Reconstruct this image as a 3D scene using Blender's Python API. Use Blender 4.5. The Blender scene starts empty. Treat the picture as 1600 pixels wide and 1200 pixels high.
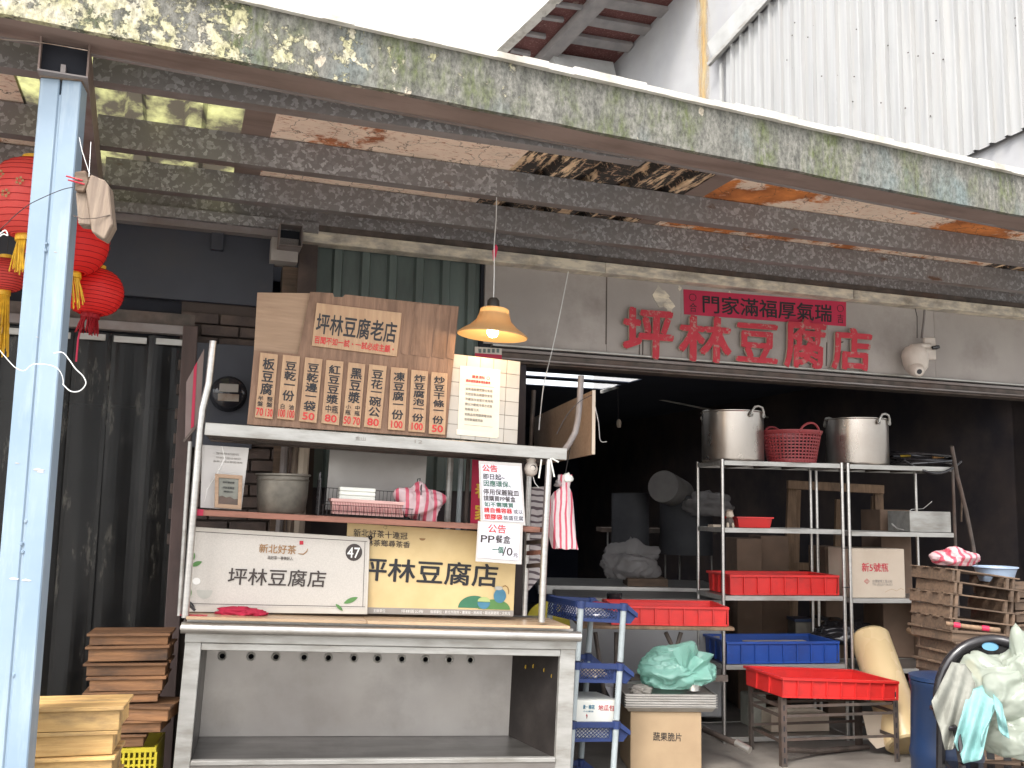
import bpy, bmesh, math, random
from math import radians as rad, sin, cos, pi
from mathutils import Vector as V, Matrix as MX, noise as NZ
random.seed(7)
S = bpy.context.scene
COL = S.collection
# ------------------------------------------------------------------ camera
PITCH, ROLL, FPX, CAMZ = 7.31, 1.1, 1520.0, 1.5
cd = bpy.data.cameras.new('camera'); cam = bpy.data.objects.new('camera', cd); COL.objects.link(cam)
RM = MX.Rotation(rad(90+PITCH), 3, 'X') @ MX.Rotation(rad(ROLL), 3, 'Z')
cam.matrix_world = MX.Translation((0, 0, CAMZ)) @ RM.to_4x4()
cd.sensor_width = 36; cd.lens = 36*FPX/1600; cd.clip_end = 500; cd.clip_start = .05
S.camera = cam
# ------------------------------------------------------------------ sky, sun, exposure
W = bpy.data.worlds.new('World'); S.world = W; W.use_nodes = True
n = W.node_tree.nodes; l = W.node_tree.links; n.clear()
sk = n.new('ShaderNodeTexSky'); sk.sky_type = 'NISHITA'; sk.sun_disc = False
SUN_EL, SUN_AZ = 52, 205     # azimuth clockwise from +Y: the sun stands behind the camera, a little to the left
sk.sun_elevation = rad(SUN_EL); sk.sun_rotation = rad(SUN_AZ); sk.dust_density = 4; sk.air_density = 1.0
hs = n.new('ShaderNodeHueSaturation'); hs.inputs['Saturation'].default_value = .22; hs.inputs['Value'].default_value = 1.45
bg = n.new('ShaderNodeBackground'); bg.inputs[1].default_value = .15
wo = n.new('ShaderNodeOutputWorld')
l.new(sk.outputs[0], hs.inputs['Color']); l.new(hs.outputs[0], bg.inputs[0]); l.new(bg.outputs[0], wo.inputs[0])
sd = bpy.data.lights.new('sun', 'SUN'); sd.energy = 1.0; sd.angle = rad(12); sd.color = (1, .95, .87)
sun = bpy.data.objects.new('sun', sd); COL.objects.link(sun)
d = V((sin(rad(SUN_AZ))*cos(rad(SUN_EL)), cos(rad(SUN_AZ))*cos(rad(SUN_EL)), sin(rad(SUN_EL))))
sun.rotation_euler = d.to_track_quat('Z', 'Y').to_euler(); sun.location = d*30
S.view_settings.view_transform = 'Standard'; S.view_settings.look = 'None'
S.view_settings.exposure = 1.2; S.view_settings.gamma = 1; S.view_settings.use_curve_mapping = False

# ------------------------------------------------------------------ frames: a place in the world with its own yaw and tilt
class Fr:
    def __init__(s, o, yaw=0, tilt=0, lean=0):
        s.M = MX.Translation(V(o)) @ MX.Rotation(rad(yaw), 4, 'Z') @ MX.Rotation(rad(tilt), 4, 'Y') @ MX.Rotation(rad(lean), 4, 'X')
        s.I = s.M.inverted()
    def _ray(s, px, py):
        d = RM @ V(((px-800)/FPX, (600-py)/FPX, -1))
        return s.I @ V((0, 0, CAMZ)), (s.I.to_3x3() @ d)
    def hit(s, px, py, ly=0.0):
        o, d = s._ray(px, py); t = (ly-o.y)/d.y; return o+d*t
    def hitz(s, px, py, lz):
        o, d = s._ray(px, py); t = (lz-o.z)/d.z; return o+d*t
    def w(s, p): return s.M @ V(p)
    def at(s, p, yaw=0, tilt=0, lean=0):
        f = Fr((0, 0, 0)); f.M = s.M @ MX.Translation(V(p)) @ MX.Rotation(rad(yaw), 4, 'Z') @ MX.Rotation(rad(tilt), 4, 'Y') @ MX.Rotation(rad(lean), 4, 'X')
        f.I = f.M.inverted(); return f
WF = Fr((0, 0, 0))
SY = 1.36
def at(px, py, Y): return WF.hit(px, py, Y*SY)
def Gf(px, py, Y, yaw=0, tilt=0): return Fr((WF.hit(px, py, Y*SY).x, Y*SY, 0), yaw, tilt)
FA = Fr((0, 5.95, 0), 19)                  # shop front
CA = Fr((0, 3.82, 0), 24)                  # outer edge of the canopy
ST = Fr((-.63, 4.8, 0), 14.5, 2.0)        # display stand (leans a little)

# ------------------------------------------------------------------ materials
def _nt(name):
    m = bpy.data.materials.new(name); m.use_nodes = True
    return m, m.node_tree.nodes, m.node_tree.links, m.node_tree.nodes['Principled BSDF']
def c4(c): return (c[0], c[1], c[2], 1)
def _noise(n, l, co, scale, detail=4, stretch=(1, 1, 1), rough=.55):
    mp = n.new('ShaderNodeMapping'); mp.inputs['Scale'].default_value = stretch
    l.new(co, mp.inputs[0]); x = n.new('ShaderNodeTexNoise'); x.inputs['Scale'].default_value = scale
    x.inputs['Detail'].default_value = detail; x.inputs['Roughness'].default_value = rough
    l.new(mp.outputs[0], x.inputs['Vector']); return x.outputs['Fac']
def _ramp(n, l, fac, a, b, ca=(0, 0, 0), cb=(1, 1, 1)):
    r = n.new('ShaderNodeValToRGB'); r.color_ramp.elements[0].position = a; r.color_ramp.elements[1].position = b
    r.color_ramp.elements[0].color = c4(ca); r.color_ramp.elements[1].color = c4(cb)
    l.new(fac, r.inputs[0]); return r.outputs[0]
def _mix(n, l, fac, a, b, mode='MIX'):
    x = n.new('ShaderNodeMix'); x.data_type = 'RGBA'; x.blend_type = mode
    for s_, v in ((x.inputs[0], fac), (x.inputs[6], a), (x.inputs[7], b)):
        if isinstance(v, (tuple, list)): s_.default_value = c4(v)
        elif isinstance(v, (int, float)): s_.default_value = v
        else: l.new(v, s_)
    return x.outputs[2]
def _bump(n, l, p, h, st, dist=.005):
    b = n.new('ShaderNodeBump'); b.inputs['Strength'].default_value = st; b.inputs['Distance'].default_value = dist
    l.new(h, b.inputs['Height']); l.new(b.outputs[0], p.inputs['Normal'])
def _co(n, rnd=True):
    """object coordinates, shifted per object so copies do not repeat"""
    t = n.new('ShaderNodeTexCoord')
    if not rnd: return t.outputs['Object']
    oi = n.new('ShaderNodeObjectInfo'); a = n.new('ShaderNodeVectorMath'); a.operation = 'MULTIPLY_ADD'
    a.inputs[0].default_value = (1, 1, 1)
    sc = n.new('ShaderNodeVectorMath'); sc.operation = 'SCALE'; sc.inputs[0].default_value = (7, 11, 5)
    nt = sc.id_data; nt.links.new(oi.outputs['Random'], sc.inputs['Scale'])
    ad = n.new('ShaderNodeVectorMath'); ad.operation = 'ADD'
    nt.links.new(t.outputs['Object'], ad.inputs[0]); nt.links.new(sc.outputs[0], ad.inputs[1]); n.remove(a)
    return ad.outputs[0]
def mat(name, c1, c2=None, rough=.6, metal=0, scale=6, lo=.35, hi=.65, stretch=(1, 1, 1), bump=.15, dirt=None, damt=.5, dscale=2.5, spec=None, dst=(1, 1, 1), bscale=None, rvar=.12):
    m, n, l, p = _nt(name); co = _co(n)
    c2 = c2 or tuple(x*.75 for x in c1)
    f = _noise(n, l, co, scale, 5, stretch)
    col = _ramp(n, l, f, lo, hi, c1, c2)
    if dirt:
        g = _noise(n, l, co, dscale, 7, dst, .65)
        gm = _ramp(n, l, g, .5, .72)
        mm = n.new('ShaderNodeMath'); mm.operation = 'MULTIPLY'; mm.inputs[1].default_value = damt; l.new(gm, mm.inputs[0])
        col = _mix(n, l, mm.outputs[0], col, dirt)
    l.new(col, p.inputs['Base Color']); p.inputs['Metallic'].default_value = metal
    mr = n.new('ShaderNodeMapRange'); mr.inputs[3].default_value = max(.03, rough-rvar); mr.inputs[4].default_value = min(1, rough+rvar)
    f2 = _noise(n, l, co, scale*1.7, 3, stretch); l.new(f2, mr.inputs[0]); l.new(mr.outputs[0], p.inputs['Roughness'])
    if spec is not None: p.inputs['Specular IOR Level'].default_value = spec
    if bump:
        h = _noise(n, l, co, bscale or scale*6, 4, stretch); _bump(n, l, p, h, bump)
    return m
def wood(name, c1, c2, axis=0, dark=(.03, .02, .015), damt=.6, rough=.75, scale=7, var=False):
    st = [9, 9, 9]; st[axis] = .7
    m = mat(name, c1, c2, rough, 0, scale, .35, .66, tuple(st), .45, dark, damt, 3.2, None, tuple(1.1 if i == axis else 3.2 for i in range(3)), scale*2.2)
    n, l = m.node_tree.nodes, m.node_tree.links; p = n['Principled BSDF']; src = p.inputs['Base Color'].links[0].from_socket
    oi = n.new('ShaderNodeObjectInfo'); h = n.new('ShaderNodeHueSaturation'); mr = n.new('ShaderNodeMapRange'); mr.inputs[3].default_value = .68; mr.inputs[4].default_value = 1.3; l.new(oi.outputs['Random'], mr.inputs[0]); l.new(mr.outputs[0], h.inputs['Value'])
    if var: l.new(src, h.inputs['Color']); l.new(h.outputs[0], p.inputs['Base Color'])
    return m
def steel(name, c=(.62, .6, .57), rough=.34, dirt=(.2, .17, .13), damt=.35, st=(1, 1, 8)):
    return mat(name, c, tuple(x*.82 for x in c), rough, .92, 9, .3, .7, st, .06, dirt, damt, 4.5)
def flat(name, c, rough=.6, metal=0):
    m, n, l, p = _nt(name); co = _co(n)
    f = _noise(n, l, co, 14, 4)
    l.new(_ramp(n, l, f, .3, .75, c, tuple(x*.82 for x in c)), p.inputs['Base Color']); p.inputs['Roughness'].default_value = rough; p.inputs['Metallic'].default_value = metal
    return m

M = {}
M['galv'] = galv = None
def make_galv():
    m, n, l, p = _nt('galvanised_steel'); co = _co(n, False)
    v = n.new('ShaderNodeTexVoronoi'); v.inputs['Scale'].default_value = 60
    wv = n.new('ShaderNodeVectorMath'); wv.operation = 'MULTIPLY_ADD'
    nn = n.new('ShaderNodeTexNoise'); nn.inputs['Scale'].default_value = 38; l.new(co, nn.inputs['Vector'])
    wv.inputs[1].default_value = (.035, .035, .035); l.new(nn.outputs['Color'], wv.inputs[0]); l.new(co, wv.inputs[2]); l.new(wv.outputs[0], v.inputs['Vector'])
    sp = n.new('ShaderNodeSeparateColor'); l.new(v.outputs['Color'], sp.inputs[0])
    col = _ramp(n, l, sp.outputs[0], .55, .95, (.2, .188, .186), (.4, .39, .395))
    big = _noise(n, l, co, 1.6, 6); bm = _ramp(n, l, big, .42, .68)
    f = n.new('ShaderNodeMath'); f.operation = 'MULTIPLY'; f.inputs[1].default_value = .55; l.new(bm, f.inputs[0])
    col = _mix(n, l, f.outputs[0], col, (.2, .175, .165))
    ru = _ramp(n, l, _noise(n, l, co, 4, 8, (1, 1, 3)), .66, .74)
    col = _mix(n, l, ru, col, (.12, .06, .035))
    l.new(col, p.inputs['Base Color']); p.inputs['Metallic'].default_value = .25; p.inputs['Roughness'].default_value = .62
    _bump(n, l, p, sp.outputs[0], .08, .002); return m
M['galv'] = make_galv()
M['flange'] = mat('worn_flange', (.27, .245, .24), (.19, .16, .148), .6, .2, 3, dirt=(.11, .05, .03), damt=.5, stretch=(.4, 2, 2))
M['soffit'] = mat('brown_soffit', (.25, .185, .16), (.18, .13, .11), .7, .1, 2, dirt=(.07, .04, .03), damt=.6, dst=(.5, 3, 3))
def make_fascia():
    m, n, l, p = _nt('mossy_concrete'); co = _co(n, False)
    st = _noise(n, l, co, 5, 10, (3.0, 3.0, .8), .72)
    col = _ramp(n, l, st, .32, .68, (.07, .07, .062), (.25, .24, .215))
    # green algae streaks, thicker where the water runs
    g = _ramp(n, l, _noise(n, l, co, 2.1, 8, (1.6, 1.6, .9), .62), .47, .6)
    gs = _ramp(n, l, _noise(n, l, co, 16, 6, (1.8, 1.8, .6), .7), .38, .58)
    gm = _mix(n, l, 1.0, g, gs, 'MULTIPLY')
    col = _mix(n, l, gm, col, (.1, .118, .045))
    bl = _ramp(n, l, _noise(n, l, co, 1.5, 6, (1.5, 1.5, .8)), .56, .66)
    col = _mix(n, l, bl, col, (.15, .18, .178))
    # cream and yellow lichen, mostly at the left end
    sx = n.new('ShaderNodeSeparateXYZ'); l.new(co, sx.inputs[0])
    mr = n.new('ShaderNodeMapRange'); mr.inputs[1].default_value = -2.2; mr.inputs[2].default_value = .35
    mr.inputs[3].default_value = .13; mr.inputs[4].default_value = -.11; l.new(sx.outputs[0], mr.inputs[0])
    ad = n.new('ShaderNodeMath'); ad.operation = 'ADD'; l.new(_noise(n, l, co, 12, 12, (1, 1, 1), .72), ad.inputs[0]); l.new(mr.outputs[0], ad.inputs[1])
    lm = _ramp(n, l, ad.outputs[0], .53, .56)
    lc = _ramp(n, l, _noise(n, l, co, 9, 5), .4, .62, (.42, .395, .235), (.5, .46, .37))
    col = _mix(n, l, lm, col, lc)
    pk = _ramp(n, l, _noise(n, l, co, 7, 9, (1.3, 1.3, .8), .6), .665, .68)
    col = _mix(n, l, pk, col, (.46, .4, .32))
    fine = _ramp(n, l, _noise(n, l, co, 42, 9, (1.2, 1.2, .8), .72), .36, .6, (.42, .42, .4), (1.15, 1.15, 1.12))
    col = _mix(n, l, 1.0, col, fine, 'MULTIPLY')
    bc = _ramp(n, l, _noise(n, l, co, 19, 9, (1, 1, 1.1), .7), .6, .64); b2 = _ramp(n, l, _noise(n, l, co, 1.3, 3), .45, .6)
    col = _mix(n, l, _mix(n, l, 1.0, bc, b2, 'MULTIPLY'), col, (.03, .03, .026))
    l.new(col, p.inputs['Base Color']); p.inputs['Roughness'].default_value = .85
    h = _mix(n, l, .5, _noise(n, l, co, 45, 8, (1, 1, .6), .7), lm)
    _bump(n, l, p, h, .8, .012); return m
M['fascia'] = make_fascia()
M['ledge'] = mat('worn_ledge', (.62, .6, .55), (.45, .42, .37), .8, 0, 5, dirt=(.2, .18, .13), damt=.6, dscale=6)
def make_peel(name, base, under, amt, crack=True, stretch=(1, 1, 1)):
    m, n, l, p = _nt(name); co = _co(n, False)
    col = _ramp(n, l, _noise(n, l, co, 3, 4), .3, .7, base, tuple(x*.8 for x in base))
    a = _ramp(n, l, _noise(n, l, co, 2.4, 10, stretch, .68), amt, amt+.05)
    uc = _ramp(n, l, _noise(n, l, co, 6, 6), .35, .65, under, (under[0]*.45, under[1]*.4, under[2]*.4))
    col = _mix(n, l, a, col, uc)
    fl = _ramp(n, l, _noise(n, l, co, 26, 9, (1, 2.6, 1), .7), .56, .62)
    f2 = n.new('ShaderNodeMath'); f2.operation = 'MULTIPLY'; f2.inputs[1].default_value = .8; l.new(fl, f2.inputs[0])
    col = _mix(n, l, f2.outputs[0], col, (under[0]*.7, under[1]*.6, under[2]*.6))
    if crack:
        v = n.new('ShaderNodeTexVoronoi'); v.feature = 'DISTANCE_TO_EDGE'; v.inputs['Scale'].default_value = 4.5
        wv = n.new('ShaderNodeVectorMath'); wv.operation = 'MULTIPLY_ADD'; nn = n.new('ShaderNodeTexNoise'); nn.inputs['Scale'].default_value = 9; nn.inputs['Detail'].default_value = 6
        l.new(co, nn.inputs['Vector']); wv.inputs[1].default_value = (.35, .35, .35); l.new(nn.outputs['Color'], wv.inputs[0]); l.new(co, wv.inputs[2]); l.new(wv.outputs[0], v.inputs['Vector'])
        k = _ramp(n, l, v.outputs['Distance'], .0, .02, (1, 1, 1), (0, 0, 0)); col = _mix(n, l, k, col, (.09, .05, .03))
    l.new(col, p.inputs['Base Color']); p.inputs['Roughness'].default_value = .85
    _bump(n, l, p, a, .5, .004); return m
M['peel'] = make_peel('peeling_cream_paint', (.92, .72, .58), (.6, .22, .09), .58)
M['peel2'] = make_peel('peeling_orange_paint', (.88, .7, .56), (.7, .24, .06), .5)
M['char'] = make_peel('blackened_flaking_sheet', (.035, .03, .028), (.9, .66, .42), .52, False, (8, 1.3, 1))
def make_trans():
    m, n, l, p = _nt('mouldy_fibreglass'); co = _co(n, False)
    f = _ramp(n, l, _noise(n, l, co, 5, 7, (1, .6, 1), .6), .45, .66, (.07, .06, .045), (.5, .5, .22))
    l.new(f, p.inputs['Base Color']); p.inputs['Roughness'].default_value = .6
    t = n.new('ShaderNodeBsdfTranslucent'); l.new(f, t.inputs[0]); mx = n.new('ShaderNodeMixShader'); mx.inputs[0].default_value = .65
    o = n['Material Output']; l.new(p.outputs[0], mx.inputs[1]); l.new(t.outputs[0], mx.inputs[2]); l.new(mx.outputs[0], o.inputs[0]); return m
M['trans'] = make_trans()
M['bluepaint'] = mat('pale_blue_paint', (.2, .275, .355), (.24, .315, .39), .42, 0, 3, dirt=(.4, .46, .5), damt=.5, dscale=9, dst=(2, 2, .25), bump=.12, bscale=30)
M['rustend'] = mat('rusty_cut_edge', (.2, .13, .09), (.3, .26, .22), .8, .1, 20)
M['blackfill'] = mat('painted_dark', (.012, .014, .022), (.008, .009, .015), .8, 0, 4)  # near-black colour put in where gaps and hollows would lie in shade
M['beamlight'] = mat('scraped_pale_beam', (.74, .66, .52), (.42, .38, .33), .65, .1, 6, .38, .62, (1.5, 1.5, 4), .3, (.12, .09, .06), .7, 5)
M['band'] = mat('grey_brown_render', (.39, .355, .33), (.31, .28, .26), .8, 0, 1.6, dirt=(.2, .17, .155), damt=.6, dscale=2.6, bscale=60, bump=.12)
M['redpaint'] = make_peel('chipped_red_paint', (.5, .04, .06), (.55, .42, .36), .64, False)
M['redpaper'] = mat('red_paper', (.48, .015, .06), (.4, .012, .05), .6, 0, 2, bump=.1)
M['ink'] = flat('black_ink', (.012, .012, .016), .5)
M['brownink'] = flat('dark_brown_ink', (.045, .032, .028), .5)
M['ochreink'] = flat('ochre_ink', (.33, .17, .06), .5)
M['redink'] = flat('red_ink', (.6, .03, .03), .5)
M['greenink'] = flat('green_ink', (.03, .14, .09), .5)
M['goldink'] = flat('gold_lettering', (.75, .5, .06), .35)
M['whiteink'] = flat('white_print', (.8, .78, .74), .5)
M['greyink'] = flat('grey_print', (.3, .27, .24), .5)
M['ply'] = wood('plywood', (.29, .175, .115), (.2, .118, .078), 2, (.1, .055, .035), .7)
M['ply2'] = wood('pale_plywood', (.4, .27, .18), (.33, .22, .145), 0, (.2, .11, .07), .4)
M['plank'] = wood('menu_plank_wood', (.5, .33, .2), (.43, .27, .165), 2, (.3, .17, .1), .35)
M['tile'] = mat('cream_tile', (.5, .47, .42), (.45, .42, .375), .45, 0, 3, dirt=(.3, .26, .2), damt=.4, bump=.04)
M['grout'] = mat('dirty_grout', (.3, .27, .225), None, .9)
M['paper'] = mat('aged_paper', (.72, .66, .52), (.78, .74, .66), .6, 0, 3, dirt=(.55, .45, .25), damt=.4)
M['white'] = mat('white_paper', (.68, .66, .7), (.62, .6, .65), .4, 0, 3, bump=.05)
M['sleeve'] = mat('clear_sleeve', (.55, .52, .5), (.5, .47, .44), .15, 0, 3, bump=.2)
M['signgrey'] = mat('speckled_sign_face', (.54, .5, .45), (.47, .435, .39), .5, 0, 170, .38, .7, bump=.04)
M['signyel'] = mat('yellow_sign_face', (.66, .5, .25), (.6, .44, .21), .5, 0, 6, dirt=(.5, .36, .17), damt=.3, bump=.03)
M['signwhite'] = mat('sign_frame_white', (.58, .54, .48), (.5, .46, .4), .5, 0, 4)
M['steel'] = steel('stainless_steel'); M['steelw'] = mat('scuffed_steel_panel', (.36, .34, .32), (.27, .25, .235), .36, .75, 2.2, .3, .7, (1, 1, 1), .06, (.2, .185, .17), .5, 3, None, (1, 1, 1), None, .2)
M['alu'] = mat('dull_aluminium', (.46, .45, .425), (.36, .35, .325), .42, .5, 5, dirt=(.2, .17, .13), damt=.45, stretch=(1, 4, 4), dst=(1, 4, 4))
M['darksteel'] = mat('dark_rusty_steel', (.07, .058, .05), (.13, .1, .085), .6, .4, 12, dirt=(.11, .05, .03), damt=.5)
M['jamb'] = mat('brown_mauve_jamb', (.11, .075, .068), (.07, .05, .046), .8, 0, 5, dirt=(.04, .03, .028), damt=.6, stretch=(2, 2, .4))
M['steeldk'] = mat('dark_shelf_metal', (.17, .16, .15), (.1, .095, .088), .38, .7, 3, stretch=(.5, 3, 1), dirt=(.05, .045, .04), damt=.6, bump=.05)  # darker mottled metal for the counter's shelf floor and left end panel
M['flapb'] = mat('dull_mauve_board', (.24, .18, .165), (.18, .13, .12), .8, 0, 4)
M['dimroll'] = mat('shade_dimmed_roll', (.16, .15, .14), (.12, .11, .105), .8, 0, 5)  # pale roll, its colour darkened to carry the shade deep inside
M['endmetal'] = mat('dark_end_metal', (.035, .03, .028), (.05, .043, .04), .45, .6, 5, dirt=(.09, .075, .065), damt=.4)  # near-black metal for the counter's right end panel
M['dim'] = mat('shade_dimmed_metal', (.05, .05, .055), (.035, .035, .04), .7, .1, 5)  # vat metal with the gloom of the interior put into its colour
M['shelfwood'] = wood('red_brown_shelf', (.3, .13, .09), (.22, .1, .07), 0)
M['topwood'] = mat('worn_laminate_top', (.5, .35, .22), (.43, .3, .19), .3, 0, 3, stretch=(.3, 2.5, 1), dirt=(.25, .17, .11), damt=.5, bump=.04)
M['molddk'] = wood('dark_tofu_tray_wood', (.25, .12, .05), (.14, .068, .032), 0, (.025, .018, .014), .85, var=True)
M['mold2'] = wood('weathered_tray_wood', (.14, .09, .058), (.085, .055, .036), 0, (.04, .028, .02), .75, var=True)
M['moldlt'] = wood('pale_tray_wood', (.56, .36, .14), (.45, .27, .1), 0, (.13, .085, .05), .85, var=True)
M['rawwood'] = wood('raw_timber', (.24, .15, .09), (.17, .105, .06), 2)
M['oldblock'] = wood('weathered_block', (.25, .19, .14), (.17, .125, .095), 2, (.06, .05, .04), .6)
def plastic(name, c, rough=.38, dirt=.25, dc=None):
    m = mat(name, c, tuple(x*.82 for x in c), rough, 0, 4, bump=.05, dirt=dc or tuple(x*.3+.02 for x in c), damt=dirt+.2, dscale=5)
    n, l = m.node_tree.nodes, m.node_tree.links; p = n['Principled BSDF']; src = p.inputs['Base Color'].links[0].from_socket; co = _co(n)
    f = _ramp(n, l, _noise(n, l, co, 9, 10, (1, 1, 3), .75), .6, .68); q = n.new('ShaderNodeMath'); q.operation = 'MULTIPLY'; q.inputs[1].default_value = .3; l.new(f, q.inputs[0])
    l.new(_mix(n, l, q.outputs[0], src, tuple(min(1, x*.8+.12) for x in c)), p.inputs['Base Color']); return m
M['red'] = plastic('red_crate_plastic', (.62, .028, .025), .42, .3); M['blue'] = plastic('blue_crate_plastic', (.02, .075, .34), .42, .3)
M['navy'] = plastic('navy_trolley_plastic', (.028, .05, .16), .4); M['polegrey'] = plastic('grey_tube_plastic', (.42, .47, .48), .4)
M['basketred'] = plastic('maroon_basket_plastic', (.26, .03, .035), .45); M['pinkp'] = plastic('pink_basket_plastic', (.68, .4, .36), .5)
M['black'] = plastic('black_plastic', (.02, .018, .02), .18, .1, (.05, .045, .04)); M['yellow'] = plastic('yellow_crate_plastic', (.55, .45, .03), .45)
M['barrel'] = plastic('deep_blue_barrel', (.008, .025, .075), .35); M['basin'] = plastic('pale_blue_basin', (.3, .38, .5), .4)
M['foam'] = mat('white_foam', (.72, .72, .66), (.66, .66, .6), .7); M['camwhite'] = mat('camera_white', (.62, .55, .49), (.55, .49, .43), .45, 0, 5, dirt=(.3, .25, .2), damt=.4)
M['lens'] = flat('camera_lens', (.02, .02, .025), .1)
M['card'] = mat('brown_cardboard', (.42, .3, .18), (.36, .25, .15), .85, 0, 3, dirt=(.25, .17, .1), damt=.4, bump=.1)
M['cardpale'] = mat('pale_cardboard', (.52, .44, .35), (.46, .38, .3), .85, 0, 3, dirt=(.34, .27, .2), damt=.3)
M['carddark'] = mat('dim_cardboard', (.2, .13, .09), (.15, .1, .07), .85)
M['greencorr'] = mat('faded_green_sheet', (.13, .165, .15), (.09, .115, .105), .55, .2, 2, dirt=(.05, .05, .045), damt=.5, stretch=(3, 3, .5), dst=(2, 2, .4))
M['darkpanel'] = mat('dark_blue_grey_panel', (.035, .038, .052), (.024, .026, .036), .55, 0, 1.5, dirt=(.06, .05, .045), damt=.4)
M['brick'] = mat('sooty_brown_brick', (.1, .072, .06), (.05, .037, .034), .9, 0, 7, bump=.6, dirt=(.04, .03, .028), damt=.6)
M['mortar'] = mat('sooty_mortar', (.075, .056, .048), None, .95, bump=.4)
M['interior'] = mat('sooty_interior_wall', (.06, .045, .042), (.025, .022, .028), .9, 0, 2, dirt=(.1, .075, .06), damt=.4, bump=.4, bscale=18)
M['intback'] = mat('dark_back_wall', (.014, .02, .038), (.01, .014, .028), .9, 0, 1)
M['whitewall'] = mat('whitewash', (.345, .345, .352), (.3, .3, .308), .85, 0, 2, dirt=(.33, .32, .28), damt=.35, dst=(3, 3, .4), bscale=25, bump=.2)
M['corr'] = mat('pale_metal_cladding', (.365, .366, .362), (.3, .302, .3), .5, .05, 2, stretch=(6, 6, .3), dirt=(.38, .355, .32), damt=.4, dst=(5, 5, .3), bump=.05)
M['trim'] = mat('white_metal_trim', (.4, .4, .39), (.32, .32, .31), .5, .1, 4)
M['eave'] = make_peel('maroon_eave_boards', (.14, .05, .045), (.42, .32, .26), .6, False); M['eavebeam'] = mat('grey_eave_beam', (.2, .19, .19), (.27, .25, .24), .7, 0, 4)
def make_streak():
    m, n, l, p = _nt('rust_streak'); t = n.new('ShaderNodeTexCoord'); sp = n.new('ShaderNodeSeparateXYZ'); l.new(t.outputs['Generated'], sp.inputs[0])
    a = n.new('ShaderNodeMath'); a.operation = 'SUBTRACT'; a.inputs[1].default_value = .5; l.new(sp.outputs[0], a.inputs[0]); b = n.new('ShaderNodeMath'); b.operation = 'ABSOLUTE'; l.new(a.outputs[0], b.inputs[0])
    c = n.new('ShaderNodeMath'); c.operation = 'ADD'; l.new(b.outputs[0], c.inputs[0]); l.new(_noise(n, l, t.outputs['Object'], 5, 8, (3, 3, .35), .7), c.inputs[1])
    f = _ramp(n, l, c.outputs[0], .5, .85, (1, 1, 1), (0, 0, 0)); l.new(_ramp(n, l, _noise(n, l, t.outputs['Object'], 4, 5, (4, 4, .4)), .4, .6, (.4, .25, .09), (.46, .36, .2)), p.inputs['Base Color'])
    tr = n.new('ShaderNodeBsdfTransparent'); mx = n.new('ShaderNodeMixShader'); l.new(f, mx.inputs[0]); l.new(tr.outputs[0], mx.inputs[1]); l.new(p.outputs[0], mx.inputs[2]); l.new(mx.outputs[0], n['Material Output'].inputs[0]); return m
M['rusts'] = make_streak()
M['grime'] = make_streak(); M['grime'].name = 'grey_grime_streak'
for nd in M['grime'].node_tree.nodes:
    if nd.type == 'VALTORGB' and nd.color_ramp.elements[0].color[0] > .3 and nd.color_ramp.elements[0].color[0] < .9: nd.color_ramp.elements[0].color = (.1, .085, .075, 1); nd.color_ramp.elements[1].color = (.16, .135, .12, 1)
M['wire'] = flat('white_wire', (.7, .7, .68), .4); M['wiredk'] = flat('dark_wire', (.03, .025, .025), .5)
M['gold'] = mat('gold_fringe', (.85, .52, .03), (.6, .33, .02), .55, 0, 30)
M['ground'] = mat('stained_concrete', (.2, .18, .155), (.14, .125, .11), .85, 0, 1.8, dirt=(.07, .06, .05), damt=.6, bscale=40, bump=.3)
M['road'] = mat('pale_street_concrete', (.36, .35, .33), (.3, .29, .27), .9, 0, 4, bump=.4, bscale=90)
M['steelpot'] = mat('spun_aluminium_pot', (.46, .42, .38), (.4, .365, .33), .3, .9, 3, stretch=(2, 2, .6), dirt=(.3, .24, .19), damt=.35, bump=.08)
M['oldpot'] = mat('dented_grey_pot', (.19, .17, .14), (.1, .09, .075), .5, .55, 9, bump=.25)
M['rollyel'] = mat('yellowed_film_roll', (.62, .48, .27), (.56, .42, .23), .28, 0, 2, dirt=(.5, .3, .16), damt=.35, bump=.05)
M['ragred'] = mat('crimson_cloth', (.4, .012, .045), (.32, .01, .035), .85, 0, 30); M['cyan'] = mat('mint_cloth', (.2, .38, .37), (.17, .33, .32), .85, 0, 40)
M['beige'] = mat('faded_grey_cloth', (.22, .22, .19), (.18, .18, .155), .85, 0, 30); M['glove'] = mat('grey_cotton', (.26, .24, .21), (.2, .18, .16), .95, 0, 40)
M['bulbholder'] = flat('black_holder', (.03, .025, .02), .5)
def shell(name, c, alpha, rough=.25, tl=.4, bump=.4, bs=14):
    m, n, l, p = _nt(name); co = _co(n)
    p.inputs['Base Color'].default_value = c4(c); p.inputs['Roughness'].default_value = rough
    _bump(n, l, p, _noise(n, l, co, bs, 6), bump, .01)
    t = n.new('ShaderNodeBsdfTranslucent'); t.inputs[0].default_value = c4(c); mx = n.new('ShaderNodeMixShader'); mx.inputs[0].default_value = tl
    l.new(p.outputs[0], mx.inputs[1]); l.new(t.outputs[0], mx.inputs[2])
    tr = n.new('ShaderNodeBsdfTransparent'); m2 = n.new('ShaderNodeMixShader'); m2.inputs[0].default_value = alpha
    l.new(tr.outputs[0], m2.inputs[1]); l.new(mx.outputs[0], m2.inputs[2]); l.new(m2.outputs[0], n['Material Output'].inputs[0]); return m
M['lantern'] = shell('red_lantern_fabric', (.9, .045, .04), 1, .5, .5, .15, 60)
M['lantern2'] = shell('faded_coral_fabric', (.9, .14, .12), 1, .5, .5, .15, 60)
M['fringe'] = shell('dark_red_fringe', (.4, .01, .02), .85, .6, .4, .2)
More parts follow.
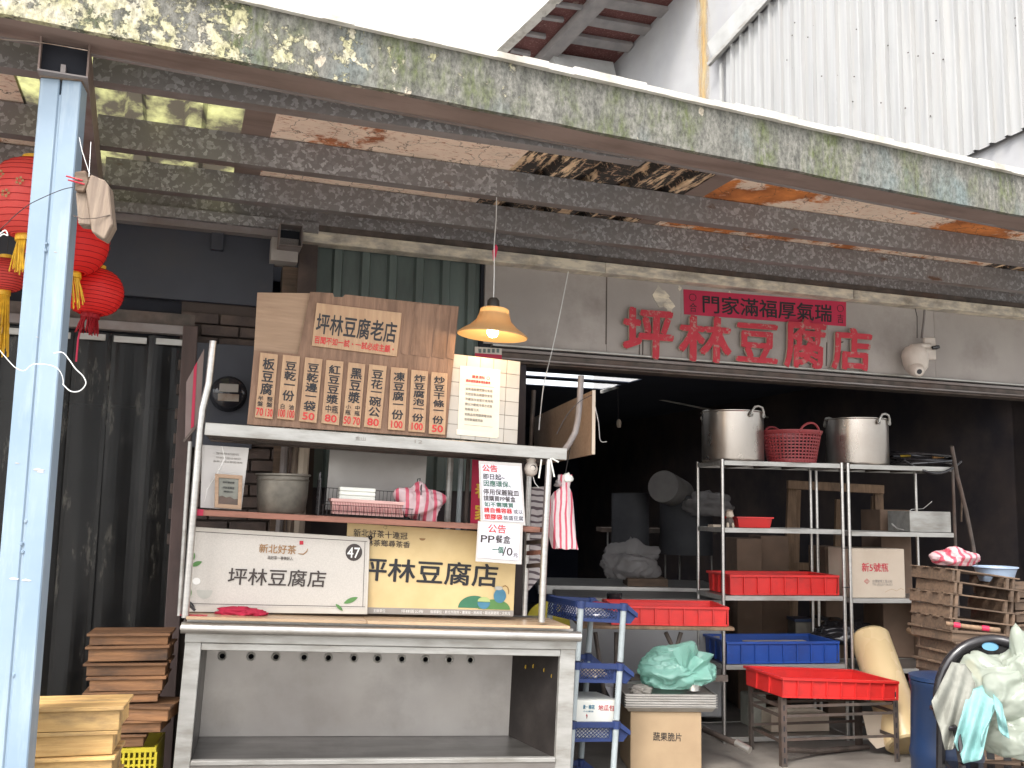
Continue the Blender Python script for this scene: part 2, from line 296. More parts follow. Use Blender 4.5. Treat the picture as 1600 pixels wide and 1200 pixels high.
M['greenbag'] = shell('mint_plastic_bag', (.33, .62, .53), .74, .14, .4, .6, 11)
M['clearbag'] = shell('clear_plastic_bag', (.5, .47, .46), .5, .16, .4, .6, 12)
M['palebag'] = shell('milky_green_bag', (.46, .5, .43), .74, .15, .4, .6, 9)
M['strip'] = shell('grimy_strip_plastic', (.022, .02, .018), .86, .2, .1, .6, 3)
M['bulb'] = None
m = M['strip']; n, l = m.node_tree.nodes, m.node_tree.links; p = n['Principled BSDF']; co = _co(n)
g1 = _ramp(n, l, _noise(n, l, co, 4, 9, (2.2, 2.2, .45), .72), .58, .68, (.016, .015, .014), (.13, .12, .1)); g2 = _ramp(n, l, _noise(n, l, co, 2, 5), .35, .7, (.5, .5, .5), (1, 1, 1))
l.new(_mix(n, l, 1.0, g1, g2, 'MULTIPLY'), p.inputs['Base Color']); p.inputs['Roughness'].default_value = .32; p.inputs['Specular IOR Level'].default_value = .3
m, n, l, p = _nt('lit_bulb'); p.inputs['Emission Color'].default_value = (1, .72, .4, 1); p.inputs['Emission Strength'].default_value = 9; M['bulb'] = m
M['amber'] = shell('amber_glass_shade', (.55, .38, .19), 1, .3, .35, .1, 8)
def stripe(name, axis=0, freq=26, a=(.78, .7, .7), b=(.72, .06, .12), tl=.3, dist=1.2):
    m, n, l, p = _nt(name); co = _co(n, False)
    w = n.new('ShaderNodeTexWave'); w.bands_direction = 'XYZ'[axis]; w.inputs['Scale'].default_value = freq; w.inputs['Distortion'].default_value = dist; w.inputs['Detail'].default_value = 2
    w.inputs['Detail Scale'].default_value = .6; l.new(co, w.inputs['Vector'])
    col = _ramp(n, l, w.outputs['Fac'], .66, .78, a, b); l.new(col, p.inputs['Base Color']); p.inputs['Roughness'].default_value = .35
    _bump(n, l, p, _noise(n, l, co, 18, 6), .8, .01)
    t = n.new('ShaderNodeBsdfTranslucent'); l.new(col, t.inputs[0]); mx = n.new('ShaderNodeMixShader'); mx.inputs[0].default_value = tl
    l.new(p.outputs[0], mx.inputs[1]); l.new(t.outputs[0], mx.inputs[2]); l.new(mx.outputs[0], n['Material Output'].inputs[0]); return m
M['striped'] = stripe('red_white_striped_plastic', 0, 11, (.72, .62, .62), (.62, .1, .15), .3, 2.6); M['striped2'] = stripe('red_white_striped_bag', 0, 6.5, (.62, .46, .47), (.58, .1, .15), .3, 3.5)

# ------------------------------------------------------------------ mesh builder
class MB:
    def __init__(s): s.v = []; s.f = []
    def add(s, vs, fs):
        b = len(s.v); s.v += [tuple(x) for x in vs]; s.f += [tuple(i+b for i in f) for f in fs]; return s
    def box(s, x0, x1, y0, y1, z0, z1, T=None):
        vs = [V((x, y, z)) for z in (z0, z1) for y in (y0, y1) for x in (x0, x1)]
        if T: vs = [T @ q for q in vs]
        return s.add(vs, [(0, 2, 3, 1), (4, 5, 7, 6), (0, 1, 5, 4), (2, 6, 7, 3), (0, 4, 6, 2), (1, 3, 7, 5)])
    def cbox(s, c, sz, T=None):
        c = V(c); h = V(sz)/2; return s.box(c.x-h.x, c.x+h.x, c.y-h.y, c.y+h.y, c.z-h.z, c.z+h.z, T)
    def bar(s, a, b, w, t, up=(0, 0, 1)):
        """rectangular bar from a to b, w wide across, t along `up`"""
        a = V(a); b = V(b); d = (b-a).normalized(); u = V(up); sd = d.cross(u)
        if sd.length < 1e-4: sd = d.cross(V((0, 1, 0)))
        sd.normalize(); u = sd.cross(d); vs = []
        for q in (a, b):
            for i, j in ((-1, -1), (1, -1), (1, 1), (-1, 1)): vs.append(q+sd*i*w/2+u*j*t/2)
        return s.add(vs, [(0, 1, 2, 3), (7, 6, 5, 4), (0, 4, 5, 1), (1, 5, 6, 2), (2, 6, 7, 3), (3, 7, 4, 0)])
    def prism(s, pts, dv):
        """polygon pts (3-D) thickened by vector dv"""
        k = len(pts); dv = V(dv); p = [V(q) for q in pts]
        return s.add(p+[q+dv for q in p], [tuple(range(k))[::-1], tuple(range(k, 2*k))]+[(i, (i+1) % k, k+(i+1) % k, k+i) for i in range(k)])
    def quad(s, pts): return s.add([V(q) for q in pts], [tuple(range(len(pts)))])
    def tube(s, path, r, n=8, caps=True, closed=False):
        p = [V(q) for q in path]; k = len(p); vs = []; prev = None
        rr = r if isinstance(r, (list, tuple)) else [r]*k
        for i, q in enumerate(p):
            if closed: t = (p[(i+1) % k]-p[i-1])
            else: t = p[min(i+1, k-1)]-p[max(i-1, 0)]
            t.normalize()
            if prev is None: a = t.cross(V((0, 0, 1)) if abs(t.z) < .9 else V((1, 0, 0))).normalized()
            else: a = (prev-t*prev.dot(t)).normalized()
            prev = a; b = t.cross(a)
            for j in range(n): an = 2*pi*j/n; vs.append(q+(a*cos(an)+b*sin(an))*rr[i])
        fs = []
        for i in range(k if closed else k-1):
            i2 = (i+1) % k
            for j in range(n): fs.append((i*n+j, i*n+(j+1) % n, i2*n+(j+1) % n, i2*n+j))
        if caps and not closed: fs += [tuple(range(n))[::-1], tuple(range((k-1)*n, k*n))]
        return s.add(vs, fs)
    def lathe(s, prof, c=(0, 0, 0), n=32, sx=1, sy=1, T=None, cap=False, mod=None):
        c = V(c); vs = []
        for i, (r, z) in enumerate(prof):
            for j in range(n):
                a = 2*pi*j/n; rr = r*(mod(a, i) if mod else 1)
                q = V((rr*cos(a)*sx, rr*sin(a)*sy, z)); q = (T @ q if T else q)+c; vs.append(q)
        fs = []
        for i in range(len(prof)-1):
            for j in range(n): fs.append((i*n+j, i*n+(j+1) % n, (i+1)*n+(j+1) % n, (i+1)*n+j))
        if cap: fs += [tuple(range(n))[::-1], tuple(range((len(prof)-1)*n, len(prof)*n))]
        return s.add(vs, fs)
    def build(s, name, m, parent=None, fr=None, smooth=False, bevel=0, label=None):
        me = bpy.data.meshes.new(name); me.from_pydata([tuple(x) for x in s.v], [], s.f); me.materials.append(M[m] if isinstance(m, str) else m)
        bm = bmesh.new(); bm.from_mesh(me); bmesh.ops.recalc_face_normals(bm, faces=bm.faces)
        if bevel: bmesh.ops.bevel(bm, geom=[e for e in bm.edges if len(e.link_faces) == 2 and e.calc_face_angle(0) > .6], offset=bevel, segments=1, affect='EDGES', clamp_overlap=True)
        bm.to_mesh(me); bm.free()
        if smooth:
            me.polygons.foreach_set('use_smooth', [True]*len(me.polygons)); me.set_sharp_from_angle(angle=rad(38))
        o = bpy.data.objects.new(name, me); COL.objects.link(o)
        if parent: o.parent = parent
        elif fr: o.matrix_world = fr.M
        if label: o['label'] = label
        return o
def tag(o, label=None, cat=None, group=None, kind=None):
    if label: o['label'] = label
    if cat: o['category'] = cat
    if group: o['group'] = group
    if kind: o['kind'] = kind
    return o
def thing(name, label, cat, fr=WF, group=None):
    o = bpy.data.objects.new(name, None); COL.objects.link(o); o.matrix_world = fr.M; o.empty_display_size = .1
    return tag(o, label, cat, group)
def copy_thing(root, Mw, label):
    r = root.copy(); COL.objects.link(r); r.matrix_world = Mw; r['label'] = label
    for ch in root.children:
        c = ch.copy(); COL.objects.link(c); c.parent = r
        for g in ch.children: q = g.copy(); COL.objects.link(q); q.parent = c
    return r
def ppoly(fr, pts, ly, t): return MB().prism([fr.hit(x, y, ly) for x, y in pts], (0, t, 0))
# ------------------------------------------------------------------ lettering
_gl = {}
def glyph(s, bold, ext):
    key = (s, bold, ext)
    if key in _gl: return _gl[key]
    cu = bpy.data.curves.new('t', 'FONT'); cu.body = s; cu.size = 1; cu.offset = bold; cu.extrude = ext; cu.resolution_u = 3
    ob = bpy.data.objects.new('t', cu); COL.objects.link(ob); dg = bpy.context.evaluated_depsgraph_get(); dg.update()
    me = bpy.data.meshes.new_from_object(ob.evaluated_get(dg))
    vs = [v.co.copy() for v in me.vertices]; fs = [tuple(p.vertices) for p in me.polygons]
    bpy.data.objects.remove(ob); bpy.data.curves.remove(cu); bpy.data.meshes.remove(me)
    _gl[key] = (vs, fs); return _gl[key]
def lettering(items, q, m, parent, bold=.0, depth=.0012, name='lettering', fr=None, wob=0.0):
    """items: (text, u0, u1, v0, v1[, 'bb']); q: TL, TR, BR, BL points of the face in the parent's coordinates"""
    q = [V(x) for x in q]; nn = (q[1]-q[0]).cross(q[3]-q[0]).normalized()
    if nn.y > 0 and abs(nn.y) > .05: nn = -nn
    mb = MB()
    for it in items:
        s, u0, u1, v0, v1 = it[:5]; bb = len(it) > 5
        wu = (q[1]-q[0]).length*(u1-u0)/max(1, len(s)); hv = (q[3]-q[0]).length*(v1-v0)
        vs, fs = glyph(s, 0, .5)
        if not vs: continue
        if bb:
            xs = [a.x for a in vs]; ys = [a.y for a in vs]; x0, x1, y0, y1 = min(xs), max(xs), min(ys), max(ys)
        else: x0, x1, y0, y1 = EM[0], EM[0]+len(s)*EM[1], EM[2], EM[3]
        h_ = bold*.75
        for kk, (ox, oy) in enumerate(((0, 0), (h_, h_*.4), (-h_, -h_*.4), (-h_*.5, h_), (h_*.5, -h_)) if bold > .004 else ((0, 0),)):
            out = []
            for a in vs:
                u = u0+(a.x+ox-x0)/(x1-x0)*(u1-u0); w = v1-(a.y+oy-y0)/(y1-y0)*(v1-v0)
                if wob: w += sin(u*23+len(s))*wob
                t = q[0].lerp(q[1], u); b = q[3].lerp(q[2], u); out.append(t.lerp(b, w)+nn*((a.z+.5)*(depth+kk*.00012)+.0004+kk*.00003))
            mb.add(out, fs)
    return mb.build(name, m, parent, fr)
EM = (0, 1, -.12, .88)
def rb(fr, x0, y0, x1, y1, ly):
    xm, ym = (x0+x1)/2, (y0+y1)/2
    return fr.hit(x0, ym, ly).x, fr.hit(x1, ym, ly).x, fr.hit(xm, y1, ly).z, fr.hit(xm, y0, ly).z
def fbox(fr, x0, y0, x1, y1, ly, t):
    a, b, c, e = rb(fr, x0, y0, x1, y1, ly); return MB().box(a, b, ly, ly+t, c, e)
def struct(o): o['kind'] = 'structure'; return o
# ================================================================== GROUND
struct(MB().quad([(-60, -60, 0), (60, -60, 0), (60, 60, 0), (-60, 60, 0)]).build('ground', 'road'))
g = FA.hitz(1000, 1195, 0).y
struct(MB().box(-9, 9, -2.3, 9.5, .001, .03).build('shop_floor', 'ground', None, FA))
# ================================================================== BUILDING BEHIND
BW = Fr((3.8, 14, 0), -58)
bw = thing('white_building', 'whitewashed building with pale metal cladding rising behind the canopy', 'building', BW)
a = BW.hit(931, 130); b = BW.hit(1052, 0); c = a+(b-a)*2.6; r = BW.hit(1720, 300).x
MB().prism([a, c, (r, 0, c.z), (r, 0, 0), (a.x, 0, 0)], (0, .2, 0)).build('wall', 'whitewall', bw)
MB().quad([BW.hit(x, y, -.006) for x, y in [(1088, -20), (1112, -20), (1112, 175), (1086, 175)]]).build('rust_streak', 'rusts', bw)
# cladding: one sheet per overlap, ribs standing proud, cut along the slopes
def clad_top(x): return None
pL = BW.hit(1135, 170, -.06); pT = BW.hit(1126, 92, -.06); pT2 = BW.hit(1212, -2, -.06)
pb1 = BW.hit(1505, 246, -.06); pb2 = BW.hit(1600, 203, -.06)
def ztop(x): return min(c.z, pT.z+(x-pT.x)*(pT2.z-pT.z)/(pT2.x-pT.x))
def zbot(x): return 1.5 if x < pb1.x-1.2 else pb1.z+(x-pb1.x)*(pb2.z-pb1.z)/(pb2.x-pb1.x)
x = pL.x; pitch = (BW.hit(1580, 100, -.06).x-BW.hit(1228, 100, -.06).x)/17.0; cur = None; k = 0
while x < r-.3:
    mb = MB()
    for _ in range(4):
        w = pitch; pr = [(0, 0), (w*.66, 0), (w*.74, -.06), (w*.88, -.06), (w*.97, 0), (w, 0)]
        for (u0, d0), (u1, d1) in zip(pr, pr[1:]):
            X0, X1 = x+u0, x+u1
            mb.quad([(X0, -.06+d0, zbot(X0)), (X1, -.06+d1, zbot(X1)), (X1, -.06+d1, ztop(X1)), (X0, -.06+d0, ztop(X0))])
        x += w
    mb.build('cladding_sheet', 'corr', bw, smooth=False)
sc = MB()
for i in range(26):
    q = BW.hit(1215+random.random()*380, 20+random.random()*170, -.1)
    sc.lathe([(0, -.01), (.009, -.007), (.01, 0)], q, 6, T=MX.Rotation(rad(90), 4, 'X'))
o = sc.build('screw_heads', 'darksteel', bw); o['kind'] = 'stuff'
d2 = (pT2-pT)
MB().bar(pT-d2*.12+V((0, -.05, .22)), pT+d2*2.2+V((0, -.05, .22)), .1, .36, (0, 0, 1)).build('rake_trim', 'trim', bw, bevel=.01)
MB().bar(pT-d2*.12+V((0, -.13, -.02)), pT+d2*2.2+V((0, -.13, -.02)), .06, .06, (0, 0, 1)).build('gutter_edge', 'alu', bw)
MB().bar(BW.hit(1127, 100, -.09), V((BW.hit(1135, 172, -.09).x, -.09, 1.5)), .05, .05, (0, 1, 0)).build('corner_trim', 'trim', bw)
# eave of the roof beside the white wall
P0, P1 = BW.w(a), BW.w(b); wn = -(BW.M.to_3x3() @ V((0, 1, 0))); nE = (P1-P0).cross(wn).normalized()
if nE.z > 0: nE = -nE
def eh(px, py, off=0):
    o_, d_ = WF._ray(px, py); p0 = P0+nE*off; t = (p0-o_).dot(nE)/d_.dot(nE); return o_+d_*t
ev = thing('overhanging_roof', 'dark maroon roof underside with grey beams above the canopy', 'roof', WF)
def ext(p, q, k): return p+(q-p)*k
eA, eB, eC, eD = eh(762, 99), ext(eh(762, 99), eh(868, -2), 1.5), ext(eh(931, 130), eh(1052, 0), 1.5), eh(905, 158)
MB().prism([eA, eB, eC, eD], -nE*.06).build('boarding', 'eave', ev)
MB().bar(eh(768, 92, .03), ext(eh(768, 92, .03), eh(873, -8, .03), 1.5), .2, .1, nE).build('fascia_board', 'ledge', ev)
MB().bar(eh(832, 112, .1), ext(eh(832, 112, .1), eh(942, -5, .1), 1.4), .26, .16, nE).build('main_beam', 'eavebeam', ev)
for x0, y0, x1, y1 in [(920, -2, 1045, 20), (905, 28, 1015, 48), (875, 56, 985, 74), (868, 6, 915, 13), (846, 26, 880, 31), (822, 52, 852, 57), (798, 78, 828, 84)]:
    MB().bar(eh(x0, y0, .05), eh(x1, y1, .05), .2 if x0 > 873 else .06, .08, nE).build('purlin', 'eavebeam', ev)
MB().prism([eh(838, 114, .1), eh(864, 82, .1), eh(958, 97, .1), eh(925, 135, .1)], nE*.35).build('ceiling_box', 'trim', ev)
# ================================================================== SHOP SHELL
sh = thing('shop_building', 'old tofu shop front with grey lintel above a dark open doorway', 'building', FA)
bl, _, bz0, _ = rb(FA, 757, 430, 780, 541, 0); bz0 = FA.hit(800, 540, 0).z; bz1 = FA.hit(1040, 420, 0).z+.12
XR = 5.2
cuts = [bl, FA.hit(948, 500, 0).x, FA.hit(1064, 500, 0).x, FA.hit(1292, 500, 0).x, FA.hit(1460, 520, 0).x, XR]
for i in range(5):
    MB().box(cuts[i]+.0004, cuts[i+1]-.0004, 0, .12, bz0, bz1).build('lintel_panel', 'band', sh, bevel=.002)
MB().box(bl-.02, XR, .02, .14, bz0-.02, bz1).build('lintel_core', 'blackfill', sh)
# roller shutter guide: stacked rails under the lintel
zr = bz0
for dz, y0, y1, mm in [(.014, -.03, .1, 'alu'), (.008, .03, .1, 'blackfill'), (.02, -.01, .12, 'flange'), (.036, .01, .14, 'darksteel'), (.012, -.015, .12, 'flange'), (.014, .02, .15, 'darksteel')]:
    MB().box(bl+.05, XR, y0, y1, zr-dz, zr-.001).build('guide_rail', mm, sh, bevel=.002); zr -= dz
zopen = zr
xo = FA.hit(822, 850, 0).x
MB().box(bl, xo, .05, .3, 0, zopen).build('door_pillar', 'interior', sh)
# green sheet above the menu board
g0, g1, gz0, gz1 = rb(FA, 492, 378, 757, 560, .04)
x = g0; k = 0
while x < g1:
    mb = MB()
    for _ in range(2):
        w = .165; pr = [(0, 0), (w*.55, 0), (w*.62, -.03), (w*.88, -.03), (w*.95, 0), (w, 0)]
        for (u0, d0), (u1, d1) in zip(pr, pr[1:]):
            mb.quad([(x+u0, .05+d0, 1.6), (x+u1, .05+d1, 1.6), (x+u1, .05+d1, 3.1), (x+u0, .05+d0, 3.1)])
        x += w
        if x > g1: break
    mb.build('green_sheet', 'greencorr', sh)
MB().box(g0-.05, g1+.1, .09, .2, 0, 3.2).build('backing_wall', 'interior', sh)
x0, x1, _, _ = rb(FA, 466, 350, 495, 450, 0)
MB().box(x0, x1, -.04, .1, 0, 3.08).build('corner_post', 'brick', sh)
x0, x1, _, _ = rb(FA, 440, 440, 468, 470, 0); MB().box(x0, x1, -.02, .1, 0, FA.hit(452, 418, 0).z).build('timber_post', 'mold2', sh)
a0, a1, z0, z1 = rb(FA, 424, 372, 466, 408, -.1); MB().box(a0, a1, -.1, .05, z0, z1).build('concrete_corbel', 'band', sh)
# square steel tube end on the corbel
q0, q1, z0, z1 = rb(FA, 437, 350, 473, 384, -.22); t = .004
mb = MB().box(q0, q1, -.22, .1, z0, z0+t).box(q0, q1, -.22, .1, z1-t, z1).box(q0, q0+t, -.22, .1, z0+t, z1-t).box(q1-t, q1, -.22, .1, z0+t, z1-t)
mb.build('tube_end', 'flange', sh); MB().box(q0+t, q1-t, -.1, .1, z0+t, z1-t).build('tube_infill', 'blackfill', sh)  # black block inside the tube, coloured as its inner shade
# dark panel over the strip curtain
xl = FA.hit(-260, 400, 0).x; x1 = FA.hit(428, 420, 0).x; zt = 3.15; zb = FA.hit(300, 470, 0).z
MB().box(xl, x1, .0, .06, zb, zt).build('dark_panel', 'darkpanel', sh, bevel=.003)
MB().box(xl, x1, .06, .2, zb-.6, zt).build('panel_core', 'blackfill', sh)
zz = FA.hit(140, 487, -.02).z; x2 = FA.hit(290, 500, -.02).x
MB().box(xl, x2, -.03, .03, zz-.09, zz-.04).build('curtain_rail', 'flange', sh, bevel=.003)
MB().box(xl, x2+.05, .0, .05, zz-.035, zz+.03).build('upper_rail', 'darksteel', sh)
q = rb(FA, 330, 362, 350, 390, -.04); MB().box(q[0], q[1], -.04, 0, q[2], q[3]).build('junction_box', 'darkpanel', sh, bevel=.003)
# sooty bricks between curtain and stand
x0 = FA.hit(270, 700, .02).x; x1 = FA.hit(492, 700, .02).x
MB().box(x0, x1, .035, .25, 0, zb+.02).build('mortar_bed', 'mortar', sh)
me = None; z = .05; rows = int((zb-.1)/.068)
for i in range(rows):
    xx = x0+(-.1 if i % 2 else 0); 
    while xx < x1-.02:
        w = min(.2, x1-xx)
        if xx >= x0-.01 and w > .15 and 1.2 < z:
            if me is None: o = MB().box(0, .2, 0, .06, 0, .058).build('brick', 'brick', sh, bevel=.004); me = o.data
            else: o = bpy.data.objects.new('brick', me); COL.objects.link(o); o.parent = sh
            o.location = (xx, .0+random.uniform(-.008, .008), z)
        xx += .21
    z += .068
x0, x1, _, _ = rb(FA, 268, 700, 292, 900, -.02); MB().box(x0, x1, -.05, .1, 0, zz-.04).build('brown_jamb', 'jamb', sh, bevel=.004)
# rooms
xin = FA.hit(1605, 800, .2).x; IZ = 2.8; YB = 9.0
o = thing('shop_interior', 'dark cluttered tofu shop interior behind the open front', 'room', FA); o['kind'] = 'structure'
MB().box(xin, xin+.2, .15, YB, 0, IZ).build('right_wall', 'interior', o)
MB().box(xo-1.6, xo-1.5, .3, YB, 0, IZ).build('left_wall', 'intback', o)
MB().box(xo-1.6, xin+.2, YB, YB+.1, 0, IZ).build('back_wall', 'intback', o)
xs = FA.hitz(975, 600, IZ).x-.7
ys = [FA.hitz(900, v, IZ).y for v in (569, 577, 585, 592, 596, 606)]
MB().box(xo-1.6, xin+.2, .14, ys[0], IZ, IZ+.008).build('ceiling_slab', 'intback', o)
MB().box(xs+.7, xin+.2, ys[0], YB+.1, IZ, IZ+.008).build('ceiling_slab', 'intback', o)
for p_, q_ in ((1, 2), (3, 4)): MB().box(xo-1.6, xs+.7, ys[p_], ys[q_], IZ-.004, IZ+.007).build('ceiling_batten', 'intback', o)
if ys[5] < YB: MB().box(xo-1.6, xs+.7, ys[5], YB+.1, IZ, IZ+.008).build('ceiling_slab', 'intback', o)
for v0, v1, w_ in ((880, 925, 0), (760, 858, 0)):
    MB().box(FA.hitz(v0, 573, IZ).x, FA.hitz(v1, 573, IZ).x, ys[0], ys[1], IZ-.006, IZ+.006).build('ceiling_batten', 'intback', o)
MB().bar(FA.hit(940, 612, 3.2), FA.hit(1012, 589, 5.0), .03, .03).build('pale_bar', 'alu', o)  # unlit pale bar added to stand in for a bar of light
MB().tube([FA.hit(1020, 622, 4.6), FA.hit(1110, 640, 4.2), FA.hit(1200, 652, 3.5)], .012, 6).build('pale_bar', 'alu', o)
MB().box(-9, x2+1.6, .5, .6, 0, 3).build('curtain_backdrop', 'blackfill', o)
MB().box(xin, 9, .15, .3, 0, zopen+.1).build('front_return', 'interior', o)
MB().box(-9, 9, .12, .2, 3.12, 3.5).build('upper_front', 'interior', o)
for px in (1498, 1510): 
    p = FA.hit(px, 700, .9); MB().tube([(p.x, .9, .2), (p.x, .9, 2.5)], .02, 8).build('wall_pipe', 'darksteel', o)
q = FA.hit(1540, 700, 1.15); MB().tube([(q.x, .9, .3), (q.x, .9, FA.hit(1540, 668, 1.15).z)], .05, 12).build('wall_pipe', 'darkpanel', o)
# ================================================================== CANOPY
cp = thing('canopy', 'street canopy with mossy concrete edge and galvanised purlins', 'canopy', FA)
def inFA(fr, p): return FA.I @ (fr.M @ V(p))
ZC = 3.1; ZR = ZC+.15
mb = MB(); N = 60; X0, X1 = -3.2, 7.5
def cfp(x, y, z): return inFA(CA, (x, y, z))
for i in range(N):
    xa = X0+(X1-X0)*i/N; xb = X0+(X1-X0)*(i+1)/N
    f = lambda x: .006*NZ.noise(V((x*2.3, 0, 0)))
    g2 = lambda x: .008*NZ.noise(V((x*3.1, 5, 0)))
    P = [cfp(xa, f(xa), ZC+g2(xa)), cfp(xb, f(xb), ZC+g2(xb)), cfp(xb, f(xb), (ZC+.22)), cfp(xa, f(xa), (ZC+.22))]
    mb.quad(P); mb.quad([P[1], P[0], cfp(xa, .03, ZC+g2(xa)), cfp(xb, .03, ZC+g2(xb))])
# keep object coordinates in the canopy-edge frame for the stain pattern
fo = MB(); fo.v = [tuple(CA.I @ (FA.M @ V(v))) for v in mb.v]; fo.f = mb.f
rel = FA.I @ CA.M
o = fo.build('edge_beam', 'fascia', cp); o.matrix_basis = rel
def capart(mbx, name, m, **k): o = mbx.build(name, m, cp, **k); o.matrix_basis = rel; return o
mb = MB()
for i in range(90):
    xa = X0+(X1-X0)*i/90; xb = X0+(X1-X0)*(i+1)/90; h = .024+.012*random.random()
    mb.box(xa, xb, -.022-.008*random.random(), .2, (ZC+.22), (ZC+.22)+h)
capart(mb, 'coping', 'ledge')
capart(MB().box(X0, X1, .031, .19, ZC+.004, ZC+.012), 'soffit_strip', 'soffit')
capart(MB().box(X0, X1, .19, .205, ZC-.002, ZC+.05), 'soffit_lip', 'flange')
for px, py, s_ in ((660, 59, .06), (832, 105, .05), (935, 128, .03), (1288, 202, .06), (1525, 252, .06), (1575, 266, .05), (1545, 258, .04), (612, 47, .03)):
    p = CA.hit(px, py, .02); mb = MB()
    mb.lathe([(s_*.2, 0), (s_, .004), (s_*.8, .012), (0, .022)], (p.x, .02, p.z-.01), 9, 1, .5, mod=lambda a_, i_: 1+.35*sin(a_*3+px)); capart(mb, 'loose_debris', 'band')
# rusty bolt and flaking streak at the right end
p = CA.hit(1573, 279, -.01); capart(MB().lathe([(.0, -.03), (.016, -.03), (.02, 0)], (p.x, 0, p.z), 8, T=MX.Rotation(rad(90), 4, 'X')), 'rusty_bolt', 'rustend')
def cpurlin(name, y, zb, h, fl, x0, x1, m='galv'):
    mb = MB().box(x0, x1, y, y+.003, zb, zb+h); mb.build(name, m, cp)
    MB().box(x0, x1, y+.003, y+fl, zb, zb+.004).box(x0, x1, y+fl-.003, y+fl, zb+.004, zb+.02).build(name+'_flange', 'flange', cp)
for y, zb, h in ((-1.74, ZC-.002, .14), (-1.0, ZC, .145), (-.42, ZC, .145)):
    # the purlins are cut at the crossbeam over the post
    xb = FA.hitz(144, 200 if y > -1.5 else 130, ZC).x if y < -.8 else FA.hitz(160, 275, ZC).x
    A_, B_ = cfp(-3, .21, 0), cfp(8, .21, 0); xe_ = A_.x+(y-A_.y)*(B_.x-A_.x)/(B_.y-A_.y)
    cpurlin('purlin', y, zb, h, .07, xb, min(6.5, xe_)); cpurlin('purlin', y, zb, h, .07, -5.5, xb-.16)
z0, z1 = FA.hit(780, 384, -.06).z, FA.hit(780, 366, -.06).z
MB().box(-4.5, 6.5, -.07, -.055, z0, z1+.12).build('wall_purlin', 'galv', cp); MB().box(-4.5, 6.5, -.055, .0, z0-.002, z0+.004).build('wall_purlin_flange', 'flange', cp)
MB().box(-4.5, FA.hit(495, 370, -.05).x, -.12, -.08, z0-.06, z0-.003).build('lower_batten', 'galv', cp)
MB().box(-4.5, FA.hit(440, 370, -.05).x, -.09, -.02, z0-.1, z0-.062).build('lower_batten', 'flange', cp)
xb0 = FA.hit(474, 355, -.1).x; za, zb_ = FA.hit(780, 392, -.1).z, FA.hit(780, 409, -.1).z
x = xb0; 
while x < 6.4:
    MB().box(x, min(x+1.9, 6.4)-.002, -.1, -.0, zb_, za).build('pale_beam', 'beamlight', cp, bevel=.003); x += 1.9
MB().box(xb0-.02, 6.4, -.085, 0.0, za+.001, z0-.003).build('beam_top_flange', 'darksteel', cp)  # dark steel flange on top of the pale beam
# roofing, seams running from the edge to the wall
def sx(px, py): return FA.hitz(px, py, ZR).x
sa = [-5.5, sx(425, 195), sx(795, 262), sx(1085, 300), 6.5]
def yf(x):
    # canopy-edge line seen in the shop-front frame, kept just behind the edge beam
    A_, B_ = cfp(-3, .03, 0), cfp(6.5, .03, 0); return max(-2.9, A_.y+(x-A_.x)*(B_.y-A_.y)/(B_.x-A_.x))
def roof(x0, x1, m, corr, name='roof_sheet', zo=0.0):
    mb = MB()
    if not corr: 
        k = 6
        for i in range(k):
            a_, b_ = x0+(x1-x0)*i/k, x0+(x1-x0)*(i+1)/k; ho = [.004*NZ.noise(V((q*3, 1, 0))) for q in (a_, b_)]
            mb.add([(a_, yf(a_), ZR+zo+ho[0]), (b_, yf(b_), ZR+zo+ho[1]), (b_, .12, ZR+zo+ho[1]), (a_, .12, ZR+zo+ho[0])], [(0, 1, 2, 3)])
    else:
        x = x0; w = corr
        while x < x1-.01:
            pr = [(0, 0), (w*.6, 0), (w*.68, .035), (w*.9, .035), (w*.98, 0), (w, 0)]
            for (u0, d0), (u1, d1) in zip(pr, pr[1:]):
                mb.quad([(min(x1, x+u0), yf(x+u0), ZR+zo+d0), (min(x1, x+u1), yf(x+u1), ZR+zo+d1), (min(x1, x+u1), .12, ZR+zo+d1), (min(x1, x+u0), .12, ZR+zo+d0)])
            x += w
    return mb.build(name, m, cp)
xt = FA.hitz(24, 125, ZR).x
roof(-5.6, xt+.01, 'peel', 0, zo=.003)
roof(xt, sa[1]-.12, 'trans', .26)['label'] = 'translucent yellow-green mouldy sheet'
roof(sa[1]-.13, sa[1]+.005, 'soffit', 0, 'seam_strip', -.004)
roof(sa[1], sa[2]+.01, 'peel', 0)['label'] = 'cream peeling painted sheet'
roof(sa[2], sa[3]-.02, 'char', .24)['label'] = 'blackened flaking corrugated sheet'
roof(sa[3]-.04, sa[3]+.08, 'soffit', 0, 'seam_strip', -.004)
roof(sa[3]+.06, sx(1530, 395)+.3, 'peel2', 0)['label'] = 'orange-stained peeling sheet'
roof(sx(1530, 395)+.3, 6.5, 'char', .19)
for p_ in ((-.02, -.01),): pass
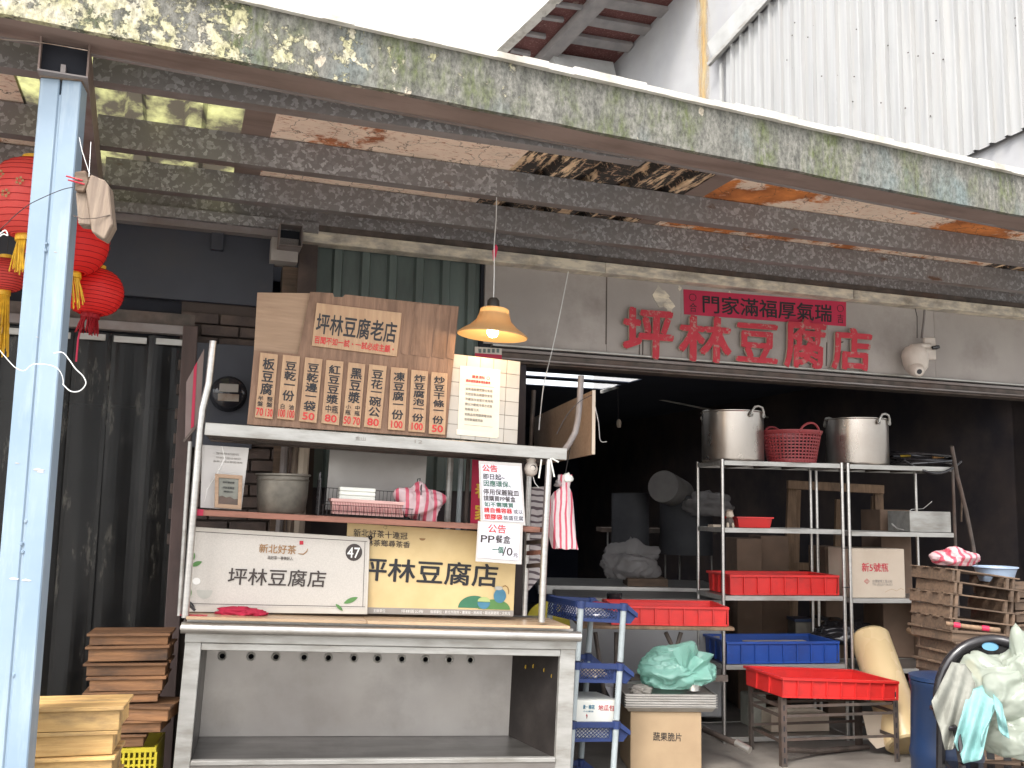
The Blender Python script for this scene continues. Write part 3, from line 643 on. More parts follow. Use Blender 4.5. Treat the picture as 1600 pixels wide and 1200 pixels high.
# crossbeam from the post to the wall (hollow end towards the street)
PB = Fr((0, 0, 0)); a = WF.hitz(137, 122, 2.98); PB = Fr((a.x, a.y, 0), 21)
xb = thing('crossbeam', 'brown steel box beam with open dark end on top of the blue post', 'beam', PB)
bw_ = -PB.hitz(60, 118, 2.98).x; zc = PB.hit(137, 66, 0).z
t = .006
MB().box(-bw_, 0, 0, 2.0, 2.98, 2.98+t).build('bottom_plate', 'flange', xb)
MB().box(-t, 0, 0, 2.0, 2.98+t, zc).build('side_plate', 'soffit', xb); MB().box(-bw_, -bw_+t, 0, 2.0, 2.98+t, zc).build('side_plate', 'soffit', xb)
MB().box(-bw_+t, -t, .04, 2.0, 2.98+t, zc).build('dark_infill', 'blackfill', xb); MB().box(-bw_/2-.008, -bw_/2+.008, -.001, .1, 2.98+t, 3.015).build('web_stub', 'flange', xb)  # solid black block in the open end, colour standing in for shade
# blue post : two channels toe to toe
bp = thing('blue_post', 'tall pale blue steel post of two channels at the left', 'post', Fr(WF.hitz(98, 122, 2.98), 12))
fp = Fr(WF.hitz(98, 122, 2.98)); fp = Fr((fp.M.translation.x, fp.M.translation.y, 0), 12); bp.matrix_world = fp.M
L = fp.hit(62, 130, 0).x; R_ = fp.hit(127, 130, 0).x; mid = (L+R_)/2
for x0, x1 in ((L, mid-.0035), (mid+.0035, R_)):
    MB().box(x0, x1, 0, .1, 0, 2.976).build('channel', 'bluepaint', bp, bevel=.004)
MB().box(mid-.004, mid+.004, .006, .09, 0, 2.92).build('weld_seam', 'bluepaint', bp)
for z in (2.38, 2.36, 2.35, 1.42, 1.35, 1.335, .92): MB().lathe([(.0, -.006), (.005, -.004), (.006, .004), (0, .006)], (mid+random.uniform(-.006, .006), .001, z+random.uniform(-.01, .01)), 7).build('weld_drop', 'bluepaint', bp, smooth=True)
for x_, z_, s_ in ((L+.03, 1.62, .006), (mid+.03, 1.6, .014), (mid+.036, 1.593, .009), (L+.05, 1.24, .012), (mid+.02, 1.235, .012), (R_-.04, 2.35, .005), (L+.06, 2.05, .004)):
    MB().prism([(x_+s_*cos(k*.9)*(1+.4*sin(k*2+z_)), -.0008, z_+.3*s_*sin(k*.9)*(1+.4*cos(k*3))) for k in range(7)], (0, -.0006, 0)).build('paint_scrape', 'ledge', bp)
MB().box(L-.002, R_+.002, -.003, .1, 2.976, 2.984).build('top_edge', 'rustend', bp)
# ================================================================== DISPLAY STAND
st = thing('display_stand', 'stainless street stall counter with two upper shelves on tube poles', 'stall', ST)
cz = ST.hit(600, 972, 0).z            # counter top height
cL, cR = ST.hit(283, 985, 0).x, ST.hit(905, 990, 0).x
DP = .62
MB().box(cL+.02, cR-.02, .03, DP, cz-.05, cz-.012).build('counter_deck', 'steel', st, bevel=.003)
rt = .026; zt = ST.hit(600, 988, -.02).z
MB().tube([(cL, -.02, zt), ((cL+cR)/2, -.02, zt), (cR, -.02, zt)], rt, 16).build('front_rail', 'steel', st, smooth=True)
MB().tube([(cL+.01, -.02, zt), (cL+.01, DP, zt)], .016, 12).build('side_rail', 'steel', st, smooth=True)
MB().tube([(cR-.03, -.0, zt), (cR-.03, DP, zt)], .016, 12).build('side_rail', 'steel', st, smooth=True)
w0, w1 = ST.hit(291, 970, 0).x, ST.hit(888, 985, 0).x
for a_, b_ in ((w0, ST.hit(572, 975, 0).x), (ST.hit(572, 975, 0).x+.002, w1)):
    MB().box(a_, b_, -.03, .34, cz-.008, cz+.006).build('wooden_top', 'topwood', st, bevel=.002)
# frame below
A = rb(ST, 280, 1000, 306, 1200, .02); B = rb(ST, 872, 1003, 896, 1200, .02)
for (a_, b_) in ((A[0], A[1]), (B[0], B[1])):
    MB().box(a_, b_, .02, .06, 0, cz-.052).build('leg', 'alu', st, bevel=.003)
for (a_, b_) in ((A[0], A[0]+.04), (B[1]-.04, B[1])): MB().box(a_, b_, DP-.05, DP, 0, cz-.052).build('leg', 'alu', st, bevel=.003)
z1 = ST.hit(600, 1001, .015).z; z2 = ST.hit(600, 1010, .015).z; z3 = ST.hit(600, 1021, .015).z
MB().box(A[0]-.002, B[1]+.002, .012, .05, z2+.001, cz-.05).build('apron', 'alu', st, bevel=.003)
MB().box(A[1]+.001, B[0]-.001, .016, .05, z3, z2-.001).build('apron_lip', 'alu', st, bevel=.003)
zb = ST.hit(600, 1186, .02).z
MB().box(A[1]+.001, B[0]-.001, .014, .05, zb-.022, zb).build('bottom_lip', 'alu', st, bevel=.003)
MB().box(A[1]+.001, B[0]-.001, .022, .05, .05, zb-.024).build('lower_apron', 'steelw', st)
fz = zb-.006
BX0 = ST.hit(316, 1100, .36).x; BX1 = ST.hit(797, 1100, .36).x; zbb = ST.hit(600, 1150, .36).z
MB().quad([(A[1], .05, fz), (B[0], .05, fz), (BX1+.02, .37, zbb), (BX0-.02, .37, zbb)]).build('shelf_floor', 'steeldk', st)
# back panel with a row of vent holes
hz_ = ST.hit(600, 1029, .36).z; hr = .018; hx = [ST.hit(x, 1028, .36).x for x in (347, 392, 431, 475, 513, 553, 590, 628, 665, 702, 735)]
mb = MB(); y = .36; top, bot = hz_+.045, hz_-.045; xe = [BX0]+[(hx[i]+hx[i+1])/2 for i in range(10)]+[BX1]
for i, hxx in enumerate(hx):
    a_, b_ = xe[i], xe[i+1]; ring = [(hxx+hr*cos(2*pi*j/16), y, hz_+hr*sin(2*pi*j/16)) for j in range(16)]; outer = []
    for j in range(16):
        c_, s_ = cos(2*pi*j/16), sin(2*pi*j/16); k_ = 1/max(abs(c_), abs(s_)); u, v_ = c_*k_, s_*k_
        outer.append((hxx+(b_-hxx if u > 0 else hxx-a_)*u, y, hz_+(top-hz_)*v_))
    bb = len(mb.v); mb.v += ring+outer
    for j in range(16): mb.f.append((bb+j, bb+(j+1) % 16, bb+16+(j+1) % 16, bb+16+j))
    mb.add([(a_, y, hz_+.045), (b_, y, hz_+.045), (b_, y, cz-.05), (a_, y, cz-.05)], [(0, 1, 2, 3)])
mb.quad([(BX0, y, zbb), (BX1, y, zbb), (BX1, y, bot), (BX0, y, bot)])
mb.build('back_panel', 'steelw', st)
for hxx in hx: MB().tube([(hxx+hr*cos(2*pi*j/16), y-.002, hz_+hr*sin(2*pi*j/16)) for j in range(16)], .0055, 6, closed=True).build('vent_grommet', 'alu', st, smooth=True)
MB().box(BX0, BX1, y+.06, y+.07, hz_-.1, cz-.06).build('vent_dark_backing', 'blackfill', st)  # black sheet behind the vent holes, standing in for the shade in them
MB().prism([(B[0]-.002, .05, fz), (BX1, .36, zbb), (BX1, .36, cz-.06), (B[0]-.002, .05, cz-.06)], (.004, .002, 0)).build('end_panel', 'endmetal', st)
for x, yy in ((822, 1042), (834, 1041), (851, 1047), (863, 1056)):
    u = (x-797)/(872-797); p = ST.hit(x, yy, .36-.31*u)
    MB().lathe([(0, -.002), (.011, -.002)], p, 12, T=MX.Rotation(rad(42), 4, 'Z') @ MX.Rotation(rad(90), 4, 'X')).build('punched_hole', 'goldink', st)
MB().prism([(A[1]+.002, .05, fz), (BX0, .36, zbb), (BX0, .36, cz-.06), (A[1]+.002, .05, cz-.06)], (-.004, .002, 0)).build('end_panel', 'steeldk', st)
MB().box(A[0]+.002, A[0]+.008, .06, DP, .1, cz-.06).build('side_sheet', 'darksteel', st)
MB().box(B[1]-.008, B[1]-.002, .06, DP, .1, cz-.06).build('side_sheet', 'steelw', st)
# upper shelf
sz1 = ST.hit(600, 680, -.02).z; sz0 = ST.hit(600, 699, -.02).z; sL, sR = ST.hit(320, 672, -.02).x, ST.hit(886, 708, -.02).x
MB().box(sL, sR, -.02, -.012, sz0, sz1).build('shelf_lip', 'alu', st, bevel=.002)
MB().box(sL, sR, -.012, .42, sz1-.01, sz1-.002).build('upper_shelf', 'alu', st)
for yy in (.03, .2, .38): MB().box(sL+.01, sR-.02, yy, yy+.03, sz0-.004, sz1-.012).build('shelf_rail', 'darksteel', st)
# poles
def stick(fr, pts, ly, r, name, m, par, n=10): 
    ly = ly if isinstance(ly, (list, tuple)) else [ly]*len(pts)
    return MB().tube([fr.hit(x, y_, q_) for (x, y_), q_ in zip(pts, ly)], r, n).build(name, m, par, smooth=True)
stick(ST, [(289, 965), (302, 800), (311, 690), (316, 640), (326, 600), (333, 533)], .0, .0175, 'pole', 'steel', st)
stick(ST, [(280, 962), (290, 800), (297, 690)], .03, .01, 'pole', 'alu', st)
stick(ST, [(846, 972), (851, 850), (858, 718)], .0, .0175, 'pole', 'steel', st)
stick(ST, [(819, 962), (823, 850), (827, 718)], .30, .0165, 'pole', 'steel', st)
# middle wooden shelf
q = rb(ST, 302, 800, 845, 823, .02); mz1 = ST.hit(600, 811, .02).z; mz0 = ST.hit(600, 820, .02).z
MB().box(q[0], q[1], .02, .3, mz0, mz1).build('middle_shelf', 'shelfwood', st, bevel=.002)
t_ = rb(ST, 303, 793, 318, 804, .018); MB().box(t_[0], t_[1], .016, .019, mz0, mz1+.002).build('red_tape', 'redpaper', st)
for y0, y1, mm in ((824, 832, 'shelfwood'), (843, 849, 'darksteel'), (858, 867, 'shelfwood'), (879, 886, 'darksteel')):
    aa, bb_ = ST.hit(822, y0-4, .29), ST.hit(852, y0, .0); MB().bar(ST.hit(824, (y0+y1)/2+2, .29), ST.hit(849, (y0+y1)/2, .02), .015, .022).build('rung', mm, st)
# panel + pole left of the board
lp = thing('shutter_flap', 'narrow cardboard flap with a red stripe left of the menu board', 'panel', ST)
P = [(266, 600), (312, 545), (318, 548), (314, 650), (262, 690)]
MB().prism([ST.hit(x, y_, .06) for x, y_ in [(291, 597), (319, 545), (312, 660), (289, 686)]], (0, .006, 0)).build('board', 'flapb', lp)
MB().prism([ST.hit(x, y_, .056) for x, y_ in [(303, 574), (308, 565), (303, 666), (298, 670)]], (0, .003, 0)).build('red_stripe', 'redpaper', lp)
MB().bar(ST.hit(287, 690, .05), ST.hit(316, 655, .05), .02, .01).build('lower_edge', 'darksteel', lp)
# ================================================================== MENU BOARD
mbd = thing('menu_board', 'brown plywood menu board with nine hanging price slats', 'menu board', ST)
ppoly(ST, [(402, 457), (487, 458), (487, 560), (396, 560)], .034, .008).build('side_sheet', 'ply2', mbd, bevel=.001)
ppoly(ST, [(485, 456), (520, 458), (522, 464), (536, 464), (539, 460), (630, 470), (717, 479), (697, 684), (386, 663), (397, 547), (466, 553)], .012, .012).build('plywood_sheet', 'ply', mbd)
# loose veneer strips standing proud of the sheet, right of the title
for a_, b_ in (((634, 472), (646, 474)), ((649, 474), (680, 477)), ((683, 477), (702, 479)), ((705, 479), (716, 480))):
    sl_ = (632-a_[0])*0
    MB().prism([ST.hit(a_[0], a_[1], .012), ST.hit(b_[0], b_[1], .012), ST.hit(b_[0]-8, b_[1]+82, .012), ST.hit(a_[0]-8, a_[1]+80, .012)], (0, -.003, 0)).build('veneer_strip', 'ply', mbd)
def qd(fr, pts, ly): return [fr.hit(x, y_, ly) for x, y_ in pts]
tq = qd(ST, [(495, 473), (628, 489), (620, 557), (487, 540)], .002)
tt = MB().prism(tq, (0, .008, 0)).build('title_sign', 'plank', mbd, bevel=.001)
lettering([('坪林豆腐老店', .02, .97, .22, .72)], tq, 'ink', tt, .022)
lettering([('百聞不如一試・一試必成主顧・', .02, .98, .76, .94)], tq, 'redink', tt, .02)
PL = [[(407, 550.5), (434.5, 554), (426, 655), (398, 652)], [(442, 554), (469, 557), (460, 657), (433, 654)], [(477, 558), (504, 561), (494.5, 661), (467, 658)],
      [(510, 562), (537, 565), (529.5, 664.5), (502, 661)], [(544.5, 566), (571, 569), (562.5, 668), (535, 665)], [(577, 569), (604.5, 572), (595, 670), (568.5, 667)],
      [(611, 573.5), (637, 575.5), (632.5, 673), (606, 671)], [(643, 577.5), (669, 580), (664, 676), (638, 674)], [(674, 581), (699.5, 583.5), (695.5, 679.5), (670, 677.5)]]
def col(s, v0, v1, u0=.17, u1=.87):
    hs_ = (v1-v0)/len(s); return [(ch, u0, u1, v0+i*hs_, v0+(i+1)*hs_-.005) for i, ch in enumerate(s)]
BLK = [col('板豆腐', .07, .65), col('豆乾', .09, .4)+[('一', .2, .86, .38, .54)]+col('份', .54, .72), col('豆乾邊', .08, .54)+[('一', .2, .86, .53, .67)]+col('袋', .67, .84),
       col('紅豆豆漿', .07, .69), col('黑豆漿', .07, .64), col('豆花', .07, .39)+[('一', .2, .86, .36, .5)]+col('碗公', .5, .83),
       col('凍豆腐', .07, .54)+[('一', .2, .86, .52, .66)]+col('份', .67, .84), col('炸豆腐泡', .07, .58)+[('一', .2, .86, .56, .69)]+col('份', .7, .84), col('炒豆干條', .06, .57)+[('一', .2, .86, .55, .68)]+col('份', .7, .84)]
SM = [col('半盤', .66, .83, .07, .4)+col('整盤', .66, .83, .58, .92), col('白', .76, .85, .1, .4)+col('油', .76, .85, .6, .92), [], col('中瓶', .7, .84)[:0]+[('中瓶', .14, .9, .7, .83)],
      col('小瓶', .66, .83, .08, .4)+col('中瓶', .66, .83, .6, .92), [], [], [], []]
PR = [('70', '130'), ('100', '100'), ('50',), ('80',), ('50', '70'), ('80',), ('100',), ('100',), ('50',)]
for i, pq in enumerate(PL):
    q = qd(ST, pq, -.001); o = MB().prism(q, (0, .009, 0)).build('menu_slat', 'plank', mbd, bevel=.001)
    lettering(BLK[i], q, 'ink', o, .03)
    if SM[i]: lettering(SM[i], q, 'ink', o, .012, name='small_lettering')
    pr = PR[i]
    it = [(pr[0], .18, .84, .855, .965, 'bb')] if len(pr) == 1 else [(pr[0], .05, .43, .85, .965, 'bb'), (pr[1], .57, .96, .85, .965, 'bb')]
    lettering(it, q, 'redink', o, .025, name='price')
    p = (q[0]+q[1])/2+V((0, 0, -.012)); MB().lathe([(0, -.006), (.004, -.005), (.004, 0)], p, 8, T=MX.Rotation(rad(90), 4, 'X')).build('nail', 'goldink', o)
for x, y_ in ((511, 478), (604, 490), (493, 666), (594, 675)):
    MB().lathe([(0, -.005), (.004, -.004), (.004, 0)], ST.hit(x, y_, .001 if y_ < 500 else .011), 8, T=MX.Rotation(rad(90), 4, 'X')).build('nail', 'goldink', mbd)
# tiled board with the notice
tb = thing('tiled_board', 'cream tiled board with a taped paper notice right of the menu', 'board', ST)
ty = .03
tqd = qd(ST, [(709, 553), (813, 565), (808, 694), (697, 684)], ty); MB().prism(tqd, (0, .012, 0)).build('backing', 'grout', tb)
def bl_(q, u, v): return q[0].lerp(q[1], u).lerp(q[3].lerp(q[2], u), v)
for i in range(5):
    for j in range(6):
        e = .004; u0, u1, v0, v1 = i/5+e, (i+1)/5-e, j/6+e, (j+1)/6-e
        MB().prism([bl_(tqd, u0, v0), bl_(tqd, u1, v0), bl_(tqd, u1, v1), bl_(tqd, u0, v1)], (0, -.003, 0)).build('tile', 'tile', tb)
nq = qd(ST, [(719, 571), (782, 578), (779, 683), (715, 677)], ty-.006); pn = MB().prism(nq, (0, .002, 0)).build('paper_notice', 'paper', tb)
lettering([('購買須知', .3, .62, .12, .17)], nq, 'redink', pn, .01); MB().tube([bl_(nq, .7+.035*cos(k*pi/6), .145+.022*sin(k*pi/6))+V((0, -.001, 0)) for k in range(12)], .0012, 5, closed=True).build('ring_mark', 'ink', pn)
lettering([('請詳細閱讀事項後購買', .15, .76, .19, .235)], nq, 'redink', pn, .01)
lettering([('如有過敏體質請勿食用', .15, .82, .31, .355), ('天然豆製品請盡快食用', .15, .82, .385, .43), ('冷藏保存並當日食用完', .15, .84, .46, .505), ('請以冷藏或冷凍方式保', .15, .82, .535, .58), ('持鮮度三天', .15, .5, .61, .655), ('如商品有問題請電洽詢', .15, .82, .685, .73), ('如有缺漏請見諒', .15, .6, .76, .805)], nq, 'greyink', pn, .008, name='small_lettering')
for v in (.27, .86): MB().prism([bl_(nq, .15, v), bl_(nq, .85, v), bl_(nq, .85, v+.005), bl_(nq, .15, v+.005)], (0, -.001, 0)).build('printed_line', 'greyink', pn)
tq2 = [bl_(nq, -.03, .94), bl_(nq, .97, .94), bl_(nq, .97, 1.02), bl_(nq, -.03, 1.02)]; MB().prism(tq2, (0, -.0015, 0)).build('tape', 'paper', pn)
# glimpse of a poster above the tiled board
o = fbox(FA, 742, 543, 784, 560, -.12, .01).build('poster_scrap', 'signwhite', None, FA); tag(o, 'scrap of red and white poster above the tiled board', 'poster')
c_ = rb(FA, 742, 553, 784, 560, -.123); MB().box(c_[0], c_[1], -.124, -.1205, c_[2], c_[3]).build('red_strip', 'redpaper', o)
for k_ in range(5):
    c_ = rb(FA, 748+k_*7, 545, 752+k_*7, 551, -.123); MB().box(c_[0], c_[1], -.124, -.1205, c_[2], c_[3]).build('printed_patch', 'greencorr', o)
lettering([('金山', 0, 1, 0, 1)], qd(ST, [(555, 681), (572, 682), (572, 689), (555, 688)], -.021), 'greyink', st, 0, name='scribble')
lettering([('12', 0, 1, 0, 1, 'bb')], qd(ST, [(648, 687), (660, 688), (660, 693), (648, 692)], -.021), 'greyink', st, 0, name='scribble')
# ---------------------------------------------------------------- shop signs on the counter
s1 = thing('shop_sign', 'grey speckled shop sign with number 47 leaning on the counter', 'sign', ST)
ly = .13; sq = qd(ST, [(300, 823), (578, 840), (574, 960), (288, 956)], ly)
MB().prism(sq, (0, .02, 0)).build('sign_frame', 'signwhite', s1, bevel=.002)
iq = [bl_(sq, .012, .05), bl_(sq, .985, .05), bl_(sq, .985, .93), bl_(sq, .012, .93)]; fc = MB().prism(iq, (0, -.002, 0)).build('sign_face', 'signgrey', s1)
iqf = [p+V((0, -.002, 0)) for p in iq]
for u0, u1, v0, v1 in ((.0, 1, .0, .008), (.0, 1, .965, .973), (.985, .988, .0, .97)):
    MB().prism([bl_(iqf, u0, v0), bl_(iqf, u1, v0), bl_(iqf, u1, v1), bl_(iqf, u0, v1)], (0, -.001, 0)).build('border_line', 'brownink', fc)
SQ = qd(ST, [(357, 886), (512, 891), (509, 919), (354, 914)], ly-.004); lettering([('坪林豆腐店', 0, 1, 0, 1)], SQ, 'brownink', fc, .012)
SQ = qd(ST, [(405, 849), (468, 852), (467, 867), (404, 864)], ly-.004); lettering([('新北好茶', 0, .93, 0, 1)], SQ, 'ochreink', fc, .012, name='emblem_lettering')
MB().tube(qd(ST, [(466, 865), (474, 866), (479, 862), (481, 857)], ly-.004), [.0015, .003, .003, .0012], 6).build('brush_stroke', 'ochreink', fc)
SQ = qd(ST, [(418, 868), (458, 870), (458, 876), (418, 874)], ly-.004); lettering([('品好茶一春美好人', 0, 1, 0, 1)], SQ, 'brownink', fc, 0, name='small_lettering')
SQ = qd(ST, [(468, 845), (474, 845), (474, 851), (468, 851)], ly-.004); MB().prism(SQ, (0, -.001, 0)).build('seal_mark', 'redpaint', fc)
p = ST.hit(553, 863, ly-.004); r_ = .041
def disc(fr, px, py, ly, rx, rz, name, m, par, dy=-.001, a0=0, a1=2*pi, n=28, rot=0):
    c_ = fr.hit(px, py, ly); pts = []
    for i in range(n):
        a_ = a0+(a1-a0)*i/(n if a1-a0 > 6.2 else n-1); u, w_ = rx*cos(a_), rz*sin(a_); pts.append(c_+V((u*cos(rot)-w_*sin(rot), 0, u*sin(rot)+w_*cos(rot))))
    return MB().prism(pts, (0, dy, 0)).build(name, m, par)
dk = disc(ST, 553, 863, ly-.003, .041, .042, 'number_disc', 'brownink', fc)
SQ = qd(ST, [(543, 854), (563, 855), (562, 873), (542, 872)], ly-.005); lettering([('47', .02, .98, .05, .95, 'bb')], SQ, 'whiteink', fc, .01, name='number')
M['leafp'] = flat('printed_leaf_green', (.09, .22, .06), .5); M['bluep'] = flat('printed_blue', (.06, .2, .3), .5); M['lgreenp'] = flat('printed_light_green', (.42, .5, .2), .5); M['darkgp'] = flat('printed_dark_green', (.04, .17, .09), .5); M['cupp'] = flat('printed_cup_grey', (.46, .45, .4), .5)
def leaf(fr, px, py, ly, L_, W_, rot, par, m='leafp'):
    c_ = fr.hit(px, py, ly); pts = []
    for i in range(9): t_ = i/8; pts.append((L_*(t_-.5), W_*sin(pi*t_)**.8))
    for i in range(7, 0, -1): t_ = i/8; pts.append((L_*(t_-.5), -W_*sin(pi*t_)**.8))
    rr = rad(rot); P3 = [c_+V((a_*cos(rr)-b_*sin(rr), 0, a_*sin(rr)+b_*cos(rr))) for a_, b_ in pts]
    return MB().prism(P3, (0, -.001, 0)).build('printed_leaf', m, par)
leaf(ST, 548, 938, ly-.004, .075, .012, 25, fc); leaf(ST, 530, 949, ly-.004, .05, .008, -40, fc); leaf(ST, 301, 871, ly-.004, .045, .01, 75, fc); leaf(ST, 307, 881, ly-.004, .055, .011, 25, fc)
disc(ST, 320, 922, ly-.003, .036, .042, 'printed_cup', 'cupp', fc, -.001, pi, 2*pi); disc(ST, 307, 908, ly-.003, .018, .016, 'printed_flower', 'whiteink', fc); leaf(ST, 296, 925, ly-.004, .05, .01, 100, fc); leaf(ST, 300, 945, ly-.004, .05, .006, -50, fc, 'ink')
MB().lathe([(.002, 0), (.007, -.004), (.011, 0)], ST.hit(579, 840, ly-.004), 14, T=MX.Rotation(rad(90), 4, 'X')).build('eyelet', 'ink', s1)
s2 = thing('shop_sign', 'yellow shop sign with large dark characters and tea pot drawing', 'sign', ST)
ly = .17; yq = qd(ST, [(543, 817), (808, 834), (802, 963), (536, 958)], ly); yf = MB().prism(yq, (0, .012, 0)).build('sign_face', 'signyel', s2, bevel=.001)
SQ = qd(ST, [(562, 869), (781, 881), (778, 919), (559, 907)], ly-.002); lettering([('坪林豆腐店', 0, 1, 0, 1)], SQ, 'ink', yf, .022)
SQ = qd(ST, [(552, 826), (637, 833), (637, 842), (552, 836)], ly-.002); lettering([('新北好茶十連冠', 0, 1, -.1, 1.2)], SQ, 'brownink', yf, .006, name='small_lettering', wob=.05)
SQ = qd(ST, [(560, 841), (641, 846), (641, 857), (560, 852)], ly-.002); lettering([('坪林茶鄉尋茶香', 0, 1, 0, 1)], SQ, 'brownink', yf, .006, name='small_lettering', wob=.05)
disc(ST, 660, 841, ly-.002, .016, .012, 'printed_cup', 'ochreink', yf, -.001, pi, 2*pi, 12)
SQ = qd(ST, [(575, 948), (802, 956), (802, 963), (574, 958)], ly-.002); gb = MB().prism([bl_(yq, 0, .93), bl_(yq, 1, .93), bl_(yq, 1, 1), bl_(yq, 0, 1)], (0, -.001, 0)).build('bottom_band', 'greyink', yf)
lettering([('主辦單位', .17, .24, .945, .985), ('坪林區公所', .33, .46, .945, .985), ('指導單位・新北市政府・農業局・民政局・觀光旅遊局・文化局', .5, .98, .945, .985)], [p+V((0, -.0012, 0)) for p in yq], 'whiteink', yf, 0, name='small_lettering')
disc(ST, 741, 950, ly-.002, .085, .062, 'printed_hill', 'darkgp', yf, -.001, 0, pi); disc(ST, 772, 952, ly-.003, .085, .05, 'printed_hill', 'leafp', yf, -.001, 0, pi)
disc(ST, 781, 931, ly-.004, .033, .036, 'printed_pot', 'bluep', yf); disc(ST, 756, 941, ly-.005, .033, .034, 'printed_bowl', 'bluep', yf, -.001, pi, 2*pi); disc(ST, 756, 940, ly-.0045, .033, .024, 'printed_tea', 'lgreenp', yf, -.001, 0, pi); disc(ST, 779, 919, ly-.005, .022, .01, 'printed_lid', 'cupp', yf)
MB().tube([ST.hit(789+6*cos(a_), 924-9*sin(a_), ly-.003) for a_ in (2.2, 1.5, .8, .1, -.5)], .002, 5).build('printed_handle', 'ochreink', yf)
MB().lathe([(.0, -.004), (.007, -.004), (.009, 0)], ST.hit(602, 824, ly-.002), 12, T=MX.Rotation(rad(90), 4, 'X')).build('screw', 'ink', s2)
# ---------------------------------------------------------------- hand-written notices
n1 = thing('notice', 'larger handwritten white notice hanging from the shelf, many coloured lines', 'notice', ST)
ly = -.012; q = qd(ST, [(751, 725), (812, 729), (818, 816), (755, 813)], ly); o = MB().prism(q, (0, .002, 0)).build('sheet', 'white', n1)
MB().prism(qd(ST, [(748, 720), (815, 724), (821, 821), (751, 817)], ly+.003), (0, .001, 0)).build('sleeve', 'sleeve', n1)
lettering([('公告', .03, .43, .0, .13)], q, 'redink', o, .02)
lettering([('即日起~', .04, .66, .16, .27)], q, 'ink', o, .01); lettering([('因應環保、', .04, .84, .28, .395), ('如不需購買', .04, .78, .665, .755)], q, 'greenink', o, .012)
lettering([('停用保麗龍皿', .03, .94, .43, .545), ('請購買PP餐盒', .03, .97, .55, .655)], q, 'brownink', o, .006); lettering([('請自備容器', .03, .73, .765, .86), ('塑膠袋', .03, .48, .88, .98)], q, 'redink', o, .03)
lettering([('或以', .76, 1.0, .775, .86), ('裝盛豆腐', .5, 1.0, .89, .98)], q, 'ink', o, .004)
n2 = thing('notice', 'small handwritten white notice priced 10 yuan below the larger notice', 'notice', ST)
ly = -.016; q = qd(ST, [(750, 816), (813, 820), (810, 876), (746, 871)], ly); o = MB().prism(q, (0, .002, 0)).build('sheet', 'white', n2)
MB().prism(qd(ST, [(747, 814), (817, 818), (815, 882), (743, 877)], ly+.003), (0, .001, 0)).build('sleeve', 'sleeve', n2)
lettering([('公告', .2, .66, .02, .28)], q, 'redink', o, .008); lettering([('PP', .05, .38, .36, .56, 'bb'), ('餐盒', .4, .78, .32, .56), ('/', .6, .68, .64, .9, 'bb'), ('0', .7, .84, .66, .88, 'bb'), ('元', .86, .98, .78, .92)], q, 'brownink', o, .008); lettering([('一個', .34, .62, .64, .84)], q, 'greenink', o, .02)
# ================================================================== SIGN LETTERS AND BANNER ON THE LINTEL
chs = [('坪', 978, 484, 1048, 557), ('林', 1066, 497, 1138, 563), ('豆', 1153, 505, 1213, 567), ('腐', 1229, 502, 1287, 573), ('店', 1303, 515, 1359, 577)]
sl = thing('shop_name', 'large raised red shop name characters fixed on the grey lintel', 'sign', FA)
for ch, x0, y0, x1, y1 in chs:
    sk_ = (x1-x0)*.07
    q = qd(FA, [(x0, y0), (x1, y0+sk_), (x1-2, y1+sk_-4), (x0, y1-4)], -.032)
    sq_ = [p+V((0, .004, 0)) for p in q]
    o = lettering([(ch, -.09, 1.09, -.1, 1.09)], q, 'redpaint', sl, .036, depth=.007, name='character')
    lettering([(ch, -.09, 1.09, -.1, 1.09)], [p+V((0, .012, 0)) for p in q], 'cardpale', o, .04, depth=.014, name='character_back')
    for t_ in (.3, .7): MB().tube([q[0].lerp(q[2], t_)+V((0, .012, 0)), V((q[0].lerp(q[2], t_).x, 0, q[0].lerp(q[2], t_).z))], .004, 6).build('fixing_pin', 'darksteel', o)
bn = thing('banner', 'narrow red paper banner with black calligraphy above the shop name', 'banner', FA)
q = qd(FA, [(1068, 452), (1322, 472), (1322, 510), (1069, 491)], -.004); o = MB().prism(q, (0, .002, 0)).build('paper_strip', 'redpaper', bn)
lettering([('門家滿福厚氣瑞', .1, .91, .14, .9)], q, 'ink', o, .018)
lettering([('如意', .93, .98, .2, .9)][:0]+[('合', .03, .075, .5, .9), ('吉', .94, .985, .5, .9)], q, 'ink', o, .0, name='small_lettering')
for u, v in ((.052, .3), (.962, .28)): MB().tube([bl_(q, u+.02*cos(k*pi/7), v+.14*sin(k*pi/7))+V((0, -.001, 0)) for k in range(14)], .0022, 5, closed=True).build('printed_ring', 'ink', o)
for (x0, y0), (x1, y1) in (((1000, 520), (999, 556)), ((1005, 522), (1004, 557)), ((1045+247, 535), (1291, 572)), ((948, 432), (947, 538))):
    MB().bar(FA.hit(x0, y0, -.002), FA.hit(x1, y1, -.002), .006, .004, (0, 1, 0)).build('scored_groove', 'darksteel', sh)
for px, py, s_ in ((1032, 462, .05), (1046, 478, .04), (1062, 450, .012), (1140, 457, .008), (1040, 500, .025)):
    p = FA.hit(px, py, -.001); pts = [p+V((s_*(1+.4*sin(i*2.3+px))*cos(i*pi/5), 0, s_*1.3*(1+.4*cos(i*1.7))*sin(i*pi/5))) for i in range(10)]
    MB().prism(pts, (0, -.002, 0)).build('paint_patch', 'beamlight', sh)
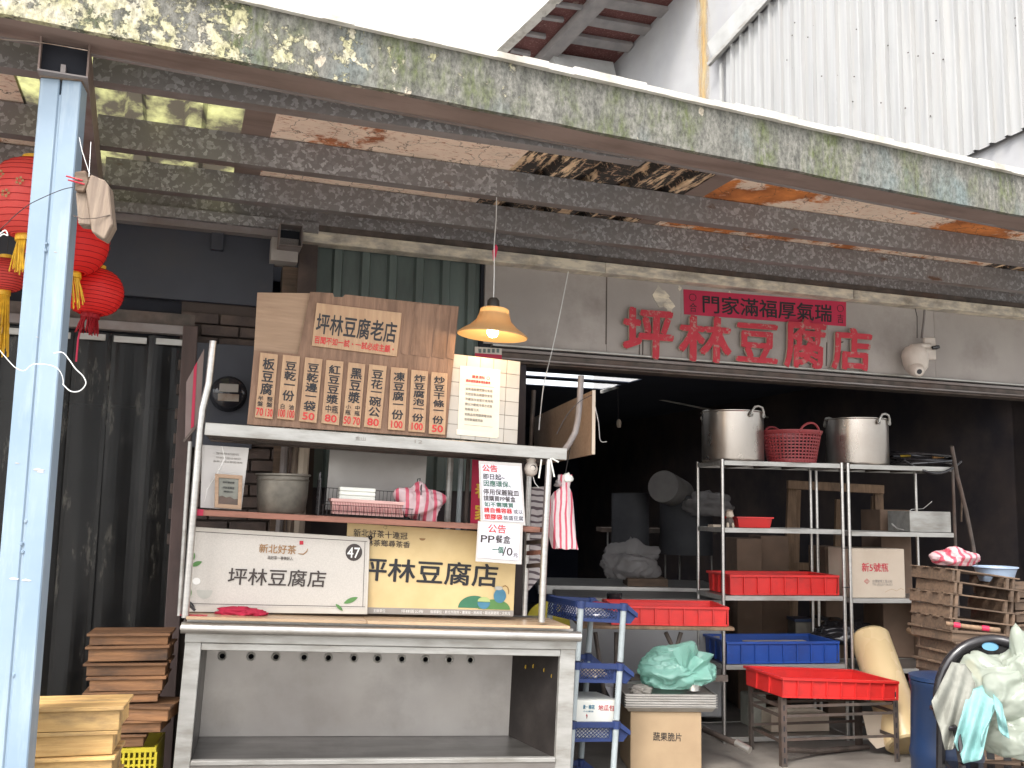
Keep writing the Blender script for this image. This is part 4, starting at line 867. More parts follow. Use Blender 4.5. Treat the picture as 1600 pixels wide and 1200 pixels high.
# ================================================================== CAMERAS
def seccam(): pass
K = Fr(FA.w(FA.hit(1436, 560, -.14)), 0)
sc_ = thing('security_camera', 'white domed security camera on a wall bracket at the right of the lintel', 'camera', K)
u = .0037*1
def kp(px, py, ly=0): return K.hit(px, py, ly)
MB().lathe([(.0, .075), (.05, .07), (.075, .045), (.088, .01), (.086, -.05), (.075, -.095), (.05, -.12), (0, -.13)], kp(1429, 556), 26, T=MX.Rotation(rad(-8), 4, 'Y')).build('dome_body', 'camwhite', sc_, smooth=True)
c_ = kp(1430, 577, -.03); 
MB().lathe([(0, -.075), (.03, -.072), (.048, -.05), (.052, -.01), (.05, .03)], c_, 22, T=MX.Rotation(rad(-70), 4, 'X')).build('lens_ball', 'camwhite', sc_, smooth=True)
MB().lathe([(0, .003), (.018, .003), (.018, -.003), (0, -.003)], c_+V((0, -.068, -.026)), 18, T=MX.Rotation(rad(-70), 4, 'X')).build('lens', 'lens', sc_)
MB().cbox(kp(1452, 545, .1), (.085, .03, .16)).build('wall_plate', 'camwhite', sc_, bevel=.006)
MB().tube([kp(1452, 540, .08), kp(1440, 540, .02), kp(1424, 543, -.005)], [.02, .018, .025], 10).build('arm', 'camwhite', sc_, smooth=True)
MB().lathe([(.012, -.02), (.016, .01), (.012, .03), (.0, .035)], kp(1461, 543, .06), 10, T=MX.Rotation(rad(80), 4, 'Y')).build('antenna', 'black', sc_)
MB().tube([kp(1445, 484, .15), kp(1443, 505, .15), kp(1440, 528, .13)], .009, 8).build('mounting_rod', 'flange', sc_)
MB().tube([kp(1418, 478, .15), kp(1430, 482, .14), kp(1433, 495, .14), kp(1433, 528, .12)], .003, 6).build('cable', 'wiredk', sc_)
K2 = Fr(ST.w(ST.hit(832, 725, .05)), 11.6)
s3 = thing('security_camera', 'small white camera clamped under the shelf of the stand', 'camera', K2)
def kp(px, py, ly=0): return K2.hit(px, py, ly)
MB().lathe([(.0, .03), (.018, .028), (.026, .018), (.022, .0), (.03, -.015), (.036, -.035), (.03, -.06), (.015, -.072), (0, -.075)], kp(830, 722), 22).build('body', 'camwhite', s3, smooth=True)
MB().lathe([(0, -.004), (.014, -.003), (.016, 0)], kp(833, 731, -.034), 16, T=MX.Rotation(rad(90), 4, 'X')).build('lens', 'lens', s3)
MB().cbox(kp(829, 712, 0), (.06, .05, .012)).build('clamp', 'camwhite', s3, bevel=.003); MB().tube([kp(832, 742), kp(836, 755), kp(842, 762)], .002, 5).build('cable', 'wire', s3)
# ================================================================== PENDANT LAMP
LP_ = Fr(at(770, 517, 3.55)); pl = thing('pendant_lamp', 'lit amber bell-shaped pendant lamp hanging beside the menu board', 'lamp', LP_)
R1 = 56.5/FPX*3.55*SY
MB().lathe([(R1*.36, .115), (R1*.40, .11), (R1*.43, .085), (R1*.5, .05), (R1*.68, .018), (R1*.9, -.008), (R1, -.022), (R1*.985, -.028), (R1*.88, -.012), (R1*.66, .012), (R1*.48, .045), (R1*.4, .085)], (0, 0, 0), 40, T=MX.Rotation(rad(4), 4, 'Y')).build('shade', 'amber', pl, smooth=True)
MB().lathe([(0, .17), (.02, .168), (.03, .155), (.032, .12), (.058, .112), (.058, .108), (0, .108)], (0, 0, 0), 20).build('lamp_holder', 'bulbholder', pl, smooth=True)
MB().lathe([(0, -.035), (.02, -.03), (.03, -.012), (.028, .01), (.016, .04), (.014, .11), (0, .11)], (0, 0, 0), 20).build('bulb', 'bulb', pl, smooth=True)
MB().tube([(0, 0, .165), (.001, 0, .3), (-.003, 0, .45), (.004, .05, .6), (0, .06, 1.12)], .0028, 6).build('cord', 'wire', pl)
MB().prism([(-.012, .03, .42), (.006, .035, .46), (.016, .035, .44), (.008, .03, .395), (-.006, .03, .37)], (0, .01, 0)).build('red_tag', 'redpaper', pl)
ld = bpy.data.lights.new('lamp_light', 'POINT'); ld.energy = 1.6; ld.color = (1, .68, .36); ld.shadow_soft_size = .03
lo = bpy.data.objects.new('lamp_light', ld); COL.objects.link(lo); lo.location = LP_.w((0, 0, -.05))
# ================================================================== LANTERNS
def lantern(px, py, Y, rx, rz, label, m='lantern', fr_='gold', tas=.25, tl=0):
    c_ = at(px, py, Y); F_ = Fr(c_, random.uniform(0, 40), tl); t_ = thing('lantern', label, 'lantern', F_, 'red lanterns hanging by the blue post')
    n_ = 12; prof = [(max(.28*rx, rx*cos(a_)**.8 if cos(a_) > 0 else 0), rz*sin(a_)) for a_ in [(-1.25+2.5*i/n_) for i in range(n_+1)]]
    MB().lathe(prof, (0, 0, 0), 32, mod=lambda a_, i_: 1-.025*abs(sin(a_*4))).build('body', m, t_, smooth=True)
    w = MB()
    for i in range(15):
        a_ = -1.2+2.4*i/14; r_ = rx*cos(a_)**.8*1.002; w.tube([(r_*cos(k*pi/12), r_*sin(k*pi/12), rz*sin(a_)) for k in range(24)], .0011, 4, closed=True)
    o = w.build('wire_hoops', 'fringe', t_); o['kind'] = 'stuff'
    zt_, zb_ = rz*sin(1.25), -rz*sin(1.25)
    MB().lathe([(.26*rx, 0), (.3*rx, 0), (.3*rx, .02), (.26*rx, .02)], (0, 0, zt_), 20).build('top_ring', 'gold', t_); MB().lathe([(.26*rx, -.02), (.31*rx, -.02), (.31*rx, .004), (.26*rx, 0)], (0, 0, zb_), 20).build('bottom_ring', 'gold' if fr_ == 'gold' else 'fringe', t_)
    MB().tube([(0, 0, zt_), (0, 0, zt_+.25)], .002, 5).build('cord', 'wiredk', t_)
    tm = MB()
    for i in range(34):
        a_ = 2*pi*i/34; r_ = .24*rx; sw = random.uniform(-.008, .008); L_ = tas*random.uniform(.85, 1.05)
        tm.tube([(r_*cos(a_), r_*sin(a_), zb_-.015), (r_*cos(a_)*1.1+sw, r_*sin(a_)*1.1, zb_-L_*.5), (r_*cos(a_)*1.2+sw*2, r_*sin(a_)*1.2, zb_-L_)], .0028, 4)
    o = tm.build('fringe', fr_, t_); o['kind'] = 'stuff'
    return t_
la = lantern(52, 312, 2.78, .175, .163, 'largest red lantern, behind the blue post at upper left', 'lantern2', 'gold', .15)
lantern(104, 378, 3.0, .175, .15, 'red lantern right behind the blue post, middle one', 'lantern', 'gold', .14, -6)
lantern(146, 456, 3.15, .131, .108, 'lowest and smallest red lantern with a dark red fringe', 'lantern', 'fringe', .09, 3)
lantern(8, 430, 3.3, .1, .08, 'small red lantern mostly behind the post with a long yellow tassel', 'lantern2', 'gold', .3)
# faint gold flower prints on the big lantern
for dx, dz in ((-.055, .05), (-.02, -.03), (.03, .02)):
    for k in range(5):
        a_ = k*2*pi/5; p = V((dx+.012*cos(a_), 0, dz+.012*sin(a_))); yy = -.175*math.sqrt(max(.05, 1-(dx/.165)**2-(dz/.155)**2))-.004
        MB().lathe([(0, -.001), (.006, 0)], (0, 0, 0), 7, T=MX.Translation((p.x, yy, p.z)) @ MX.Rotation(rad(90), 4, 'X')).build('printed_petal', 'ochreink', la).matrix_basis = la.matrix_world.to_3x3().inverted().to_4x4()
p = at(120, 560, 3.15); o = MB().tube([at(128, 505, 3.15), at(122, 530, 3.15), at(119, 565, 3.15)], .004, 6).build('red_cord', 'redpaper'); o.name = 'dangling_string'; tag(o, 'red cord dangling under the smallest lantern', 'cord')
# ================================================================== WOOD BLOCKS TIED TO THE POST
wb = Fr(at(146, 320, 2.36), 10, 4); t_ = thing('wooden_blocks', 'two weathered wood blocks tied with wire high on the blue post', 'wood blocks', wb)
def wp(px, py, ly=0): return wb.hit(px, py, ly)
MB().prism([wp(*a_) for a_ in [(134, 296), (141, 272), (163, 281), (170, 290), (176, 350), (163, 374), (143, 362)]], (0, .07, 0)).build('block', 'oldblock', t_, bevel=.004)
MB().prism([wp(*a_, .02) for a_ in [(118, 300), (136, 296), (143, 352), (122, 350)]], (0, .06, 0)).build('block', 'oldblock', t_, bevel=.004)
MB().prism([wp(*a_, -.0) for a_ in [(116, 268), (134, 266), (139, 283), (131, 300), (117, 298)]], (0, .07, 0)).build('block', 'mold2', t_, bevel=.004)
MB().tube([wp(140, 272), wp(128, 235, .02), wp(124, 215, .03)], .0012, 5).build('tie_wire', 'wire', t_); MB().tube([wp(139, 276), wp(141, 240, .02), wp(142, 222, .04)], .0012, 5).build('tie_wire', 'wire', t_)
MB().tube([wp(115, 337, -.01), wp(128, 342, -.012), wp(150, 341, -.012), wp(172, 336, .0)], .0018, 5).build('tie_wire', 'darksteel', t_)
for x, y_ in ((103, 275), (106, 281)): MB().tube([wp(x, y_, -.015), wp(x+26, y_+7, 0)], .0028, 6).build('rusty_nail', 'redpaint', t_)
# loose wires
def wires(name, pts, r, m, label, Y=None):
    pp = [at(x, y_, (Y if Y else yy)) for (x, y_, *r0) in pts for yy in [r0[0] if r0 else Y]]
    # smooth through points
    out = []
    for i in range(len(pp)-1):
        p0, p1, p2, p3 = pp[max(i-1, 0)], pp[i], pp[i+1], pp[min(i+2, len(pp)-1)]
        for k in range(6):
            t = k/6; out.append(.5*((2*p1)+(p2-p0)*t+(2*p0-5*p1+4*p2-p3)*t*t+(3*p1-p0-3*p2+p3)*t*t*t))
    out.append(pp[-1]); o = MB().tube(out, r, 6).build(name, m, smooth=True); tag(o, label, 'wire'); return o
wires('hanging_wire', [(-4, 543), (12, 562), (25, 575), (38, 579), (50, 570), (62, 569), (80, 571), (92, 578), (98, 590), (99, 602)], .0014, 'wire', 'thin white wire curling across the blue post', 2.3)
wires('hanging_wire', [(84, 552), (98, 551), (108, 562), (118, 576), (130, 588), (134, 600), (124, 611), (110, 611), (98, 600)], .0018, 'wire', 'white wire loop hanging off the right side of the blue post', 2.3)
wires('hanging_wire', [(-4, 362), (10, 350), (22, 338), (42, 322), (60, 312), (95, 297), (116, 292)], .0014, 'wiredk', 'thin dark wire strung across the blue post below the blocks', 2.33)
wires('hanging_wire', [(-4, 372), (5, 366), (12, 368), (8, 360), (-3, 368)], .002, 'wire', 'pale twisted wire end at the left edge of the photo', 2.33)
wires('hanging_wire', [(-4, 61), (60, 66), (137, 79)], .0016, 'rustend', 'thin line stretched across the top of the blue post', 2.34)
wires('hanging_wire', [(888, 424, 4.2), (882, 455, 4.2), (873, 500, 4.2), (862, 550, 4.2), (850, 600, 4.0), (845, 640, 4.0), (842, 672, 4.0)], .0032, 'wire', 'long pale wire hanging from the canopy in front of the doorway')
wires('hanging_wire', [(697, 375), (700, 395), (712, 418), (728, 430), (742, 420), (754, 388)], .004, 'wiredk', 'dark cable loop drooping under the pale beam', 4.55)
wires('hanging_wire', [(928, 628, 4.4), (935, 660, 4.4), (938, 688, 4.4), (948, 690, 4.4)], .003, 'wire', 'thin hooked wire inside the dark doorway')
wires('hanging_wire', [(965, 600), (966, 640), (966, 655)], .003, 'wiredk', 'cord with a small pull weight inside the doorway', 6.0)
o = MB().lathe([(0, .04), (.016, .03), (.02, 0), (.016, -.03), (0, -.035)], at(967, 662, 6.0), 12).build('pull_weight', 'cardpale', smooth=True); tag(o, 'small oval pull weight hanging in the dark doorway', 'pull weight')
wires('hanging_wire', [(165, 405), (185, 428), (210, 462), (245, 500), (280, 535), (300, 545)], .004, 'flange', 'slack brown cable crossing the dark panel', 3.95)
wires('hanging_cable', [(1400, 474, 5.3), (1402, 490, 5.3), (1404, 503, 5.3), (1402, 513, 5.3), (1396, 514, 5.3), (1393, 508, 5.3)], .006, 'wire', 'short white cable with a hooked end below the beam')
wires('hanging_cable', [(1398, 482, 5.32), (1392, 492, 5.32), (1391, 500, 5.32), (1396, 508, 5.32)], .004, 'wiredk', 'short black cable next to the hooked white one')
# dangling bracket under the purlin
o = MB().prism([at(501, 324, 4.05), at(515, 326, 4.05), at(511, 341, 4.05), at(505, 340, 4.05)], (0, .02, 0)).build('small_bracket', 'cardpale'); tag(o, 'small cream plastic bracket hanging under the purlin', 'bracket')
# ================================================================== STRIP CURTAIN, ELECTRIC METER
cu = thing('strip_curtain', 'dark grimy plastic strip curtain hanging in the left doorway', 'curtain', FA)
ctop = zz-.1
edges = [(-30, 38), (28, 104), (98, 158), (150, 226), (218, 292)]
for i, (e0, e1) in enumerate(edges):
    a_, b_ = FA.hit(e0, 750, .0).x, FA.hit(e1, 750, .0).x; mb = MB(); yb_ = .02+.02*(i % 2); K_ = 10
    for j in range(K_):
        u0, u1 = j/K_, (j+1)/K_; 
        for r0 in range(8):
            z0_, z1_ = .03+(ctop-.03)*r0/8, .03+(ctop-.03)*(r0+1)/8
            F0 = lambda u_, z_: yb_+.012*sin(u_*6.3+i)+.02*NZ.noise(V((u_*1.5+i*3, z_*.8, i)))
            X0_, X1_ = a_+(b_-a_)*u0, a_+(b_-a_)*u1
            mb.quad([(X0_, F0(u0, z0_), z0_), (X1_, F0(u1, z0_), z0_), (X1_, F0(u1, z1_), z1_), (X0_, F0(u0, z1_), z1_)])
    mb.build('strip', 'strip', cu, smooth=True)
    x0_, x1_ = a_+(b_-a_)*.15, a_+(b_-a_)*.85; o = MB().box(x0_, x1_, yb_-.03, yb_-.022, ctop-.05, ctop-.015).build('clip_plate', 'alu', cu, bevel=.002)
    for k in range(3): MB().lathe([(0, -.003), (.006, -.002), (.006, 0)], (x0_+(x1_-x0_)*(.15+.35*k), yb_-.03, ctop-.032), 8, T=MX.Rotation(rad(90), 4, 'X')).build('bolt', 'ink', o)
cb = thing('back_room', 'dim things behind the strip curtain', 'shelf', FA) if False else None
em = Fr(FA.w(FA.hit(357, 615, -.08)), 17); t_ = thing('electric_meter', 'round glass electric meter on a dark board behind the stand', 'meter', em)
MB().box(-.19, .14, .03, .07, -.3, .28).build('backboard', 'darkpanel', t_, bevel=.003)
MB().lathe([(0, -.08), (.06, -.078), (.083, -.06), (.088, 0), (.1, .02), (.1, .03)], (0, 0, 0), 30, T=MX.Rotation(rad(90), 4, 'X') @ MX.Scale(-1, 4, (0, 0, 1))).build('glass_cover', 'lens', t_, smooth=True)
MB().box(-.05, .05, -.084, -.08, .0, .045).build('dial_plate', 'greyink', t_, bevel=.002); MB().box(-.055, .055, -.083, -.08, -.05, -.01).build('name_plate', 'rustend', t_, bevel=.002)
# ================================================================== THINGS ON THE MIDDLE SHELF
mz = mz1+.001
def on(px, ly, fr=ST, z=None): p = fr.hit(px, 800, ly); return V((p.x, ly, mz if z is None else z))
t_ = thing('laminated_sheet', 'shiny laminated certificate standing behind the small photo frame', 'certificate', ST)
q = qd(ST, [(316, 695), (389, 700), (377, 797), (313, 793)], .1); o = MB().prism(q, (0, .003, 0)).build('laminated_page', 'sleeve', t_)
lettering([('營業登記證明', .3, .8, .1, .14), ('坪林豆腐店登記', .3, .85, .17, .205), ('負責人地址營業項目', .25, .9, .23, .265)], q, 'greyink', o, 0, name='small_lettering')
MB().tube([bl_(q, .42, .0), bl_(q, .5, .2), bl_(q, .35, .45), bl_(q, .15, .7), bl_(q, .1, .9)], [.002, .004, .003, .003, .001], 6).build('painted_sheen', 'whiteink', t_)  # white line laid on the page as a painted sheen
t_ = thing('photo_frame', 'small pale wooden photo frame standing on the middle shelf', 'photo frame', ST)
q = qd(ST, [(336, 740), (379, 743), (377, 796), (335, 793)], .05); q2 = [bl_(q, .14, .11), bl_(q, .86, .11), bl_(q, .86, .88), bl_(q, .14, .88)]
for a_, b_, c_, d_ in ((q[0], q[1], q2[1], q2[0]), (q[1], q[2], q2[2], q2[1]), (q[2], q[3], q2[3], q2[2]), (q[3], q[0], q2[0], q2[3])): MB().prism([a_, b_, c_, d_], (0, .012, 0)).build('frame_side', 'ply2', t_, bevel=.001)
o = MB().prism([p+V((0, .006, 0)) for p in q2], (0, .004, 0)).build('picture', 'beige', t_); q3 = [p+V((0, .005, 0)) for p in q2]
lettering([('品好茶認證', .2, .8, .12, .2), ('坪林豆腐店', .2, .8, .32, .41), ('感謝您', .25, .75, .48, .55)], q3, 'ink', o, 0, name='small_lettering'); MB().prism([bl_(q3, u_, v_) for u_, v_ in ((0, 1), (0, .72), (.2, .68), (.4, .74), (.6, .7), (.8, .78), (1, .76), (1, 1))], (0, -.001, 0)).build('printed_hill', 'darksteel', o)
p = on(440, .16); t_ = Fr(ST.w(p), 0); r_ = 38/FPX*4.98; h_ = 55/FPX*4.98
o = thing('cooking_pot', 'dented old grey metal pot on the middle shelf', 'pot', t_)
MB().lathe([(0, 0), (r_*.86, 0), (r_*.92, .01), (r_*.99, h_*.5), (r_, h_*.86), (r_*1.0, h_), (r_*1.08, h_+.004), (r_*1.08, h_+.012), (r_*.96, h_+.012), (r_*.95, h_*.8), (r_*.88, .012), (0, .012)], (0, 0, 0), 36).build('pot_body', 'oldpot', o, smooth=True)
MB().tube([(r_*cos(k*pi/14), r_*sin(k*pi/14), h_*.9) for k in range(28)], .004, 6, closed=True).build('rim_band', 'oldpot', o, smooth=True)
# wire basket with things
wbk = thing('wire_basket', 'black wire basket on the middle shelf holding a pink tray', 'basket', ST)
bx0, bx1 = on(497, .06).x, on(655, .06).x; by0, by1 = .04, .27; hh = .17
def wrow(mb, pts, r=.0016): mb.tube(pts, r, 5)
for x in (bx0, bx1):
    mb = MB()
    for z in [mz+.004+hh*i/5 for i in range(6)]: wrow(mb, [(x, by0, z), (x, by1, z)])
    for i in range(9): yy = by0+(by1-by0)*i/8; wrow(mb, [(x, yy, mz+.004), (x, yy, mz+hh+.004)])
    o = mb.build('wire_side', 'black', wbk); o['kind'] = 'stuff'
for yy, h2 in ((by0, .055), (by1, .14)):
    mb = MB()
    for z in (mz+.004, mz+h2*.5, mz+h2): wrow(mb, [(bx0, yy, z), (bx1, yy, z)])
    for i in range(26): x = bx0+(bx1-bx0)*i/25; wrow(mb, [(x, yy, mz+.004), (x, yy, mz+h2)], .0012)
    o = mb.build('wire_front' if yy == by0 else 'wire_back', 'black', wbk); o['kind'] = 'stuff'
for x in (bx0, bx1):
    for yy in (by0, by1): MB().tube([(x, yy, mz), (x, yy, mz+hh+.01)], .003, 6).build('corner_wire', 'black', wbk)
    MB().tube([(x, .1, mz+hh), (x, .1, mz+hh+.04), (x, .18, mz+hh+.04), (x, .18, mz+hh)], .0028, 6).build('handle', 'black', wbk)
t_ = thing('pink_tray', 'pale pink slotted plastic tray inside the wire basket', 'tray', ST)
x0_, x1_ = on(517, .1).x, on(632, .1).x; z0_ = mz+.012; z1_ = mz+.085
def trayshell(mb, x0, x1, y0, y1, z0, z1, t, tp=.0):
    # open box, walls slightly flared
    for (a_, b_, c_, d_) in (((x0+tp, y0+tp), (x1-tp, y0+tp), (x1, y0), (x0, y0)), ((x1-tp, y0+tp), (x1-tp, y1-tp), (x1, y1), (x1, y0)), ((x1-tp, y1-tp), (x0+tp, y1-tp), (x0, y1), (x1, y1)), ((x0+tp, y1-tp), (x0+tp, y0+tp), (x0, y0), (x0, y1))):
        cx, cy = (x0+x1)/2, (y0+y1)/2
        def inn(p_): return (p_[0]+(t if p_[0] < cx else -t), p_[1]+(t if p_[1] < cy else -t))
        P_ = [(*a_, z0), (*b_, z0), (*c_, z1), (*d_, z1)]; Q_ = [(*inn(a_), z0), (*inn(b_), z0), (*inn(c_), z1), (*inn(d_), z1)]
        mb.add(P_+Q_, [(0, 1, 2, 3), (7, 6, 5, 4), (3, 2, 6, 7), (0, 4, 5, 1), (0, 3, 7, 4), (1, 5, 6, 2)])
    mb.box(x0+tp, x1-tp, y0+tp, y1-tp, z0, z0+t); return mb
mb = trayshell(MB(), x0_, x1_, .07, .24, z0_, z1_, .003, .008); mb.build('tray_body', 'pinkp', t_)
mb = MB(); mb.box(x0_-.006, x1_+.006, .064, .072, z1_-.012, z1_+.002).box(x0_-.006, x1_+.006, .238, .246, z1_-.012, z1_+.002).box(x0_-.006, x0_+.003, .0721, .238, z1_-.012, z1_+.002).box(x1_-.003, x1_+.006, .0721, .238, z1_-.012, z1_+.002); mb.build('rim', 'pinkp', t_)
mb = MB()
for i in range(44): x = x0_+.01+(x1_-x0_-.02)*i/43; mb.box(x-.0012, x+.0012, .0715, .074, z0_+.008, z1_-.014)
o = mb.build('slots', 'basketred', t_); o['kind'] = 'stuff'
t_ = thing('foam_boxes', 'stack of white foam boxes in the pink tray', 'box', ST)
x0_, x1_ = on(527, .15).x, on(583, .15).x
for i in range(5):
    z = z0_+.03+i*.021; MB().prism([(x0_, .1, z), (x1_, .1, z), (x1_, .22, z), (x0_, .22, z)], (0, 0, .02)).build('foam_box', 'foam', t_, bevel=.004)
def blob(fr, c, r, name, m, seed, amp=.25, label=None, cat=None, sub=4, fq=2.2, parent=None, flatb=True, peaks=()):
    bm = bmesh.new(); bmesh.ops.create_icosphere(bm, subdivisions=sub, radius=1); c = V(c); r = V(r)
    for v in bm.verts:
        d_ = v.co.normalized(); n1 = NZ.noise(d_*fq+V((seed, 0, 0))); n2 = 1-abs(NZ.noise(d_*fq*2.1+V((0, seed, 0))))*2; n3 = 1-abs(NZ.noise(d_*fq*5+V((0, seed, 3))))*2
        wv = V((NZ.noise(d_*3+V((seed, 1, 2))), NZ.noise(d_*3+V((2, seed, 5))), NZ.noise(d_*3+V((9, 3, seed)))))*.6; n4 = 1-abs(NZ.noise((d_+wv)*fq*3.2+V((seed, seed, 0))))*3; n5 = 1-abs(NZ.noise((d_+wv)*fq*7.5))*3
        k_ = 1+amp*(n1*1.1+n2*.35+n3*.1+n4*.22+n5*.09)
        for pd, ps, pw in peaks:
            w_ = max(0, d_.dot(V(pd).normalized())); k_ += ps*w_**pw
        q_ = V((d_.x*r.x, d_.y*r.y, d_.z*r.z))*k_
        if flatb: q_.z = max(q_.z, -r.z*.8)
        v.co = c+q_
    mb = MB(); mb.v = [tuple(v.co) for v in bm.verts]; mb.f = [tuple(v.index for v in f.verts) for f in bm.faces]; bm.free()
    me = bpy.data.meshes.new(name); me.from_pydata(mb.v, [], mb.f); me.materials.append(M[m]); me.polygons.foreach_set('use_smooth', [True]*len(me.polygons))
    o = bpy.data.objects.new(name, me); COL.objects.link(o)
    if parent: o.parent = parent
    else: o.matrix_world = fr.M
    return tag(o, label, cat)
def bag(fr, c, r, name, m, seed, knot, label=None, folds=7, amp=.16, sub=6, peaks=(), sag=.8, cat='bag'):
    # thin bag: pleats fan out from the gathered knot, with pinched creases between
    bm = bmesh.new(); bmesh.ops.create_icosphere(bm, subdivisions=sub, radius=1); c = V(c); kn = V(knot).normalized()
    ax = kn.orthogonal().normalized(); ay = kn.cross(ax)
    for v in bm.verts:
        d_ = v.co.normalized(); ct = d_.dot(kn); th = math.acos(max(-1, min(1, ct)))/pi; ph = math.atan2(d_.dot(ay), d_.dot(ax))
        w = NZ.noise(V((seed, th*3, 0)))*1.3+NZ.noise(d_*1.8+V((seed, 0, 0)))*1.1
        f1 = 1-2*abs(NZ.noise(V((cos(ph+w*.6)*folds*.3, sin(ph+w*.6)*folds*.3, seed+th*1.5)))); f2 = 1-2*abs(NZ.noise(V((cos(ph+w*.8)*folds*.65, sin(ph+w*.8)*folds*.65, seed+th*2.5+9))))
        f3 = 1-2.2*abs(NZ.noise(d_*3.5+V((w*.5, seed, 0)))); f4 = 1-2.5*abs(NZ.noise(d_*8+V((w, seed, 4))))
        k_ = 1+amp*(1.0*f1+.32*f2+.2*f3+.05*f4+1.5*NZ.noise(d_*1.5+V((0, seed, 0))))+.35*max(0, 1-th*7)-.2*max(0, 1-abs(th-.2)*8)
        for pd, ps, pw in peaks:
            w_ = max(0, d_.dot(V(pd).normalized())); k_ += ps*w_**pw
        q_ = V((d_.x*r[0], d_.y*r[1], d_.z*r[2]))*k_; q_.z = max(q_.z, -r[2]*sag); v.co = c+q_
    me = bpy.data.meshes.new(name); bm.to_mesh(me); bm.free(); me.materials.append(M[m]); me.polygons.foreach_set('use_smooth', [True]*len(me.polygons))
    o = bpy.data.objects.new(name, me); COL.objects.link(o); o.matrix_world = fr.M; return tag(o, label, cat)
bag(ST, on(657, .1)+V((0, 0, .09)), (.085, .05, .075), 'striped_bag', 'striped2', 3.1, (-.1, 0, 1), 'crumpled red striped plastic bag draped over the wire basket', 5, .22, 5, sag=1.3, peaks=(((-1, 0, .5), .6, 12), ((.5, 0, -1), .6, 10), ((.9, 0, .1), .3, 12)))
# back wall bits seen between shelves
o = fbox(ST, 512, 698, 665, 800, .55, .02).build('grey_board', 'steelw', None, ST); tag(o, 'plain grey board behind the middle shelf', 'board')
for px, m_, r_ in ((705, 'alu', .018), (722, 'polegrey', .014), (733, 'darksteel', .012), (445, 'flange', .02), (475, 'cardpale', .03), (462, 'oldblock', .018)):
    p0, p1 = ST.hit(px, 690, .5), ST.hit(px-6, 880, .5); o = MB().tube([(p0.x, .5, p0.z+.15), (p1.x, .5, .02)], r_, 8).build('pipe', m_, None, ST, smooth=True)
    tag(o, {705: 'dull metal pipe behind the wire basket', 722: 'pale grey pipe right of the wire basket', 733: 'thin dark pipe next to the red poster', 445: 'brown pipe behind the old pot', 475: 'thick cream pipe right of the old pot', 462: 'narrow timber strip behind the old pot'}[px], 'pipe')
rp = thing('red_poster', 'red paper with gold characters behind the handwritten notice', 'poster', ST); q = qd(ST, [(738, 718), (782, 722), (778, 822), (735, 818)], .32); o = MB().prism(q, (0, .003, 0)).build('paper', 'redpaper', rp)
lettering([('春', .12, .7, .35, .6), ('家', .12, .7, .68, .95)], q, 'goldink', o, .03)
rg = blob(ST, ST.hit(372, 957, .1), (.085, .03, .022), 'red_rag', 'ragred', 5, .45, 'crumpled crimson rag on the wooden counter top', 'cloth', peaks=(((1, 0, 0), .25, 5),))
rg = blob(ST, ST.hit(398, 958, .08), (.05, .03, .016), 'red_rag', 'ragred', 9, .4, 'loose end of crimson cloth beside the larger rag', 'cloth')
o = ST.hit(300, 962, .06); MB().box(o.x-.05, o.x+.07, .0, .04, cz+.0065, cz+.009).build('red_card', 'redpaint', None, ST); tag(bpy.data.objects['red_card'], 'faded red card at the left end of the counter', 'card')
o = MB().bar(ST.hit(285, 935, .05), ST.hit(305, 954, .05), .012, .012).build('strap', 'black', None, ST); tag(o, 'black strap at the left foot of the grey sign', 'strap')
# ================================================================== SHELF RACKS
RKX = WF.hit(1129, 800, 6.5).x
RK = Fr((RKX, 6.5, 0), 10)
def rack(fr, x0, x1, y0, y1, ztop, shelves, label, skip=()):
    t_ = thing('shelf_rack', label, 'rack', fr, 'metal shelf racks in the shop front')
    for (x, y_) in ((x0, y0), (x1, y0), (x0, y1), (x1, y1)):
        if (x, y_) in skip: continue
        MB().tube([(x, y_, .0), (x, y_, ztop+.008)], .0115, 10).build('pole', 'steel', t_, smooth=True)
    for z in shelves:
        MB().box(x0+.013, x1-.013, y0-.006, y0+.006, z-.03, z).box(x0+.013, x1-.013, y1-.006, y1+.006, z-.03, z).box(x0-.006, x0+.006, y0+.012, y1-.012, z-.03, z).box(x1-.006, x1+.006, y0+.012, y1-.012, z-.03, z).build('shelf_frame', 'alu', t_)
        MB().box(x0+.0065, x1-.0065, y0+.0065, y1-.0065, z-.009, z-.003).build('shelf_plate', 'steelw', t_)
        for i in (1, 2, 3): xx = x0+(x1-x0)*i/4; MB().box(xx-.012, xx+.012, y0+.01, y1-.01, z-.028, z-.0092).build('shelf_stiffener', 'darksteel', t_)
    for z in (1.28, 1.02): MB().tube([(x1-.013, y0-.0, z), (x1+.0, y0-.013, z), (x1+.03, y0-.013, z), (x1+.045, y0, z), (x1+.02, y0+.013, z)], .003, 5).build('cable_tie', 'ink', t_)
    return t_
rz = [RK.hit(1220, y_, 0).z for y_ in (722, 826, 931, 1038, 1150)]; rx1 = RK.hit(1317, 830, 0).x
rack(RK, 0, rx1, 0, .45, rz[0], rz, 'steel wire shelf rack left, carrying red and blue crates')
x20 = RK.hit(1327, 830, 0).x; x21 = RK.hit(1492, 830, 0).x
rz2 = [RK.hit(1380, y_, 0).z for y_ in (727, 831, 935, 1045, 1150)]
r2 = rack(RK, x20, x21, 0, .45, rz2[0], rz2, 'steel shelf rack right, carrying the cardboard box and hose')
for o in list(r2.children):
    if o.name.startswith('pole') and abs(o.data.vertices[0].co.x-x21) < .03 and o.data.vertices[0].co.y < .1: o.data.materials[0] = M['darksteel']
